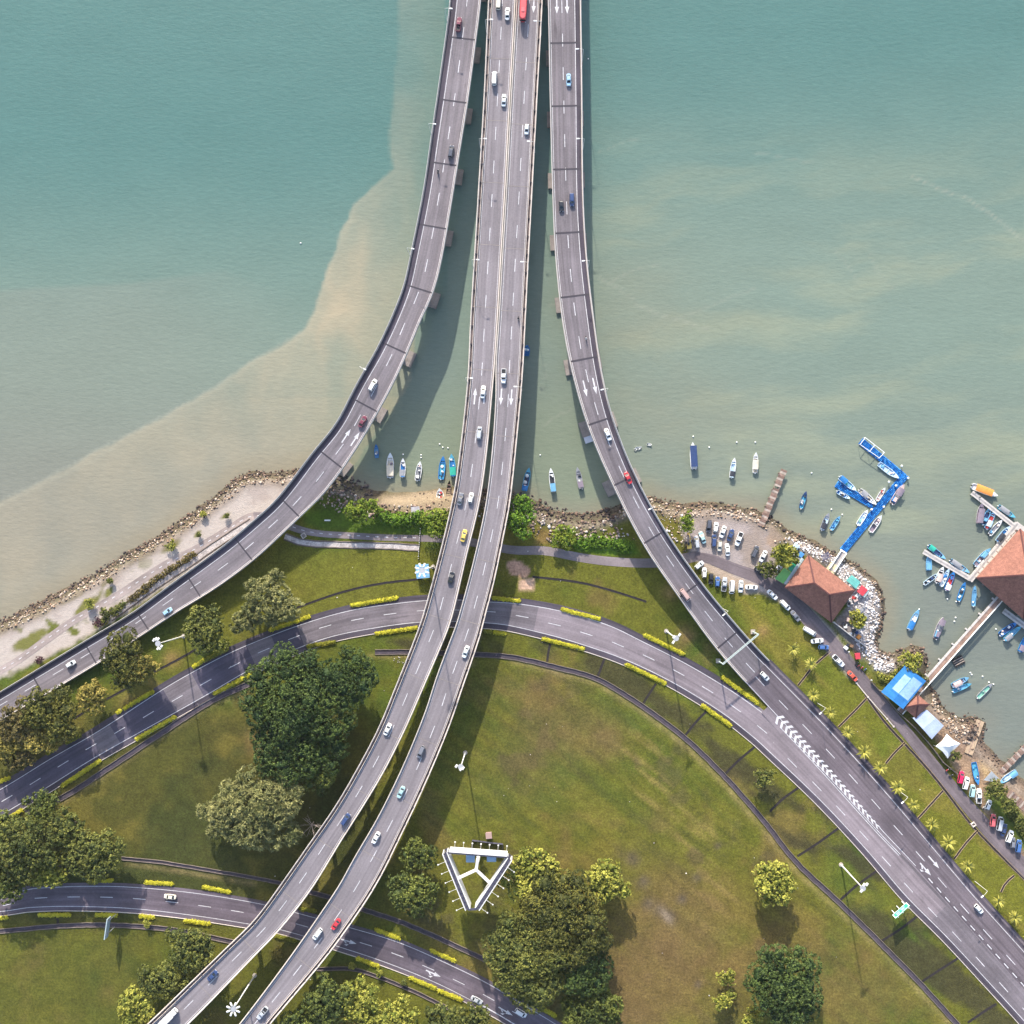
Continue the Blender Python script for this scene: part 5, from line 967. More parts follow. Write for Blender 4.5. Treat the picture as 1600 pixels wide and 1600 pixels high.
drive(RA, 583, 602, -1, 'people_carrier', 'white', 'white people carrier on the bend of the left ramp', GA); drive(RA, 567, 659, -1, 'saloon', 'maroon', 'maroon saloon beside the lane arrows on the left ramp', GA)
drive(RA, 263, 955, -1, 'hatchback', 'skyblue', 'pale blue hatchback on the left ramp close to the six headed mast', GA); drive(RA, 112, 1037, -1, 'hatchback', 'pearl', 'pearl white hatchback lowest on the left ramp', GA)
drive(RBL, 793, 23, -1, 'saloon', 'white', 'white saloon at the top edge beside the tall white van', GB); drive(RBL, 779, 6, -1, 'van', 'cream', 'tall cream white van cut by the top edge on the viaduct', GB)
drive(RBL, 772.5, 124, -1, 'van', 'white', 'white van on the viaduct just behind a white saloon near the top', GB); drive(RBL, 787.5, 158, -1, 'saloon', 'pearl', 'white saloon in the inner lane beside the upper white van', GB)
drive(RBL, 755, 613, -1, 'saloon', 'white', 'white saloon covering a lane arrow on the northbound carriageway', GB); drive(RBL, 749, 677, -1, 'people_carrier', 'silver', 'silver people carrier southward of the northbound lane arrows', GB)
drive(RBL, 719.5, 780, -1, 'saloon', 'grey', 'blue grey saloon abreast of a white hatchback on the viaduct', GB); drive(RBL, 736, 778, -1, 'hatchback', 'white', 'white hatchback abreast of a blue grey saloon on the viaduct', GB)
drive(RBL, 725, 837, -1, 'saloon', 'yellow', 'yellow saloon on the northbound carriageway', GB); drive(RBL, 705, 903, -1, 'saloon', 'black', 'black saloon on the northbound carriageway above the curved road', GB)
drive(RBL, 606, 1139, -1, 'saloon', 'white', 'white saloon on the left carriageway beside the largest dark clump', GB); drive(RBL, 540.5, 1279, -1, 'people_carrier', 'navy', 'navy people carrier on the left carriageway near the dead tree', GB)
drive(RBL, 333, 1523, -1, 'saloon', 'navy', 'dark navy saloon on the left carriageway near the bottom edge', GB)
drive(RBR, 823, 203, 1, 'hatchback', 'pearl', 'white hatchback below the red bus on the southbound carriageway', GB); drive(RBR, 787, 588, 1, 'pickup', 'white', 'white pickup above the southbound lane arrows', GB)
drive(RBR, 728, 1018, 1, 'saloon', 'pearl', 'white saloon with dark glass on the right carriageway just past the curved road', GB); drive(RBR, 658, 1174, 1, 'people_carrier', 'grey', 'grey people carrier on the right carriageway by the two headed mast', GB)
drive(RBR, 627, 1237, 1, 'saloon', 'teal', 'pale teal saloon on the right carriageway', GB); drive(RBR, 588, 1308, 1, 'saloon', 'white', 'white saloon on the right carriageway level with the billboard top', GB)
drive(RBR, 525.5, 1443, 1, 'saloon', 'red', 'red saloon passing a white one above the lower road', GB); drive(RBR, 497, 1458, 1, 'people_carrier', 'pearl', 'white people carrier beside the red saloon above the lower road', GB); drive(RBR, 411, 1581, 1, 'pickup', 'silver', 'silver pickup lowest on the right carriageway', GB)
drive(RC, 888.5, 126, 1, 'saloon', 'skyblue', 'pale blue saloon highest on the right ramp', GC); drive(RC, 893.5, 313, 1, 'people_carrier', 'navy', 'navy people carrier on the right ramp beside a black car', GC); drive(RC, 877, 323, 1, 'hatchback', 'black', 'black hatchback beside the navy people carrier on the right ramp', GC)
drive(RC, 949.5, 679, 1, 'saloon', 'white', 'white saloon on the right ramp below the lane arrows', GC); drive(RC, 981, 747, 1, 'saloon', 'red', 'bright red saloon on the bend of the right ramp', GC); drive(RC, 1070, 929, 1, 'van', 'pink', 'dusty pink van crossing an expansion joint on the right ramp', GC)
drive(RC, 1194, 1056, 1, 'hatchback', 'pearl', 'white hatchback just past the sign gantry on the right ramp', GC); drive(RC, 1528, 1419, 1, 'hatchback', 'white', 'white hatchback alone on the merged road at lower right', GC)
drive(RE, 267, 1400, -1, 'saloon', 'cream', 'cream saloon on the lower road at left', 'vehicles on the lower road'); drive(RE, 745, 1561, 1, 'saloon', 'silver', 'silver saloon half under the trees on the lower road', 'vehicles on the lower road'); drive(RE, 814, 1581, 1, 'people_carrier', 'white', 'white people carrier on the lower road at the bottom edge', 'vehicles on the lower road')
def park(px, py, tilt, kind, col, label, group, z=LAND_Z + .02): return vehicle(kind, col, P(px, py, z), math.radians(90 - tilt), label, group=group)
CP = 'cars in the gravel car park'
park(1107, 822, 188, 'people_carrier', 'darkgrey', 'dark grey car at the top left of the car park, nearest the rocks', CP); park(1118, 824, 8, 'hatchback', 'white', 'white hatchback right of the dark grey car in the top row', CP); park(1129, 831, 200, 'saloon', 'white', 'white saloon third in the top row of the car park', CP)
park(1141, 836, 20, 'saloon', 'navy', 'dark navy saloon fourth in the top row of the car park', CP); park(1154, 842, 200, 'pickup', 'white', 'white pickup with dark bed at the right end of the top row', CP); park(1097, 840, -20, 'saloon', 'teal', 'pale teal saloon with dark glass at the left of the second row', CP)
park(1088, 847, -8, 'people_carrier', 'silver', 'silver car beside the little yellow excavator', CP); park(1115, 845, 3, 'people_carrier', 'navy', 'navy people carrier in the middle of the second row', CP); park(1124, 853, 183, 'hatchback', 'cream', 'cream white hatchback between the navy carrier and a white saloon', CP); park(1136, 859, -4, 'saloon', 'white', 'white saloon lowest in the second row of the car park', CP)
park(1179, 862, 24, 'people_carrier', 'darkgrey', 'charcoal car at the right side of the car park beside a white saloon', CP); park(1192, 869, 208, 'saloon', 'white', 'white saloon close to the tree at the right of the car park', CP); park(1185, 891, -45, 'hatchback', 'black', 'black car half hidden under the olive tree', CP)
LR = 'cars along the grass below the car park'
park(1092, 883, 50, 'hatchback', 'pearl', 'white car slanting against the right ramp, first of the lower row', LR); park(1100, 895, 2, 'hatchback', 'white', 'white hatchback second in the lower row by the ramp', LR); park(1110.5, 904, 184, 'hatchback', 'black', 'black hatchback in the lower row', LR); park(1120.5, 909, 4, 'hatchback', 'blue', 'blue hatchback in the lower row', LR)
park(1131, 913, 8, 'pickup', 'silver', 'silver pickup with dark bed in the lower row', LR); park(1143, 917, 184, 'van', 'white', 'white van on the grass edge in the lower row', LR); park(1157, 916, 184, 'saloon', 'pearl', 'white saloon right of the white van in the lower row', LR); park(1173.5, 917.5, 92, 'saloon', 'white', 'white saloon parked crosswise at the right end of the lower row', LR)
RS = 'cars parked along the shore lane'
park(1206, 929, 134, 'saloon', 'white', 'white saloon first along the lane below the restaurant', RS); park(1226, 945, 136, 'people_carrier', 'white', 'white people carrier second along the lane below the restaurant', RS); park(1242, 962, 142, 'saloon', 'grey', 'blue grey saloon third along the lane below the restaurant', RS); park(1264, 986, 122, 'van', 'white', 'white van on the grass edge of the lane', RS)
park(1276, 1001, 84, 'saloon', 'white', 'white saloon parked crosswise between a van and a blue car', RS); park(1286, 1011, 92, 'hatchback', 'blue', 'dusty blue hatchback at the head of a cross drain', RS); park(1309, 1032, 136, 'pickup', 'white', 'white pickup with black bed in front of the red car', RS); park(1331, 1056, 138, 'saloon', 'orange_red', 'bright red saloon on the grass beside the lane', RS)
park(1500, 1214, 14, 'people_carrier', 'crimson', 'crimson car at the head of the right edge row', RS); park(1508, 1223, 16, 'people_carrier', 'white', 'white car between the crimson and pale teal cars', RS); park(1518, 1235, 8, 'people_carrier', 'teal', 'pale teal car in the right edge row', RS); park(1528, 1243, 4, 'pickup', 'white', 'white pickup beside the pale teal car', RS)
park(1543, 1257, 24, 'hatchback', 'pearl', 'white hatchback under the olive tree at the right edge', RS); park(1550, 1281, 8, 'people_carrier', 'rose', 'rose red car in the right edge row', RS); park(1560.5, 1286, 12, 'van', 'silver', 'silver van right of the rose red car', RS); park(1567, 1296, 16, 'saloon', 'navy', 'navy saloon in the right edge row', RS)
park(1576, 1306, 22, 'people_carrier', 'white', 'white car with a long roof in the right edge row', RS); park(1581, 1316, 6, 'hatchback', 'grey', 'grey hatchback next to last in the right edge row', RS); park(1590, 1321, 10, 'people_carrier', 'blue', 'blue car last in the right edge row', RS)

# ---- bus and lorry
def coach(loc, heading, label):
    t = thing('bus', loc, heading, label, 'bus', GB); L, W, Hh = 11.6, 2.5, 3.15; b = MB(); b.rings([plan(L, W, .35, .10), plan(L, W, .6, 0), plan(L, W, 2.9, .04), plan(L, W, Hh, .22)]); b.build('body', PAINT['red'], t)
    b = MB(); b.rings([plan(L - .5, W - .55, Hh, .02), plan(L - .5, W - .55, Hh + .05, .08)]); b.build('roof', mat('paint_bus_roof', (.58, .09, .10), .4), t)
    for x in (-3.4, 2.6): MB().box((x, 0, Hh + .14), (1.7, 1.4, .2), taper=.85).build('roof_unit', PAINT['rose'], t)
    MB().box((L / 2 - .015, 0, 1.95), (.08, W - .35, 1.25)).build('windscreen', M_glass, t); MB().box((-L / 2 + .015, 0, 2.1), (.08, W - .5, .9)).build('rear_window', M_glass, t)
    for s in (-1, 1):
        for k in range(6): MB().box((-4.6 + k * 1.75, s * (W / 2 - .005), 2.05), (1.5, .05, .85)).build('side_window', M_glass, t)
    for x in (-3.2, 3.6):
        for s in (-1, 1): inst('wheel', BIGWHEEL, t, (x, s * (W / 2 - .18), .48))
    for s in (-1, 1): inst('headlight', HEADL, t, (L / 2 - .02, s * .95, .75))
    return t
l, y, p = on_road(RBR, 818, 11, 1); coach(l, y, 'red coach on the viaduct at the top edge')
def lorry(loc, heading, label, group, L=7.2, W=2.2, col='white', box='white'):
    t = thing('lorry', loc, heading, label, 'lorry', group); MB().box((0, 0, .75), (L - .4, W * .6, .3)).build('chassis', M_plastic, t)
    b = MB(); b.rings([[(x + L / 2 - .9, y, z) for x, y, z in plan(1.8, W * .95, .5, 0)], [(x + L / 2 - .9, y, z) for x, y, z in plan(1.8, W * .95, 1.6, 0)], [(x + L / 2 - 1.0, y, z) for x, y, z in plan(1.5, W * .9, 2.3, .05)]]); b.build('cab', PAINT[col], t)
    MB().box((-.95, 0, 1.95), (L - 2.2, W, 2.1)).build('cargo_box', PAINT[box], t); MB().box((L / 2 - .10, 0, 1.72), (.12, W * .78, .62)).build('windscreen', M_glass, t)
    for x in (-L * .3, L * .33):
        for s in (-1, 1): inst('wheel', BIGWHEEL, t, (x, s * (W / 2 - .2), .48))
    for s in (-1, 1): inst('headlight', HEADL, t, (L / 2 - .02, s * .7, .75))
    return t
l, y, p = on_road(RBL, 265, 1587, -1); lorry(l, y, 'long white lorry lowest on the left carriageway', GB, 7.6, 2.1)
# ---- motorcycles and their riders; other people
M_skin = mat('skin', (.33, .19, .12), .6); M_shirt = {'white': mat('shirt_white', (.6, .6, .6), .8), 'dark': mat('shirt_dark', (.035, .04, .055), .8), 'red': mat('shirt_red', (.4, .05, .05), .8)}; M_hair = mat('hair', (.012, .010, .009), .6)
def body_mesh(name, nodes, edges, m):
    """one continuous body: joints with a radius each, grown by a skin"""
    me = bpy.data.meshes.new(name); me.from_pydata([n[:3] for n in nodes], edges, []); o = bpy.data.objects.new(name, me); me.materials.append(m); link(o); o.modifiers.new('skin', 'SKIN'); o.modifiers.new('round', 'SUBSURF').levels = 1
    if not me.skin_vertices: me.skin_vertices.new()
    for i, n in enumerate(nodes): me.skin_vertices[0].data[i].radius = (n[3], n[3] * (n[4] if len(n) > 4 else 1)); me.skin_vertices[0].data[i].use_root = (i == 0)
    dg = bpy.context.evaluated_depsgraph_get(); m2 = bpy.data.meshes.new_from_object(o.evaluated_get(dg)); m2.name = name; bpy.data.objects.remove(o); return m2
_E = [(0, 1), (1, 2), (2, 3), (3, 4), (2, 5), (5, 6), (6, 7), (2, 8), (8, 9), (9, 10), (0, 11), (11, 12), (12, 13), (0, 14), (14, 15), (15, 16), (13, 17), (16, 18)]
STAND = [(0, 0, .95, .14), (0, 0, 1.18, .14), (0, 0, 1.42, .13), (0, 0, 1.52, .06), (.02, 0, 1.64, .10), (0, .2, 1.42, .06), (.02, .27, 1.15, .045), (.10, .28, .90, .035), (0, -.2, 1.42, .06), (0, -.27, 1.15, .045), (.06, -.28, .90, .035), (0, .10, .88, .09), (.02, .11, .48, .065), (0, .12, .08, .045), (0, -.10, .88, .09), (.04, -.11, .48, .065), (-.02, -.12, .08, .045), (.14, .13, .04, .04), (.12, -.13, .04, .04)]
SIT = [(-.15, 0, .82, .14), (-.08, 0, 1.05, .14), (0, 0, 1.27, .13), (.05, 0, 1.37, .06), (.09, 0, 1.50, .12), (.02, .2, 1.26, .06), (.22, .28, 1.08, .045), (.48, .30, 1.02, .035), (.02, -.2, 1.26, .06), (.22, -.28, 1.08, .045), (.48, -.30, 1.02, .035), (-.02, .16, .78, .09), (.32, .20, .72, .065), (.18, .20, .34, .045), (-.02, -.16, .78, .09), (.32, -.20, .72, .065), (.18, -.20, .34, .045), (.32, .20, .30, .04), (.32, -.20, .30, .04)]
_pm = {}
def person(loc, heading, pose, shirt, label, group=None):
    k = (pose, shirt)
    if k not in _pm: _pm[k] = body_mesh('person', STAND if pose == 'stand' else SIT, _E, M_shirt[shirt])
    t = thing('person', loc, heading, label, 'person', group); inst('body', _pm[k], t); hz = (.02, 0, 1.70) if pose == 'stand' else (.09, 0, 1.57)
    MB().ball(hz, .125, 10, 6, .9).build('helmet' if pose == 'sit' else 'hair', M_hair if shirt != 'white' else M_shirt['white'], t); return t
def motorcycle(loc, heading, label, group=None, col='black'):
    t = thing('motorcycle', loc, heading, label, 'motorcycle', group); b = MB(); b.beam((-.55, 0, .62), (.35, 0, .70), .26, .26); b.beam((.3, 0, .75), (.62, 0, .35), .14, .14); b.box((-.05, 0, .42), (.5, .3, .3)); b.build('frame', PAINT[col], t); MB().box((-.25, 0, .80), (.75, .28, .10), taper=.85).build('seat', M_plastic, t); MB().rod((.38, -.36, 1.02), (.38, .36, 1.02), .025).build('handlebar', M_plastic, t)
    for x in (-.62, .64): MB().rod((x, -.06, .30), (x, .06, .30), .30, n=12).build('wheel', M_tyre, t)
    MB().ball((.55, 0, .85), .1).build('headlight', M_lamp, t); return t
for R, x, y, s, sh, lb, gp in ((RA, 684.5, 269, -1, 'dark', 'on the left ramp shoulder', GA), (RBR, 810, 498, 1, 'dark', 'at the outer edge of the southbound carriageway', GB), (RC, 915.5, 529, 1, 'white', 'on the right ramp shoulder', GC)):
    l, yw, p = on_road(R, x, y, s); motorcycle(l, yw, f'dark motorcycle {lb}', gp); person(l, yw, 'sit', sh, f'rider in a {sh} shirt on the motorcycle {lb}', 'motorcycle riders')
MC = 'motorcycles parked by the lane'
for i, (x, y, a, c) in enumerate(((1341, 1040, 40, 'red'), (1346, 1043, 60, 'red'), (1351, 1046, 50, 'blue'), (1338, 1036, 45, 'black'), (1485, 1211, 30, 'black'), (1479, 1203, 50, 'red'), (1531, 1256, 60, 'black'), (1536, 1261, 40, 'white'))):
    motorcycle(P(x, y, LAND_Z + .02), math.radians(a), ['red motorcycle nearest the little red stall', 'second red motorcycle below the little red stall', 'blue motorcycle in the group below the little red stall', 'black motorcycle in the group beside the little red stall', 'black motorcycle beside the wall near the crimson car', 'red motorcycle beside the wall above the crimson car', 'black motorcycle below the pale teal car', 'white motorcycle between white pickup and white hatchback'][i], MC, c)
for x, y, z, sh, lb in ((1529.5, 777, 1.05, 'dark', 'person in dark clothes on the upper white walkway'), (1360, 1062, LAND_Z, 'white', 'person in a white shirt by the lane above the blue roof'), (1366, 1068, LAND_Z, 'dark', 'person in dark clothes by the wall corner above the blue roof'), (1325, 1018, LAND_Z, 'white', 'person in white beside the stalls below the restaurant'), (1378, 710, 0.65, 'dark', 'person in dark clothes at the white frame on the blue pontoon')): person(P(x, y, z), random.uniform(0, 6), 'stand', sh, lb)
# ---- the little yellow excavator at the car park
t = thing('excavator', P(1076, 852, LAND_Z), math.radians(95), 'small yellow and black excavator parked beside the right ramp', 'excavator')
for s in (-1, 1): MB().box((0, s * .8, .4), (2.6, .45, .8), taper=.9).build('track', M_plastic, t)
MB().box((-.3, 0, 1.3), (1.9, 1.7, .9), taper=.92).build('body', PAINT['yellow'], t); MB().box((.45, .3, 1.95), (.9, .9, 1.2), taper=.85).build('cab', M_glass, t); b = MB(); b.beam((.8, -.3, 1.6), (2.6, -.3, 3.2), .3, .35); b.beam((2.6, -.3, 3.2), (4.2, -.3, 1.5), .26, .3); b.build('boom', PAINT['yellow'], t); MB().box((4.2, -.3, 1.2), (.6, .8, .6), taper=.7).build('bucket', PAINT['yellow'], t)

# ================================================================== BOATS
def bpaint(n, c): return mat('boat_' + n, c, .5, noise=((0.8, 0.82, 1.1), (3, 0.92, 1.06)), space='object')
BP = {n: bpaint(n, c) for n, c in dict(blue=(.025, .16, .42), sky=(.14, .34, .52), cyan=(.08, .32, .46), pale=(.45, .58, .68), white=(.68, .69, .69), cream=(.60, .53, .42), grey=(.26, .265, .285), dark=(.035, .038, .05), navy=(.03, .055, .14), teal=(.03, .35, .27), mint=(.22, .46, .36), orange=(.68, .27, .06), wood=(.26, .15, .085), red=(.42, .05, .05), pink=(.56, .42, .38), mauve=(.22, .18, .22)).items()}
M_motor = mat('outboard_cowl', (.62, .62, .63), .35); M_foam = mat('buoy_foam', (.80, .79, .76), .6)
def hull(L, W, D, bow=.42):
    """sheer plan with a pointed bow; returns outlines from keel to gunwale"""
    xs = [-.5, -.42, -.2, .05, .22, .34, .43, .5]; hw = [.40, .46, .5, .5, .43, .32, .17, .015]
    def outline(kw, z, sheer, kl=1.0): r = [(x * L * kl, -h * W * kw, z + sheer * max(0, x) ** 2) for x, h in zip(xs, hw)]; return r + [(x, -y, zz) for x, y, zz in reversed(r)]
    return outline
def boat(px, py, L, tilt, label, hullc='blue', inner='sky', trim='white', canopy=None, cabin=None, motors=1, W=None, clutter=(), seats=2, group=None, z=0.0, name='fishing_boat', D=.75, load=None, flip=False):
    """L in metres, tilt = degrees the bow leans clockwise from straight up; canopy / cabin = (centre, length as shares of L, colour)"""
    W = W or L * .26; heading = math.radians(90 - tilt); t = thing(name, P(px, py, z + .3), heading, label, 'boat', group); t.location.z = z; o = hull(L, W, D)
    b = MB(); b.rings([o(.55, -.25, .2, .90), o(.9, .18, .8, .96), o(1.0, D - .12, 1.4)], cap1=False); b.build('hull', BP[hullc], t)
    a, c = o(1.0, D - .12, 1.4), o(1.0, D, 1.4); e = o(.84, D, 1.4, .965); f = o(.80, D - .45, 1.0, .94); b = MB(); b.rings([a, [(x * 1.012, y * 1.03, zz) for x, y, zz in c], e, [(x, y, zz - .12) for x, y, zz in e]], cap0=False, cap1=False); b.build('gunwale', BP[trim], t)
    b = MB(); b.rings([[(x, y, zz - .10) for x, y, zz in e], f], cap0=False); b.build('floor', BP[inner], t)
    for k in range(seats):
        x = (-.28 + .5 * k / max(1, seats - 1)) * L if seats > 1 else -.05 * L
        MB().box((x, 0, D - .16), (.32, W * .80, .07)).build('thwart', BP[trim], t)
    fr = o(1.0, D - .02, 1.4); MB().add([(.30 * L, -.36 * W * .95, D + .10), (.30 * L, .36 * W * .95, D + .10), (.485 * L, .02, D + .33), (.485 * L, -.02, D + .33), (.30 * L, -.36 * W * .95, D - .05), (.30 * L, .36 * W * .95, D - .05)], [(0, 3, 2, 1), (4, 0, 1, 5), (4, 5, 2, 3)]).build('foredeck', BP[trim], t)
    if canopy:
        x, l, col = canopy[:3]; zc = canopy[3] if len(canopy) > 3 else 1.9; w = W * (canopy[4] if len(canopy) > 4 else .96); b = MB()
        n = 5; V = []; Fc = []
        for i in range(n):
            yy = -w / 2 + w * i / (n - 1); zz = zc + .18 * (1 - (2 * i / (n - 1) - 1) ** 2)
            V += [(x * L - l * L / 2, yy, zz), (x * L + l * L / 2, yy, zz)]
        V += [(a_, b_, c_ - .06) for a_, b_, c_ in V]; m_ = 2 * n
        for i in range(n - 1): q = 2 * i; Fc += [(q, q + 1, q + 3, q + 2), (q + m_, q + 2 + m_, q + 3 + m_, q + 1 + m_)]
        Fc += [(0, m_, m_ + 1, 1), (m_ - 2, m_ - 1, 2 * m_ - 1, 2 * m_ - 2)] + [(2 * i, 2 * i + 2, m_ + 2 * i + 2, m_ + 2 * i) for i in range(n - 1)] + [(2 * i + 1, m_ + 2 * i + 1, m_ + 2 * i + 3, 2 * i + 3) for i in range(n - 1)]
        b.add(V, Fc); b.build('canopy', BP[col], t)
        for sx in (-1, 1):
            for sy in (-1, 1): MB().rod((x * L + sx * (l * L / 2 - .12), sy * W * .40, D - .4), (x * L + sx * (l * L / 2 - .12), sy * w * .45, zc), .035, n=5).build('post', BP['white'], t)
    if cabin:
        x, l, col = cabin[:3]; b = MB(); b.box((x * L, 0, D + .25), (l * L, W * .62, 1.0), taper=.85); b.build('cabin', BP[col], t); MB().box((x * L + l * L * .47, 0, D + .42), (.08, W * .5, .38)).build('windscreen', M_glass, t); MB().box((x * L, 0, D + .79), (l * L * .8, W * .5, .06)).build('cabin_roof', BP[trim], t)
    for k in range(motors):
        yy = (k - (motors - 1) / 2) * .55; b = MB(); b.box((-.5 * L - .18, yy, D + .12), (.42, .30, .42), taper=.75); b.box((-.5 * L - .22, yy, .2), (.16, .12, 1.1)); b.build('outboard_motor', M_motor if k % 2 == 0 else M_plastic, t)
    r = random.Random(int(px * 3 + py))
    for k, col in enumerate(clutter):
        x = r.uniform(-.38, .28) * L; y_ = r.uniform(-.22, .22) * W
        if k % 3 == 0: q = MB(); q.ball((x, y_, D - .1), r.uniform(.28, .45), 8, 5, .8); q.build('float', BP[col], t)
        elif k % 3 == 1: MB().box((x, y_, D - .1), (r.uniform(.6, 1.1), r.uniform(.5, .9), .45), r.uniform(0, 1), taper=.9).build('crate', BP[col], t)
        else: q = MB(); q.ball((x, y_, D - .25), r.uniform(.5, .8), 9, 4, .45); q.build('net_pile', BP[col], t)
    return t
def px2m(v): return v / (F / (H - .5))
SB, RB, PB, WB, EB = 'boats moored off the little beach', 'boats moored between the ramps and wooden jetty', 'boats along the blue pontoon', 'boats along the white walkways', 'boats off the long jetty'
boat(588.5, 705, 4.9, -3, 'small blue open boat nearest the left ramp', 'blue', 'sky', 'blue', motors=0, W=1.5, clutter=('white', 'grey'), group=SB); boat(610, 727, 9.0, 0, 'long cream and white boat with a broad rear deck', 'white', 'cream', 'white', canopy=(-.22, .42, 'cream', 1.3), motors=1, W=2.6, clutter=('pink', 'mauve'), group=SB)
boat(629.5, 731, 6.8, 2, 'white boat with blue middle between cream boat and black bowed boat', 'white', 'blue', 'white', canopy=(-.28, .34, 'grey'), W=2.0, clutter=('dark', 'white'), group=SB); boat(654.5, 736, 7.0, 9, 'white boat with a black bow', 'white', 'grey', 'white', cabin=(-.30, .22, 'dark'), W=2.1, clutter=('dark', 'pink', 'dark', 'white'), group=SB)
boat(691, 731, 8.4, 6, 'blue boat with pink float moored left of the green canopied one', 'blue', 'cyan', 'blue', W=2.3, clutter=('pink', 'dark', 'white', 'dark', 'white'), group=SB); boat(707, 727, 8.2, -5, 'blue boat with green canopy half under the viaduct', 'cyan', 'blue', 'cyan', canopy=(-.27, .36, 'teal'), W=2.2, clutter=('white', 'dark', 'white'), group=SB)
boat(823, 548, 4.0, 5, 'blue boat with white box peeping from under the viaduct', 'blue', 'blue', 'blue', motors=0, W=2.2, clutter=('white', 'white', 'sky'), group=SB)
boat(823, 749, 8.6, 12, 'blue boat piled with white bundles right of the viaduct', 'blue', 'navy', 'cyan', canopy=(-.38, .20, 'blue'), W=2.2, clutter=('white', 'white', 'white', 'white', 'dark', 'white', 'pink'), motors=0, group=SB); boat(862.5, 750, 8.6, -7, 'white boat with black well and pale blue canopy', 'white', 'dark', 'white', canopy=(-.32, .34, 'sky'), W=2.0, clutter=('grey', 'white'), motors=0, group=SB); boat(905, 747, 8.0, -11, 'grey cluttered boat nearest the right ramp', 'grey', 'grey', 'grey', canopy=(-.30, .28, 'mauve'), W=2.0, clutter=('dark', 'white', 'dark', 'dark', 'white', 'dark'), motors=2, group=SB)
boat(1083, 712, 9.6, -3, 'long boat under a full length dark canopy', 'white', 'white', 'white', canopy=(-.03, .80, 'navy', 2.0, 1.0), W=2.4, motors=3, group=RB); boat(1145, 731, 7.2, 9, 'white boat with dark stern right of the dark canopied boat', 'white', 'pale', 'white', canopy=(-.32, .28, 'dark', 1.6), W=1.9, clutter=('pale',), motors=1, group=RB); boat(1180, 723, 7.4, 3, 'cream white boat nearest the old wooden jetty', 'white', 'cream', 'white', canopy=(-.10, .46, 'cream', 1.6), W=1.9, motors=1, group=RB)
boat(1255, 781, 6.4, 17, 'blue boat alone right of the old wooden jetty', 'blue', 'cyan', 'navy', W=1.8, clutter=('dark', 'white', 'grey', 'dark'), group=RB); boat(1289, 815, 6.6, 22, 'grey boat with dark stern left of a small blue one', 'grey', 'pale', 'grey', canopy=(-.26, .34, 'dark', 1.5), W=2.0, clutter=('white', 'dark'), group=RB); boat(1305, 817, 5.8, 33, 'small bright blue boat between grey boat and blue pontoon', 'blue', 'sky', 'sky', W=1.6, clutter=('cyan', 'blue'), group=RB)
boat(1388, 736, 8.8, 127, 'pale cyan boat with pink float inside the pontoon corner', 'cyan', 'pale', 'pale', W=2.1, clutter=('pink', 'white', 'sky'), seats=3, group=PB); boat(1324, 756, 7.6, 130, 'cyan boat lying along the upper side of the short pontoon arm', 'cyan', 'sky', 'pale', canopy=(-.28, .36, 'blue', 1.6), W=2.0, clutter=('teal',), group=PB); boat(1317.5, 773.5, 5.2, 120, 'small cyan boat below the short pontoon arm', 'cyan', 'blue', 'pale', W=1.5, clutter=('white', 'dark', 'white'), group=PB)
boat(1355.5, 777, 7.8, 132, 'white pointed boat with grey canopy beside the short pontoon arm', 'white', 'cream', 'white', canopy=(-.24, .32, 'grey', 1.6), W=2.0, motors=2, clutter=('dark',), group=PB); boat(1376, 772, 5.4, 32, 'small pinkish boat pressed against the main pontoon', 'white', 'pink', 'white', W=1.5, clutter=('pink', 'red'), group=PB); boat(1402.5, 772, 8.2, 32, 'boat with dark and blue canopies on the outer side of the pontoon', 'white', 'grey', 'pink', canopy=(.10, .36, 'mauve', 1.9), cabin=(-.28, .26, 'blue'), W=2.3, motors=2, group=PB)
boat(1347.5, 808.5, 6.4, 33, 'pale white boat in the lower corner of the blue pontoon', 'white', 'pale', 'white', W=1.8, clutter=('white', 'mint'), group=PB); boat(1368, 818, 7.0, 34, 'white boat with dark well on the right of the pontoon', 'white', 'mauve', 'white', W=2.1, clutter=('white', 'dark', 'pink'), seats=1, group=PB)
boat(1427, 968, 8.0, 27, 'blue boat with white covered middle, left of a grey canopied one', 'sky', 'white', 'sky', canopy=(-.28, .38, 'blue', 1.5), W=2.0, clutter=('white',), motors=2, group=EB); boat(1467, 981, 8.2, 20, 'grey boat with mauve bow canopy and pale blue stern canopy', 'white', 'grey', 'mauve', canopy=(.26, .26, 'mauve', 1.8), cabin=(-.28, .30, 'sky'), W=2.2, clutter=('white',), motors=2, group=EB)
boat(1502, 924, 7.0, 20, 'blue boat just left of the big pavilion', 'blue', 'cyan', 'blue', W=1.7, clutter=('white', 'white', 'dark', 'white'), motors=2, group=WB); boat(1521.5, 931, 7.2, 5, 'slim blue boat closest to the big pavilion corner', 'blue', 'sky', 'sky', W=1.5, clutter=('white',), group=WB)
boat(1538, 767, 9.6, 112, 'boat under a long orange canopy at the walkway end', 'white', 'white', 'white', canopy=(-.06, .66, 'orange', 1.8, 1.0), W=2.5, motors=3, group=WB); boat(1572, 800, 7.2, 125, 'grey and cyan boat above the upper white walkway', 'cyan', 'grey', 'cyan', canopy=(-.18, .50, 'grey', 1.5), W=1.8, motors=1, clutter=('sky',), group=WB)
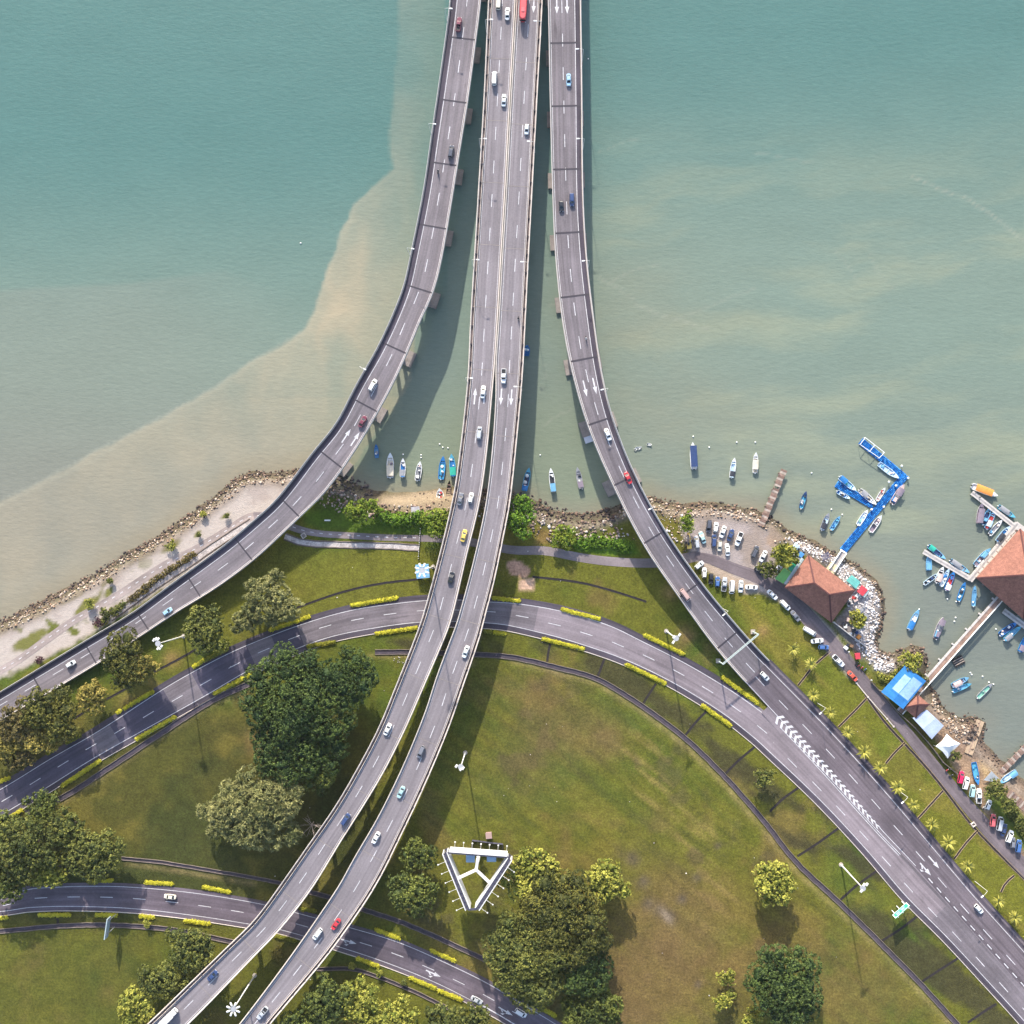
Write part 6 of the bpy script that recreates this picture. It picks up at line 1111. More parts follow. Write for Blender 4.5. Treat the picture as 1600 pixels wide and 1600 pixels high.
boat(1531, 802, 7.4, 10, 'mauve canopied boat first below the upper white walkway', 'white', 'mauve', 'mauve', canopy=(-.12, .70, 'mauve', 1.8), W=2.2, motors=0, group=WB); boat(1541, 806, 6.8, 24, 'blue boat second below the upper white walkway', 'blue', 'navy', 'sky', cabin=(-.22, .2, 'sky'), W=1.8, clutter=('dark',), group=WB); boat(1547, 812, 7.2, 26, 'blue boat with pale canopy third below the upper white walkway', 'blue', 'red', 'sky', canopy=(-.22, .32, 'pale', 1.7), W=1.9, motors=2, group=WB); boat(1555, 824, 6.8, 40, 'white open boat with pointed bow inside the upper walkway angle', 'white', 'grey', 'white', W=1.7, clutter=('pink', 'sky'), motors=2, group=WB); boat(1567, 834, 7.2, 40, 'blue and black boat against the walkway beside the pavilion', 'cyan', 'blue', 'pale', canopy=(-.25, .44, 'dark', 1.7), W=1.9, motors=2, group=WB)
boat(1534.5, 870, 8.2, 42, 'pale blue cabin boat halfway along the pavilion walkway', 'white', 'mauve', 'sky', cabin=(.12, .34, 'sky'), W=2.2, clutter=('blue', 'white'), motors=2, group=WB)
boat(1463, 863, 7.6, 128, 'dark blue boat with green canopy on the lower white walkway', 'navy', 'navy', 'sky', canopy=(-.32, .30, 'teal', 1.7), W=1.8, clutter=('navy',), motors=1, group=WB); boat(1499, 885, 8.0, 124, 'grey and pale blue boat along the upper side of the lower walkway', 'sky', 'grey', 'sky', canopy=(-.22, .46, 'grey', 1.5), W=1.8, motors=2, group=WB); boat(1450.5, 879, 5.6, 2, 'short blue boat at the left under the lower walkway', 'blue', 'sky', 'sky', canopy=(-.24, .42, 'sky', 1.4), W=1.9, motors=0, group=WB); boat(1455, 904, 6.6, 54, 'dark boat with pale rim lying askew below the lower walkway', 'pale', 'dark', 'pale', W=1.5, clutter=('dark', 'white', 'navy'), group=WB)
boat(1468, 898, 6.2, 22, 'boat with a pink canopy below the lower walkway', 'white', 'dark', 'white', canopy=(-.18, .46, 'pink', 1.8), W=1.9, motors=1, clutter=('dark',), group=WB); boat(1476, 902, 6.8, 24, 'white and blue striped boat right of the pink canopied one', 'blue', 'white', 'pale', W=1.6, clutter=('blue', 'white', 'blue'), motors=1, group=WB); boat(1484, 907, 7.4, 24, 'blue and red boat with a white stern canopy', 'blue', 'red', 'blue', canopy=(-.34, .28, 'white', 1.8), W=1.9, clutter=('white', 'blue'), motors=1, group=WB)
boat(1574.5, 982, 7.6, 54, 'dark blue boat with an orange pink float right of the long jetty', 'blue', 'navy', 'blue', W=2.0, clutter=('pink', 'white', 'white'), motors=2, group=EB); boat(1581.5, 989, 7.6, 50, 'cyan boat with grey canopy beside the dark blue one', 'cyan', 'sky', 'cyan', canopy=(-.30, .34, 'grey', 1.7), W=1.8, clutter=('white',), motors=1, group=EB); boat(1599, 1004, 7.0, 25, 'blue boat cut by the right edge below the pavilion', 'cyan', 'blue', 'blue', canopy=(-.30, .3, 'mauve', 1.6), W=2.0, group=EB)
boat(1499.5, 1065, 6.6, 63, 'blue boat with pink canopy tied beside a plain blue one', 'cyan', 'mauve', 'sky', canopy=(-.20, .44, 'pink', 1.8), W=2.0, motors=0, group=EB); boat(1502.5, 1074, 7.0, 66, 'plain blue boat tied beside the pink canopied one', 'blue', 'sky', 'cyan', W=1.6, clutter=('white',), motors=1, group=EB); boat(1538, 1079, 7.2, 45, 'grey boat with mint green well nearest the shore', 'grey', 'mint', 'grey', W=1.7, clutter=('mint',), motors=1, seats=1, group=EB)
boat(1524, 1208, 8.0, 170, 'blue boat hauled out on the sand beside the parked cars', 'blue', 'cyan', 'blue', W=2.0, clutter=('dark', 'white', 'cyan'), motors=0, z=LAND_Z + .1, group='boats hauled out'); boat(1574, 1214, 7.4, 235, 'white and blue boat beside the broken jetty', 'white', 'pale', 'sky', canopy=(-.28, .34, 'sky', 1.7), W=2.0, motors=0, z=1.0, group='boats hauled out')
# wrecked boat and timber by the viaduct
boat(688, 775, 5.4, -6, 'red and white wrecked boat on the sand beside the viaduct', 'red', 'dark', 'white', W=2.6, clutter=('white', 'red', 'dark', 'white', 'red'), motors=0, z=.3, group='boats hauled out')
# ---- buoys
BUOY = [(1083, 682, 'just ahead of the long dark canopied boat'), (1108, 699, 'between the dark canopied boat and the white boat beside it'), (1151, 691, 'ahead of the white boat with dark stern'), (1180, 691, 'ahead of the cream white boat near the wooden jetty'), (844, 711, 'alone between the viaduct and the right ramp'), (687, 694, 'first of the three ahead of the blue boats by the viaduct'), (692, 699, 'second of the three ahead of the blue boats by the viaduct'), (700, 700, 'third of the three ahead of the blue boats by the viaduct'), (630, 710, 'ahead of the white boat with blue middle'), (658, 711, 'upper of two ahead of the black bowed boat'), (658, 715, 'lower of two ahead of the black bowed boat'), (1299, 796, 'at the bow of the grey boat left of the pontoon'), (1316, 804, 'at the bow of the small bright blue boat left of the pontoon'), (1268, 739, 'between the old wooden jetty and the short pontoon arm'), (1436, 952, 'at the bow of the blue boat with white middle'), (1493, 965, 'upper of a pair beside the long jetty'), (1491, 971, 'lower of a pair beside the long jetty'), (1480, 936, 'below the boat with the white stern canopy'), (1494, 940, 'at the stern of the blue boat near the pavilion'), (1520, 947, 'at the stern of the slim blue boat by the pavilion'), (1556, 983, 'left of the dark blue boat with orange pink float'), (1516, 1051, 'upper of a close pair near the tied boats'), (1518, 1054, 'lower of a close pair near the tied boats'), (1535, 1057, 'alone between the tied boats and the grey boat'), (1545, 1066, 'left of two at the bow of the grey and mint boat'), (1552, 1069, 'right of two at the bow of the grey and mint boat'), (470, 380, 'far out on the open water left of the left ramp'), (919, 92, 'alone beside the right ramp near the top edge')]
BM = MB().ball((0, 0, .10), .28, 10, 6).mesh('float', M_foam)
for x, y, k in BUOY:
    t = thing('buoy', P(x, y, 0), 0, 'white buoy ' + k, 'buoy', 'white mooring buoys'); inst('float', BM, t); MB().rod((0, 0, .3), (0, 0, .62), .03).build('ring', M_motor, t)
for x, y, a, lb in ((994, 701, 40, 'left of a pair of small white skiffs right of the right ramp'), (999, 700, 60, 'right of a pair of small white skiffs right of the right ramp'), (1014.5, 694.5, 100, 'lone small white skiff above the pair')):
    boat(x, y, 1.7, a, lb, 'white', 'white', 'white', motors=0, W=.9, seats=1, D=.4, name='skiff', group='small white skiffs')

# ================================================================== JETTIES, PONTOONS
M_blue = mat('pontoon_plastic', (.014, .165, .52), .45, noise=((1.2, .8, 1.2),)); M_blue2 = mat('pontoon_plastic_faded', (.05, .27, .62), .5); M_blue3 = mat('pontoon_plastic_dark', (.008, .10, .34), .5); M_deckw = mat('walkway_slab', (.47, .435, .41), .8, noise=((.6, .85, 1.1), (3, .9, 1.1))); M_deckg = mat('walkway_mat', (.30, .28, .275), .85, noise=((.8, .7, 1.2),))
M_wood = mat('old_timber', (.23, .155, .125), .9, noise=((.7, .65, 1.35), (4, .8, 1.2))); M_wood2 = mat('grey_timber', (.33, .27, .23), .9, noise=((.7, .7, 1.3),)); M_roofred = mat('clay_roof_tiles', (.225, .100, .074), .85, noise=((.22, .85, 1.12), (0.9, .78, 1.2), (3.0, .70, 1.25)), bump=(3.2, .5, .12)); M_ridge = mat('ridge_tile', (.085, .034, .034), .85); M_wall = mat('plaster', (.55, .50, .44), .85, noise=((.5, .85, 1.1),))
def pontoon_cubes(root, A, B, rows, name='float_cubes'):
    """blow-moulded floats, half a metre each, coupled in rows"""
    d = B - A; L = d.length; n = int(L / .55); u = d / L; v = Vector((-u.y, u.x, 0)); b = MB(); y = math.atan2(u.y, u.x)
    for i in range(n):
        for j in range(rows):
            c = A + u * (.55 * (i + .5)) + v * (.55 * (j - (rows - 1) / 2)); b.box((c.x, c.y, .18 + random.uniform(-.015, .015)), (.50, .50, .62), y, random.choice((0, 0, 1, 2)), taper=.72)
    o = b.build(name, [M_blue, M_blue2, M_blue3], root); o['kind'] = 'stuff'; return o
root = thing('pontoon', (0, 0, 0), 0, 'bright blue floating pontoon with a bent outer arm and a short side arm', 'pontoon')
pontoon_cubes(root, P(1317, 861, .4), P(1416, 741, .4), 5); pontoon_cubes(root, P(1413, 746, .4), P(1344, 688, .4), 5); pontoon_cubes(root, P(1365, 790, .4), P(1306, 755, .4), 5)
for x, y in ((1409, 728), (1419, 747), (1389, 753), (1400, 759), (1381, 792), (1362, 796)): MB().rod(P(x, y, .3), P(x, y, 1.1), .12).ball(P(x, y, 1.15), .42, 8, 5).build('bollard', M_white, root)
b = MB(); q = [P(1352, 683.5, 2.6), P(1382, 707, 2.6), P(1374, 715.5, 2.6), P(1344, 694.5, 2.6)]; m1 = (q[0] + q[1]) / 2; m2 = (q[2] + q[3]) / 2
t = thing('frame', (0, 0, 0), 0, 'white open steel frame standing on the outer pontoon arm', 'frame')
for a, c in ((q[0], q[1]), (q[1], q[2]), (q[2], q[3]), (q[3], q[0]), (m1, m2)): MB().beam(a, c, .16, .16).build('rail', M_white, t)
for a in q + [m1, m2]: MB().rod((a.x, a.y, .35), a, .08).build('post', M_white, t)
root = thing('gangway', (0, 0, 0), 0, 'white railed gangway from the shore to the blue pontoon', 'gangway'); a, c = P(1318, 862, 1.2), P(1299, 891, 1.9); MB().beam(a, c, 2.0, .16).build('deck', M_deckg, root); v = (c - a).normalized(); n = Vector((-v.y, v.x, 0))
for s in (-1, 1):
    MB().beam(a + n * s * 1.05 + Vector((0, 0, .45)), c + n * s * 1.05 + Vector((0, 0, .45)), .22, .9).build('railing', M_white, root)
e = P(1318, 862, 1.3); MB().box((e.x, e.y, 1.35), (.5, 2.6, .35), math.atan2(v.y, v.x)).build('landing_plate', M_white, root)
e = P(1300, 889, 1.7); MB().box((e.x, e.y, 1.75), (4.0, 3.4, .35), math.atan2(v.y, v.x)).build('pad', mat('pad_concrete', (.50, .43, .28), .85, noise=((1, .85, 1.1),)), root)
# white walkways round the pavilion
root = thing('walkway', (0, 0, 0), 0, 'white plank walkways on piles in a U beside the big pavilion', 'walkway')
def boardwalk(A, B, w, z, piles=5.0, slab=2.2, m=M_deckw, strip=True):
    d = (B - A); L = d.length; u = d / L; y = math.atan2(u.y, u.x); n = int(L / slab); s = L / n
    for i in range(n): c = A + u * (s * (i + .5)); o = MB().box((0, 0, 0), (s - .07, w, .22)).build('slab', m, root); o.location = (c.x, c.y, z + random.uniform(-.015, .015)); o.rotation_euler = (0, 0, y)
    v = Vector((-u.y, u.x, 0)); k = 0.5
    while k < L:
        c = A + u * k
        for sg in (-1, 1): MB().rod((c.x + v.x * sg * w * .42, c.y + v.y * sg * w * .42, -3), (c.x + v.x * sg * w * .42, c.y + v.y * sg * w * .42, z - .1), .16).build('pile', M_concd, root)
        k += piles
    if strip: MB().beam(A + Vector((0, 0, z + .125 - A.z)), B + Vector((0, 0, z + .125 - A.z)), w * .34, .02).build('tread_strip', M_deckg, root)
boardwalk(P(1518.5, 769.5, 1.0), P(1586, 823, 1.0), 1.7, 1.0); boardwalk(P(1590, 818, 1.0), P(1515, 907, 1.0), 2.1, 1.02); boardwalk(P(1517.5, 905, 1.0), P(1443, 861.5, 1.0), 1.8, 0.98); boardwalk(P(1586, 819, 1.0), P(1640, 858, 1.0), 2.4, .96, strip=False); boardwalk(P(1568, 954, 1.0), P(1625, 996, 1.0), 2.0, 1.0)
# long jetty
root = thing('jetty', (0, 0, 0), 0, 'long narrow concrete jetty from the blue roof to the big pavilion', 'jetty'); A, B = P(1405, 1112, 2.0), P(1562, 934, 2.0); d = B - A; L = d.length; u = d / L; v = Vector((-u.y, u.x, 0)); y = math.atan2(u.y, u.x); n = int(L / 3.4)
for i in range(n):
    c = A + u * (L * (i + .5) / n); o = MB().box((0, 0, 0), (L / n - .08, .75, .2)).build('slab', M_deckw, root); o.location = (c.x + v.x * .72, c.y + v.y * .72, 2.0); o.rotation_euler = (0, 0, y)
    o = MB().box((0, 0, 0), (L / n - .05, 1.35, .18)).build('plank_bay', M_wood, root); o.location = (c.x - v.x * .38, c.y - v.y * .38, 1.93); o.rotation_euler = (0, 0, y)
    if i % 2 == 0:
        o = MB().box((0, 0, 0), (.55, 1.0, .3)).build('bracket', M_deckw, root); o.location = (c.x + v.x * 1.5, c.y + v.y * 1.5, 2.0); o.rotation_euler = (0, 0, y)
        for sg in (-1, 1): MB().rod((c.x + v.x * sg, c.y + v.y * sg, -3), (c.x + v.x * sg, c.y + v.y * sg, 1.9), .2).build('pile', M_concd, root)
MB().beam(A - v * 1.25 + Vector((0, 0, .45)), B - v * 1.25 + Vector((0, 0, .45)), .14, .8).build('handrail', M_white, root)
def timber_jetty(a, b, w, z, label, holes=0, name='wooden_jetty'):
    global root
    root = thing(name, (0, 0, 0), 0, label, 'jetty'); A, B = P(*a, z), P(*b, z); d = B - A; L = d.length; u = d / L; v = Vector((-u.y, u.x, 0)); y = math.atan2(u.y, u.x); n = int(L / .8)
    for i in range(n):
        if random.random() < holes: continue
        c = A + u * (L * (i + .5) / n); o = inst('plank', TIMBER[i % 3], root, (c.x + v.x * random.uniform(-.15, .15), c.y + v.y * random.uniform(-.15, .15), z + random.uniform(-.05, .05)), (0, 0, y + random.uniform(-.03, .03)), (L / n / .8, w / 2.4, 1))
    for s in (-1, 1): MB().beam(A + v * s * w * .42 - Vector((0, 0, .16)), B + v * s * w * .42 - Vector((0, 0, .16)), .18, .2).build('bearer', M_wood, root)
    k = 1.0
    while k < L:
        c = A + u * k
        for s in (-1, 1): MB().rod((c.x + v.x * s * w * .5, c.y + v.y * s * w * .5, -2.5), (c.x + v.x * s * w * .5, c.y + v.y * s * w * .5, z + random.uniform(.1, .8)), .14, n=6).build('pile', M_wood, root)
        k += 3.2
TIMBER = [MB().box((0, 0, 0), (.74, 2.4, .1)).mesh('plank', m) for m in (M_wood, M_wood2, mat('dark_timber', (.165, .105, .085), .9, noise=((.9, .6, 1.4),)))]
timber_jetty((1189, 822), (1225, 734), 2.3, 1.7, 'old brown timber jetty below the rocks of the car park', .03); timber_jetty((1558, 1213), (1610, 1160), 2.0, 1.4, 'broken timber jetty at the right edge above the white blue boat', .06)
timber_jetty((1576, 1239), (1625, 1282), 2.8, 1.6, 'brown timber landing stage behind the green thicket at the right edge', 0, 'landing_stage'); timber_jetty((866, 832), (878, 813), 2.0, 1.5, 'short brown slipway among the rocks above the round bush', 0, 'slipway')
M_slip = mat('muddy_concrete', (.34, .25, .17), .9, noise=((.5, .7, 1.3), (2, .8, 1.2)))
t = thing('slipway', (0, 0, 0), 0, 'tan boat slipway running from the white tent down into the water', 'slipway')
for s in (-1, 1):
    a, c = P(1513, 1178, 1.75), P(1532, 1126, .6); v = (c - a).normalized(); n = Vector((-v.y, v.x, 0)).normalized(); MB().beam(a + n * s * .78, c + n * s * .72, 1.35, .3).build('ramp_lane', M_slip, t)
MB().beam(P(1513, 1178, 1.83), P(1532, 1126, .68), .22, .2).build('centre_rail', M_wood, t)
t = thing('raft', P(1497, 1033, 0), math.radians(28), 'dark floating raft edged with tyres beside the long jetty', 'raft'); MB().box((0, 0, .2), (4.0, 3.0, .5)).build('platform', M_plastic, t)
for i in range(4):
    for s in (-1, 1): MB().rod((-1.5 + i, s * 1.35, .46), (-1.5 + i, s * 1.35, .62), .38, n=12).build('tyre', M_tyre, t)
for i in range(3): MB().beam((-1.9, -.8 + .8 * i, .5), (1.9, -.8 + .8 * i, .5), .2, .12).build('plank', M_wood2, t)
t = thing('barge', P(701, 771, .5), math.radians(86), 'dark rusty timber barge wreck beside the viaduct on the beach', 'boat'); o = hull(9.5, 1.7, .8); b = MB(); b.rings([o(.6, -.3, .2, .92), o(1, .55, .8)], cap1=False); b.build('hull', mat('rusty_hull', (.06, .045, .045), .9, noise=((1, .6, 1.5),)), t)
for i in range(6): MB().box((-3.4 + 1.3 * i, 0, .5), (.3, 1.5, .12), random.uniform(-.2, .2)).build('rib', M_wood, t)
t = thing('shed', P(650, 797, LAND_Z), .1, 'small grey tin shelter among the rocks behind the beach', 'hut')   # by the rocks
MB().box((0, 0, .8), (2.6, 1.9, 1.6)).build('wall', M_wood, t); MB().box((0, 0, 1.7), (3.1, 2.4, .12), .0).build('roof', mat('grey_tin', (.36, .345, .36), .6, noise=((1, .7, 1.2),)), t)

# ================================================================== BUILDINGS
def hip_roof(root, corners, z, ridge, zr, over=.25, th=.22, m=None, caps=True):
    """corners in order round the eave; ridge = two points (or one apex); each slope its own slab of tiles"""
    m = m or M_roofred; c = [P(*q, z) for q in corners]; r = [P(*q, zr) for q in ridge]
    if len(r) == 1: faces = [(c[i], c[(i + 1) % 4], r[0]) for i in range(4)]; hips = [(c[i], r[0]) for i in range(4)]
    else: faces = [(c[0], c[1], r[1], r[0]), (c[1], c[2], r[1]), (c[2], c[3], r[0], r[1]), (c[3], c[0], r[0])]; hips = [(c[0], r[0]), (c[3], r[0]), (c[1], r[1]), (c[2], r[1]), (r[0], r[1])]
    for f in faces:
        n = len(f); dn = Vector((0, 0, -th)); b = MB(); b.add(list(f) + [q + dn for q in f], [tuple(range(n)), tuple(range(2 * n - 1, n - 1, -1))] + [(i, n + i, n + (i + 1) % n, (i + 1) % n) for i in range(n)]); b.build('roof_slope', m, root)
    if caps:
        for a, e in hips: MB().beam(a + Vector((0, 0, .06)), e + Vector((0, 0, .10)), .5, .2).build('ridge_cap', M_ridge, root)
    return c
def walls(root, c, z0, z1, inset, m=M_wall, th=.25):
    cen = sum(c, Vector()) / len(c); k = [cen + (q - cen) * inset for q in c]
    for a, e in zip(k, k[1:] + k[:1]): a = Vector((a.x, a.y, 0)); e = Vector((e.x, e.y, 0)); MB().beam(a + Vector((0, 0, (z0 + z1) / 2)), e + Vector((0, 0, (z0 + z1) / 2)), th, z1 - z0).build('wall', m, root)
root = thing('restaurant', (0, 0, 0), 0, 'restaurant with a big red tiled hip roof on the rocky point by the car park', 'building')
c = hip_roof(root, [(1263, 867), (1336, 922.5), (1299, 973), (1226, 918)], 5.2, [(1272.5, 911), (1296, 929)], 10.8); walls(root, c, LAND_Z - .3, 5.0, .86)
# hips: c0,c3 meet the first ridge end, c1,c2 the second
root = thing('pavilion', (0, 0, 0), 0, 'big square pavilion with a red tiled pyramid roof standing on piles over the water', 'building')
c = hip_roof(root, [(1594, 826), (1676, 892), (1599.5, 968), (1525.5, 903)], 5.0, [(1606, 898)], 13.5, m=M_roofred); walls(root, c, 1.6, 4.8, .84)
f = [Vector((q.x, q.y, 1.3)) for q in [sum(c, Vector()) / 4 + (q - sum(c, Vector()) / 4) * .92 for q in c]]; b = MB(); b.add([q + Vector((0, 0, .1)) for q in f] + [q - Vector((0, 0, .3)) for q in f], [(3, 2, 1, 0), (4, 5, 6, 7), (0, 1, 5, 4), (1, 2, 6, 5), (2, 3, 7, 6), (3, 0, 4, 7)]); b.build('floor_slab', M_conc, root)
for i in range(4):
    for k in range(5): q = f[i].lerp(f[(i + 1) % 4], k / 5); MB().rod((q.x, q.y, -3), (q.x, q.y, 1.1), .3, n=8).build('pile', M_concd, root)
for k in range(9):      # the brackets of the eave towards the walkway
    q = c[0].lerp(c[3], (k + .6) / 9.4); w = (c[0] - c[3]).normalized(); n = Vector((-w.y, w.x, 0)); MB().beam(q + n * 0.15 - Vector((0, 0, .3)), q + n * .95 - Vector((0, 0, .3)), .35, .2).build('eave_bracket', M_wood, root)
def flat_roof(name, corners, z, label, m, cat='roof shelter', posts=True, parts=(), ribs=0, ribm=None, group=None, rise=.5):
    t = thing(name, (0, 0, 0), 0, label, cat, group); c = [P(*q, z) for q in corners]; r0, r1 = (c[0] + c[1]) / 2 + Vector((0, 0, rise)), (c[2] + c[3]) / 2 + Vector((0, 0, rise)); dn = Vector((0, 0, -.14))
    for f in ((c[0], r0, r1, c[3]), (r0, c[1], c[2], r1)): b = MB(); b.add(list(f) + [q + dn for q in f], [(0, 1, 2, 3), (7, 6, 5, 4), (0, 4, 5, 1), (1, 5, 6, 2), (2, 6, 7, 3), (3, 7, 4, 0)]); b.build('roof_sheet', m, t)
    for k in range(ribs):
        u = (k + .5) / ribs
        for a, bq, e, g in ((c[0], c[3], r0, r1), (c[1], c[2], r0, r1)): MB().beam(a.lerp(bq, u) + Vector((0, 0, .03)), e.lerp(g, u) + Vector((0, 0, .03)), .10, .05).build('roof_rib', ribm or m, t)
    if posts:
        cen = sum(c, Vector()) / 4
        for q in c: k = cen + (q - cen) * .93; MB().rod((k.x, k.y, LAND_Z - .2), (k.x, k.y, z), .09).build('post', M_steel, t)
    for cc, mm in parts:
        def on(u, v): a = c[0].lerp(c[1], u); e = c[3].lerp(c[2], u); p = a.lerp(e, v); return p + Vector((0, 0, rise * (1 - abs(2 * u - 1)) + .03))
        u0, v0, u1, v1 = cc; b = MB(); um = .5
        xs = [u0] + ([um] if u0 < um < u1 else []) + [u1]
        for a, e in zip(xs[:-1], xs[1:]): q = [on(a, v0), on(e, v0), on(e, v1), on(a, v1)]; b.add(q + [k + Vector((0, 0, .03)) for k in q], [(4, 5, 6, 7), (0, 1, 5, 4), (1, 2, 6, 5), (2, 3, 7, 6), (3, 0, 4, 7)])
        b.build('light_panel', mm, t)
    return t
M_bt = mat('blue_sheet', (.035, .19, .47), .5, noise=((.3, .8, 1.15), (2, .88, 1.1))); M_bl = mat('blue_sheet_faded', (.27, .42, .64), .55, noise=((.25, .75, 1.2), (1.5, .85, 1.12)))
flat_roof('shelter', [(1414, 1040), (1447, 1064), (1411, 1108), (1377, 1081)], 5.0, 'shelter with a big blue sheet roof at the foot of the long jetty', M_bt, ribs=7, ribm=M_bt, parts=(((.20, .20, .49, .74), M_bl), ((.51, .12, .94, .74), M_bl)))
root = thing('kiosk', (0, 0, 0), 0, 'small kiosk with a red tiled pyramid roof below the blue shelter', 'building'); c = hip_roof(root, [(1434, 1085), (1452.5, 1101), (1431, 1122), (1412, 1106)], 4.2, [(1434, 1101)], 6.6); walls(root, c, LAND_Z - .2, 4.1, .84)
M_lb = mat('pale_blue_sheet', (.40, .47, .64), .5, noise=((.3, .85, 1.1), (2, .9, 1.08))); flat_roof('shelter', [(1448, 1109), (1474.5, 1134), (1456, 1155), (1426, 1122)], 4.0, 'shelter with a pale blue sheet roof between red kiosk and white tent', M_lb, ribs=8, ribm=M_lb)
t = thing('tent', (0, 0, 0), 0, 'white peaked canvas tent beside the slipway', 'tent'); M_canvas = mat('white_canvas', (.76, .75, .73), .7, noise=((.6, .93, 1.04),)); c = [P(1479.5, 1147, 3.6), P(1500.5, 1162, 3.6), P(1481, 1185, 3.6), P(1462, 1166, 3.6)]; ap = P(1484, 1166, 6.0)
V = []; 
for i in range(4):
    a, e = c[i], c[(i + 1) % 4]; mid = (a + e) / 2; b = MB(); q = [a, mid + (ap - mid) * .12 - Vector((0, 0, .05)), e, e.lerp(ap, .5) - Vector((0, 0, .35)), ap, a.lerp(ap, .5) - Vector((0, 0, .35))]; b.add(q + [k - Vector((0, 0, .05)) for k in q], [(0, 1, 5), (1, 2, 3), (1, 3, 5), (5, 3, 4), (6, 11, 7), (7, 9, 8), (7, 11, 9), (11, 10, 9), (0, 6, 7, 1), (1, 7, 8, 2)]); b.build('canvas_panel', M_canvas, t)
for q in c: MB().rod((q.x, q.y, LAND_Z - .2), q, .07).build('post', M_steel, t)
t = thing('tent', (0, 0, 0), 0, 'small white tarpaulin tent beside the white and blue boat', 'tent'); c = [P(1549.5, 1205, 3.6), P(1561, 1216.5, 2.6), P(1553, 1222, 2.4), P(1537, 1219, 2.4)]
b = MB(); b.add(c + [q - Vector((0, 0, .06)) for q in c], [(0, 1, 2), (0, 2, 3), (4, 6, 5), (4, 7, 6), (0, 4, 5, 1), (1, 5, 6, 2), (2, 6, 7, 3), (3, 7, 4, 0)]); b.build('canvas', mat('worn_canvas', (.55, .57, .58), .75, noise=((.6, .8, 1.1),)), t)
for q in c: MB().rod((q.x, q.y, LAND_Z - .4), q, .06).build('post', M_steel, t)
M_green = mat('green_sheet', (.19, .46, .13), .55, noise=((.4, .8, 1.15),)); M_teal = mat('teal_sheet', (.13, .40, .36), .5, noise=((.5, .8, 1.15),)); M_grn2 = mat('deep_green_sheet', (.03, .28, .15), .5, noise=((.5, .8, 1.15),)); M_greyst = mat('grey_sheet', (.33, .40, .42), .5, noise=((.4, .85, 1.1),)); M_redst = mat('red_sheet', (.52, .05, .07), .55, noise=((.5, .85, 1.1),)); M_silv = mat('silver_sheet', (.52, .53, .60), .5, noise=((.5, .85, 1.1),))
AN = 'little roofs around the restaurant'
flat_roof('awning', [(1225, 887), (1238, 895), (1224, 912), (1211, 904)], 4.0, 'bright green awning between the trees and restaurant roof', M_green, 'awning', group=AN, rise=.1, ribs=4, ribm=M_green); flat_roof('awning', [(1238, 879), (1246, 884), (1238, 895), (1230, 888)], 3.9, 'deep green awning above the bright green one', M_grn2, 'awning', group=AN, rise=.1, ribs=3, ribm=M_grn2)
flat_roof('lean_to', [(1252.5, 871), (1256.5, 874), (1229, 914.5), (1225, 911.5)], 4.3, 'narrow grey lean to roof along the west eave of the restaurant', M_greyst, 'roof shelter', group=AN, rise=.05)
flat_roof('awning', [(1331, 898.5), (1345, 909.5), (1337.5, 920), (1322, 907)], 3.6, 'teal awning at the eastern corner of the restaurant', M_teal, 'awning', group=AN, rise=.12, ribs=4, ribm=M_teal); flat_roof('awning', [(1347, 914), (1356, 922), (1348, 931.5), (1339, 924)], 3.2, 'red awning beside the teal one east of the restaurant', M_redst, 'awning', group=AN, rise=.1)
flat_roof('awning', [(1356, 922.5), (1358.5, 924.5), (1351, 934), (1348.5, 932)], 2.9, 'thin grey green awning on the far side of the red one', M_greyst, 'awning', group=AN, rise=.05)
flat_roof('awning', [(1217, 881), (1223, 886), (1216, 897), (1210, 891)], 3.0, 'small silver roof beside the olive tree and green awning', M_silv, 'awning', group=AN, rise=.15)
M_tankb = mat('blue_tank', (.07, .24, .52), .45, noise=((.8, .85, 1.1),))
def tank(x, y, s, label, m, h=1.8, a=.9):
    t = thing('water_tank', P(x, y, LAND_Z), a, label, 'tank', AN); MB().box((0, 0, h / 2), (s, s * .8, h), taper=.95).build('body', m, t); MB().box((0, 0, h + .06), (s * .8, s * .62, .12)).build('lid', m, t)
tank(1250, 867, 2.0, 'blue water tank beside the restaurant corner', M_tankb); tank(1244, 875, 1.8, 'pale grey box between blue tank and deep green awning', M_silv); tank(1242, 855, 2.3, 'pale blue box nearest the rocks above the blue tank', mat('pale_blue_tank', (.40, .52, .60), .5, noise=((.8, .85, 1.1),))); tank(1239, 864, 1.5, 'small silver box left of the blue tank', M_silv, 1.4)
t = thing('net_rack', P(1289, 869, LAND_Z), .5, 'dark rack hung with nets on the white stones', 'rack')
for s in (-1, 1): MB().beam((-1.6, s * 1.1, 1.2), (1.6, s * 1.1, 1.2), .1, .1).build('rail', M_wood, t)
for k in range(8): MB().box((-1.4 + .4 * k, 0, 1.25), (.22, 2.3, .14), random.uniform(-.1, .1)).build('slat', mat('navy_net', (.07, .075, .14), .9), t)
for sx in (-1.5, 1.5):
    for s in (-1, 1): MB().rod((sx, s * 1.1, -.2), (sx, s * 1.1, 1.2), .06).build('leg', M_wood, t)
t = thing('stall', P(1337.5, 1024, LAND_Z), .1, 'little red stall beside the lane below the restaurant yard', 'stall'); MB().box((0, 0, .9), (1.3, 1.8, 1.6)).build('counter', M_redst, t); MB().box((0, 0, 2.0), (1.7, 2.2, .12)).build('roof', M_redst, t)
for sx in (-.6, .6): MB().rod((sx, .9, .1), (sx, .9, 2.0), .05).build('post', M_steel, t)
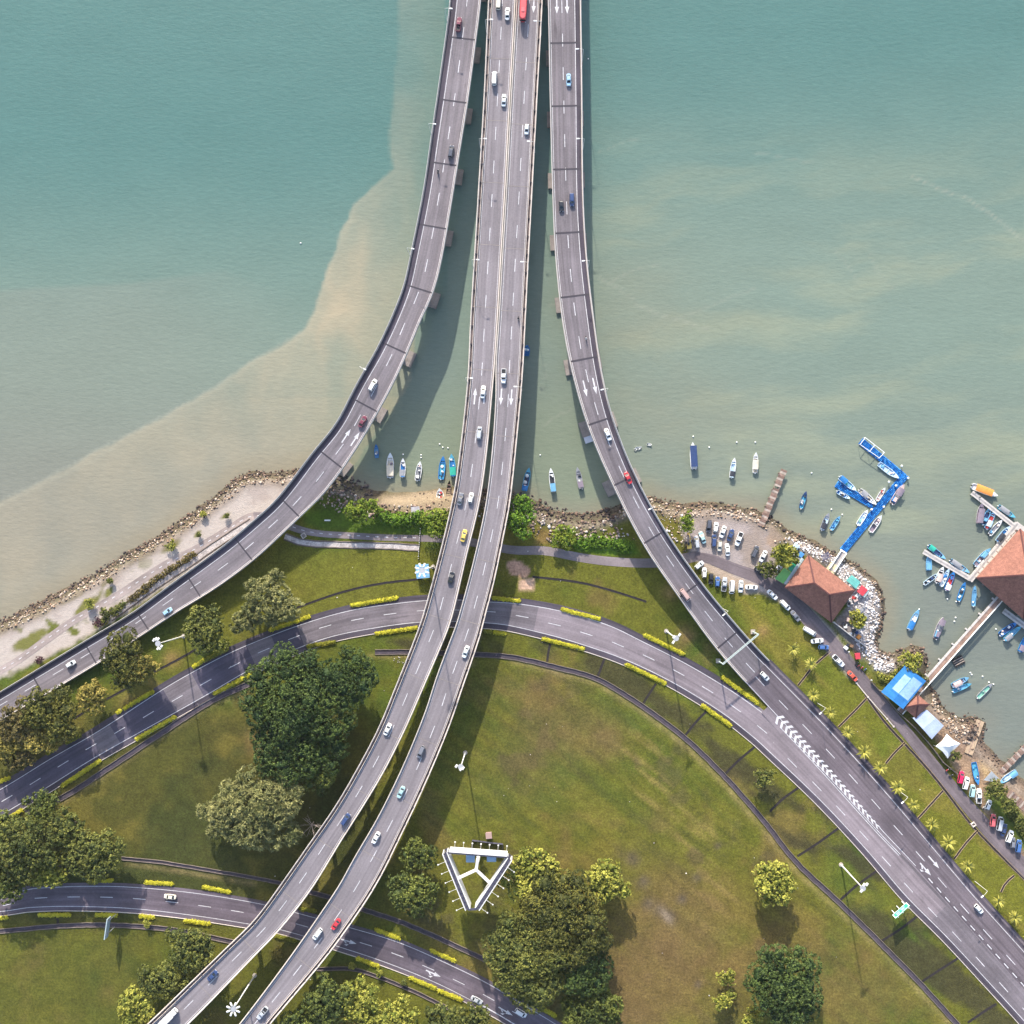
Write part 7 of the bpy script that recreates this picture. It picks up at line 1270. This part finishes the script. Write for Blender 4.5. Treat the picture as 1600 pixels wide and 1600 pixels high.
# bits and pieces in the yard, each a thing
PLACE_WORDS = ['', '', '', '', '', ', left of the other black ones', ', left of the tree', ', nearest the teal awning', '', ', nearest the red awning', ', above the orange one', ', left of the navy one', '', ', right of the small tree', ', lowest in the stones', '', '', '', '', '']
YARD = [(1334, 934, 'red'), (1338, 931, 'white'), (1336, 937, 'pink'), (1326, 943, 'dark'), (1330, 972, 'red'), (1318, 975, 'dark'), (1320, 978, 'white'), (1345, 953, 'grey'), (1340, 958, 'white'), (1349, 948, 'grey'), (1333, 984, 'dark'), (1328, 990, 'white'), (1338, 988, 'navy'), (1345, 976, 'dark'), (1352, 962, 'grey'), (1325, 968, 'pink'), (1341, 995, 'orange'), (1321, 1012, 'white'), (1324, 1008, 'dark'), (1330, 1009, 'wood')]
for i, (x, y, cname) in enumerate(YARD):
    where = 'under the restaurant corner' if y < 950 else 'on the stones of the restaurant yard' if y < 966 else 'beside the yard wall below the restaurant' if y < 1000 else 'beside the lane near the little red stall'
    t = thing('crate', P(x, y, LAND_Z), random.uniform(0, 3), f'{ {"red": "red", "white": "white", "pink": "pinkish", "dark": "black", "grey": "grey", "navy": "navy", "orange": "orange", "wood": "brown"}[cname]} crate {where}' + PLACE_WORDS[i], 'crate', 'crates in the restaurant yard'); s = random.uniform(.9, 1.5); MB().box((0, 0, .4), (s, s * .8, .8), taper=.95).build('body', BP[cname], t); MB().box((0, 0, .84), (s * 1.02, s * .82, .08)).build('lid', BP[cname], t)
def wall_run(name, pts, h, w, label, m, cat='wall', cap=None, piece=4.0):
    W = [P(*q, LAND_Z) for q in pts]; t = thing(name, (0, 0, 0), 0, label, cat)
    for a, e in zip(W[:-1], W[1:]):
        n = max(1, int((e - a).length / piece))
        for k in range(n): p0, p1 = a.lerp(e, k / n), a.lerp(e, (k + .985) / n); MB().beam(p0 + Vector((0, 0, h / 2 - .1)), p1 + Vector((0, 0, h / 2 - .1)), w, h + .2).build('wall_panel', m, t)
    for a in W: MB().box((a.x, a.y, LAND_Z + h / 2), (w * 1.6, w * 1.6, h + .25)).build('pillar', cap or m, t)
wall_run('yard_wall', [(1302, 972), (1330, 994), (1352, 1010)], 1.5, .28, 'white topped wall from the restaurant corner to the white stones', M_deckw)
wall_run('yard_wall', [(1361, 1066), (1378, 1084), (1402, 1112), (1428, 1136), (1448, 1158), (1462, 1176), (1472, 1190), (1484, 1200), (1494, 1208)], 1.2, .25, 'grey boundary wall along the seaward side of the lane', M_lip)
wall_run('kerb_wall', [(1338, 1067), (1356, 1089), (1386, 1123), (1396, 1135)], .25, .35, 'low pale kerb on the grass side of the lane', M_pale)
# pale sheds by pier, blue shelter under the flower lamp
flat_roof('shelter', [(649, 882.5), (669.5, 881), (671.5, 902.5), (651, 904)], 4.2, 'square pale blue roofed shelter on the lawn beside the viaduct', mat('shelter_blue', (.17, .36, .56), .5, noise=((.4, .85, 1.12),)), rise=.4, ribs=5, ribm=mat('shelter_rib', (.13, .30, .50), .5)); e = P(660, 893, LAND_Z)
t = thing('platform', P(917, 679, 0), math.radians(-18), 'pale grey roofed float beside the pile cap of the right ramp', 'platform'); t.rotation_euler.z = RC.yaw(RC.locate(940, 666)[0])[0]; MB().box((0, 0, .4), (6.0, 3.0, .8)).build('hull', M_silv, t); MB().box((0, 0, .86), (6.2, 3.2, .1)).build('deck', mat('pale_tin', (.50, .52, .58), .5), t)
t = thing('manhole', P(474.5, 837, LAND_Z), .6, 'square concrete chamber beside the footpath under the left ramp', 'chamber')
for k in range(4): a = k * PI / 2; MB().box((.75 * math.cos(a), .75 * math.sin(a), .15), (.25, 1.75 if k % 2 == 0 else 1.25, .5), a).build('rim', M_pale, t)
MB().box((0, 0, .02), (1.25, 1.25, .1)).build('cover', M_concd, t)
t = thing('manhole', P(1520.5, 1288, LAND_Z), .6, 'square pale concrete chamber on the long drain beside the lane', 'chamber')
for k in range(4): a = k * PI / 2; MB().box((.6 * math.cos(a), .6 * math.sin(a), .2), (.3, 1.5 if k % 2 == 0 else .9, .6), a).build('rim', M_pale, t)
MB().box((0, 0, .02), (.95, .95, .1)).build('cover', M_concd, t)
t = thing('bench', P(512, 813, LAND_Z), 0, 'small white bench slab on the lawn north of the footpath', 'bench'); MB().box((0, 0, .45), (2.2, .5, .12)).build('seat', M_white, t)
for s in (-.8, .8): MB().box((s, 0, .2), (.2, .4, .4)).build('leg', M_conc, t)
t = thing('fence', (0, 0, 0), 0, 'short white post fence crossing the footpath near the viaduct', 'fence')
for k in range(14): q = P(657 - k * .25, 826 + k * 3.6, LAND_Z); MB().rod((q.x, q.y, LAND_Z - .2), (q.x, q.y, LAND_Z + 1.0), .11, n=6).build('post', M_white if k % 2 == 0 else M_pale, t)
for k in range(2): a, e = P(657, 828, LAND_Z), P(654, 870, LAND_Z); MB().beam(a + Vector((0, 0, .5 + .35 * k)), e + Vector((0, 0, .5 + .35 * k)), .05, .06).build('rail', M_steel, t)

# ================================================================== MASTS, LAMPS, SIGNS, BILLBOARD
M_mast = mat('mast_paint', (.60, .59, .56), .45, noise=((.3, .9, 1.05),))
def high_mast(base, top, heads, label, group='high mast lights'):
    A = P(*base, LAND_Z)
    best = min((abs(complex(*[a - e for a, e in zip((float(v) for v in project(np.array([A.x]), np.array([A.y]), z)), top)])) , z) for z in np.arange(14, 40, .25)); hgt = best[1] - LAND_Z
    t = thing('high_mast', A, 0, label, 'light mast', group); MB().rod((0, 0, -.3), (0, 0, hgt), .30, .15, 10).build('pole', M_mast, t); MB().rod((0, 0, -.2), (0, 0, .3), .8, n=10).build('base', M_conc, t); MB().rod((0, 0, hgt - .3), (0, 0, hgt + .1), .95, n=12).build('head_ring', M_steel, t)
    for kind, a, r in heads:
        a = math.radians(a); e = Vector((r * math.cos(a), r * math.sin(a), hgt)); b = MB()
        if kind == 'petal':
            b.rings([[(x, y * .62, -.10) for x, y, z in plan(1.5, 1.1, 0, .2)], [(x, y * .62, .18) for x, y, z in plan(1.5, 1.1, 0, 0)], [(x, y * .62, .3) for x, y, z in plan(1.5, 1.1, 0, .25)]])
        else: b.box((0, 0, .05), (1.15, .75, .3), taper=.85)
        o = b.build('floodlight', M_mast, t); o.location = e; o.rotation_euler = (0, 0, a if kind == 'petal' else math.radians(55)); MB().beam((0, 0, hgt - .05), (e.x, e.y, hgt - .05), .09, .09).build('bracket', M_steel, t)
    return t
P8 = [('petal', 22.5 + 45 * k, 1.75) for k in range(8)]
high_mast((398, 1524), (364, 1576), P8, 'tall mast with eight petal lamps between the two carriageways'); high_mast((677, 885.5), (660, 892.5), P8, 'tall mast with eight petal lamps above the pale blue shelter')
high_mast((287, 994), (247, 1006), [('box', 115 + 0, 1.7), ('box', 90, 1.5), ('box', 140, 1.9), ('box', -65, 1.7), ('box', -90, 1.6), ('box', -40, 1.5)], 'tall mast with six lamps beside the left ramp trees'); high_mast((1041, 986), (1056, 998), [('box', 45, 1.6), ('box', 235, 1.6), ('box', 150, .8)], 'tall mast with three lamps between curved road and right ramp')
high_mast((1314, 1351), (1347, 1389), [('box', 45, 1.8), ('box', 75, 1.2), ('box', 240, 1.0)], 'tall mast with two lamps on the verge by the long drain'); high_mast((727, 1176), (718.5, 1198), [('box', 170, 1.5), ('box', 330, .9), ('box', 270, .8)], 'tall mast with two lamps on the field beside the viaduct'); high_mast((1018, 1056.0), (1028, 1068), [], 'x') if False else None
def ramp_lamp(R, x, y, side, label, group, hgt=9.5, arm=1.7, deck=True):
    """lamp whose head the photo shows at (x, y); it stands on the parapet at that side"""
    q, lat, z = R.locate(x, y)
    for _ in range(4): p = P(x, y, z + hgt); i = int(np.argmin((R.C[:, 0] - p.x) ** 2 + (R.C[:, 1] - p.y) ** 2)); z = R.C[i, 2]; q = R.s[i] + float(np.array([p.x - R.C[i, 0], p.y - R.C[i, 1]]) @ R.T[i])
    base = R.pt(q, side, -.05 if deck else -1.6, .3); inn = R.pt(q, side, .8, .3); d = (inn - base); d.z = 0; d.normalize(); t = thing('street_lamp', base, math.atan2(d.y, d.x), label, 'street lamp', group)
    MB().rod((0, 0, -.6), (0, 0, hgt - .5), .10, .06, 8).build('pole', M_mast, t); b = MB(); b.rod((0, 0, hgt - .52), (arm * .5, 0, hgt - .1), .05); b.rod((arm * .5, 0, hgt - .1), (arm, 0, hgt), .05, .04); b.build('arm', M_mast, t); MB().box((arm + .45, 0, hgt), (1.1, .42, .2), taper=.8).build('lamp_head', M_white, t)
o2 = ['topmost', 'second from the top', 'third from the top', 'fourth from the top', 'fifth from the top', 'sixth from the top']
for R, side, lst, nm in ((RA, 'L', [(706, 14), (679, 194), (641, 388), (572, 578)], 'on the outer parapet of the left ramp'), (RBL, 'L', [(771, 31), (759, 217), (748, 406), (737, 591)], 'on the left edge of the viaduct'), (RBR, 'R', [(833, 33), (822, 221), (812, 409), (803, 604)], 'on the right edge of the viaduct'), (RC, 'R', [(899, 77), (901, 217), (909, 408), (944, 608), (1020, 793), (1135, 957)], 'on the outer parapet of the right ramp')):
    for i, (x, y) in enumerate(lst): ramp_lamp(R, x, y, side, f'{o2[i]} of the street lamps {nm}', f'street lamps {nm}')
for i, (x, y) in enumerate(((1279, 1117), (1406, 1257), (1535, 1400))): ramp_lamp(RC, x, y, 'R', f'{["upper", "middle", "lower"][i]} of three street lamps beside the palm row', 'street lamps beside the palms', 10.0, 2.2, False)
for i, (b0, h0, lb) in enumerate((((184, 1437), (174, 1435), 'x'),)):
    t = thing('road_sign', P(172, 1433, LAND_Z), 0, 'tall grey roadside signboard seen edge on beneath the lower road', 'sign'); 
    pa, pb = P(170, 1434, 7.5), P(165.5, 1466, 7.5); c = t.location; b = MB(); b.beam(pa - c, pb - c, .35, 3.0); b.build('sign_panel', M_greyst, t)
    for q in (pa.lerp(pb, .12), pa.lerp(pb, .78)): MB().rod((q.x - c.x + .3, q.y - c.y, -.4), (q.x - c.x + .3, q.y - c.y, 7.2), .16).build('post', M_steel, t)
# gantry over the right ramp
t = thing('sign_gantry', (0, 0, 0), 0, 'white steel gantry spanning the right ramp where it meets the ground', 'gantry'); zg = 10.6; a, e = P(1185, 991, zg), P(1129.5, 1037.5, zg); M_gan = mat('gantry_paint', (.40, .46, .44), .45)
d = (e - a).normalized(); n = Vector((-d.y, d.x, 0))
for s in (-1, 1): MB().beam(a + n * s * .2, e + n * s * .2, .2, .28).build('chord', M_gan, t)
for k in range(15): p0, p1 = a.lerp(e, k / 15), a.lerp(e, (k + 1) / 15); sg = 1 if k % 2 else -1; MB().beam(p0 + n * .2 * sg, p1 - n * .2 * sg, .10, .10).build('lattice_bar', M_gan, t)
for q in (a, e): MB().rod((q.x, q.y, LAND_Z - .4), q + Vector((0, 0, .2)), .26, .22, 10).build('leg', M_gan, t); MB().box((q.x, q.y, LAND_Z + .2), (1.6, 1.6, .6)).build('footing', M_conc, t)
# green direction sign
t = thing('road_sign', (0, 0, 0), 0, 'green white bordered direction sign on three posts beside the merged road', 'sign'); M_sg = mat('sign_green', (.03, .36, .23), .5); zb, zt = 4.8, 8.0
bl, br = P(1394.2, 1430, zb), P(1416.5, 1410, zb); d = (br - bl).normalized(); upv = Vector((0, 0, 1)); n = d.cross(upv).normalized(); n = n if n.y > 0 else -n; L = (br - bl).length; c = (bl + br) / 2
def slab(x0, x1, z0, z1, off, th, nm, m): p = bl + d * ((x0 + x1) / 2) + n * off; b = MB(); b.beam(bl + d * x0 + n * off + upv * ((z0 + z1) / 2), bl + d * x1 + n * off + upv * ((z0 + z1) / 2), th, z1 - z0); return b.build(nm, m, t)
hh = zt - zb; slab(0, L, 0, hh, 0, .14, 'sign_panel', M_sg)
for x0, x1, z0, z1 in ((.08, L - .08, .06, .28), (.08, L - .08, hh - .28, hh - .06), (.08, .34, .28, hh - .28), (L - .34, L - .08, .28, hh - .28)): slab(x0, x1, z0, z1, .085, .03, 'border', M_white)
M_sgp = mat('sign_lettering', (.42, .62, .55), .5)
for x0, x1, z0, z1 in ((1.3, 2.6, 1.9, 2.3), (1.1, 2.9, 1.1, 1.45), (3.6, 4.9, 1.8, 2.2), (3.3, 5.2, 1.05, 1.4)): slab(min(x0, L - 1), min(x1, L - .6), z0, z1, .085, .03, 'legend', M_sgp)
for k in (.16, .5, .86): q = bl + d * (L * k) - n * .3; MB().rod((q.x, q.y, LAND_Z - .4), (q.x, q.y, zt - .1), .14).build('post', M_white, t)
# triangular billboard
t = thing('billboard', (0, 0, 0), 0, 'triangular three sided billboard on a central mast in the field', 'billboard'); M_bill = mat('billboard_sheet', (.58, .575, .57), .5, noise=((.3, .93, 1.04), (1.5, .95, 1.03))); M_truss = mat('billboard_truss', (.060, .058, .085), .6)
z0, z1 = 16.2, 21.5
def panel(a, e, outn, both=True, depth=1.6):
    A, E = P(*a, z1), P(*e, z1); d = (E - A).normalized(); n = Vector((-d.y, d.x, 0)); o = Vector((outn[0], -outn[1], 0)); n = n if n.dot(o) > 0 else -n; zc = Vector((0, 0, (z0 + z1) / 2 - z1)); A0, E0 = A + zc, E + zc
    MB().beam(A0, E0, .3, z1 - z0).build('poster_panel', M_bill, t)
    if both: MB().beam(A0 - n * depth, E0 - n * depth, .3, z1 - z0).build('poster_panel', M_bill, t)
    for zz in (0, -(z1 - z0) + .2): MB().beam(A - n * depth * .5 + Vector((0, 0, zz - .25)), E - n * depth * .5 + Vector((0, 0, zz - .25)), depth * .55, .08).build('catwalk', M_truss, t)
    L = (E - A).length; k = 0
    while k < L: p0 = A + d * k; MB().beam(p0 - n * .1 - Vector((0, 0, .1)), p0 - n * (depth - .1) - Vector((0, 0, .1)), .12, .12).build('truss_bar', M_truss, t); k += 1.6
    return A, E, d, n
A1, E1, d1, n1 = panel((701.5, 1331), (792.5, 1338), (0, -1), both=False, depth=.9)
A2, E2, d2, n2 = panel((691.5, 1335), (727.5, 1423), (-1, .4)); A3, E3, d3, n3 = panel((799.5, 1345), (748.5, 1423), (1, .6))
for A, d, n in ((A2, d2, n2), (A3, d3, n3)):
    L = 20.0
    for k in range(6): p0 = A + d * (2.6 + 3.3 * k) + Vector((0, 0, .1)); MB().rod(p0, p0 + n * 2.6 + Vector((0, 0, .2)), .05).box(p0 + n * 2.7 + Vector((0, 0, .2)), (.4, .4, .2), math.atan2(d.y, d.x)).build('floodlight_arm', M_mast, t)
for k in range(7): p0 = A1 + d1 * (1.5 + 3.0 * k) + Vector((0, 0, -5.9)); MB().rod(p0, p0 + n1 * 1.6 + Vector((0, 0, .2)), .06).box(p0 + n1 * 1.7 + Vector((0, 0, .2)), (.5, .4, .2), math.atan2(d1.y, d1.x)).build('floodlight_arm', M_mast, t)
ct = P(744, 1359, 20.8); MB().rod((ct.x, ct.y, LAND_Z - .5), ct + Vector((0, 0, .6)), .75, .55, 14).build('mast', M_mast, t)
for A, d, n, k in ((A1, d1, n1, 9.9), (A2, d2, n2, 9.6), (A3, d3, n3, 10.6)): MB().beam(ct, A + d * k - n * 1.5 - Vector((0, 0, .7)), .9, .7).build('arm', M_mast, t)
for a, e in ((E2 - n2 * .8, E3 - n3 * .8), (A2 - n2 * .8, A1 - n1 * .5), (A3 - n3 * .8, E1 - n1 * .5)): MB().beam(a - Vector((0, 0, .4)), e - Vector((0, 0, .4)), .8, .12).build('corner_catwalk', M_truss, t)
for x, y, w, h in ((735, 1340.5, 3.0, 3.0), (768, 1341, 3.2, 2.4)): q = P(x, y, 17.0); MB().box((q.x, q.y, 17.0), (w, h, .25)).build('solar_panel', mat('solar_panel', (.27, .42, .60), .35), t)
r = random.Random(3); q0 = A1 + d1 * 9.5 + n1 * .13
for k in range(9): p0 = q0 + d1 * r.uniform(-3.5, 3.5) + Vector((0, 0, r.uniform(-4.6, -1.2))); MB().beam(p0, p0 + d1 * r.uniform(.5, 1.3), .05, r.uniform(.15, .4)).build('poster_mark', M_truss, t)
t = thing('equipment_hut', P(764, 1304, LAND_Z), .1, 'small pink brick base block behind the triangular billboard', 'hut'); MB().box((0, 0, .7), (2.0, 1.9, 1.4)).build('wall', mat('pink_brick', (.27, .18, .16), .9, noise=((1.5, .8, 1.15),)), t); MB().box((0, 0, 1.46), (2.2, 2.1, .12)).build('roof', mat('pink_slab', (.33, .23, .21), .85), t)
t = thing('yard_fence', (0, 0, 0), 0, 'dark fence round the foot of the triangular billboard', 'fence'); q = [P(738, 1312, LAND_Z), P(786, 1318, LAND_Z), P(784, 1334, LAND_Z), P(736, 1328, LAND_Z)]
for a, e in zip(q, q[1:] + q[:1]):
    for k in range(6): p0, p1 = a.lerp(e, k / 6), a.lerp(e, (k + .96) / 6); MB().beam(p0 + Vector((0, 0, .8)), p1 + Vector((0, 0, .8)), .06, 1.6).build('fence_panel', M_truss, t)
# litter of small pale stones on the lawns
X = []; Y = []
for _ in range(70): q = P(random.uniform(300, 1500), random.uniform(860, 1590), LAND_Z); X.append(q.x); Y.append(q.y)
for _ in range(10): q = P(random.uniform(615, 632), random.uniform(1025, 1036), LAND_Z); X.append(q.x); Y.append(q.y)
stones('pale_stones', np.array(X), np.array(Y), .45, PALE)
# ================================================================== AIR
def haze(density):
    b = MB(); b.box((0, 0, (H + 6 - 6) / 2), (5600, 5600, H + 18)); o = b.build('haze', _haze_mat(density)); o['kind'] = 'stuff'; o.location.z = 0.0
def _haze_mat(density):
    m = bpy.data.materials.new('haze'); m.use_nodes = True; ns, ls = m.node_tree.nodes, m.node_tree.links; ns.remove(ns['Principled BSDF'])
    v = ns.new('ShaderNodeVolumePrincipled'); v.inputs['Color'].default_value = (.92, .95, 1, 1); v.inputs['Density'].default_value = density; v.inputs['Anisotropy'].default_value = 0.2
    ls.new(v.outputs['Volume'], ns['Material Output'].inputs['Volume']); return m
haze(0.00003)
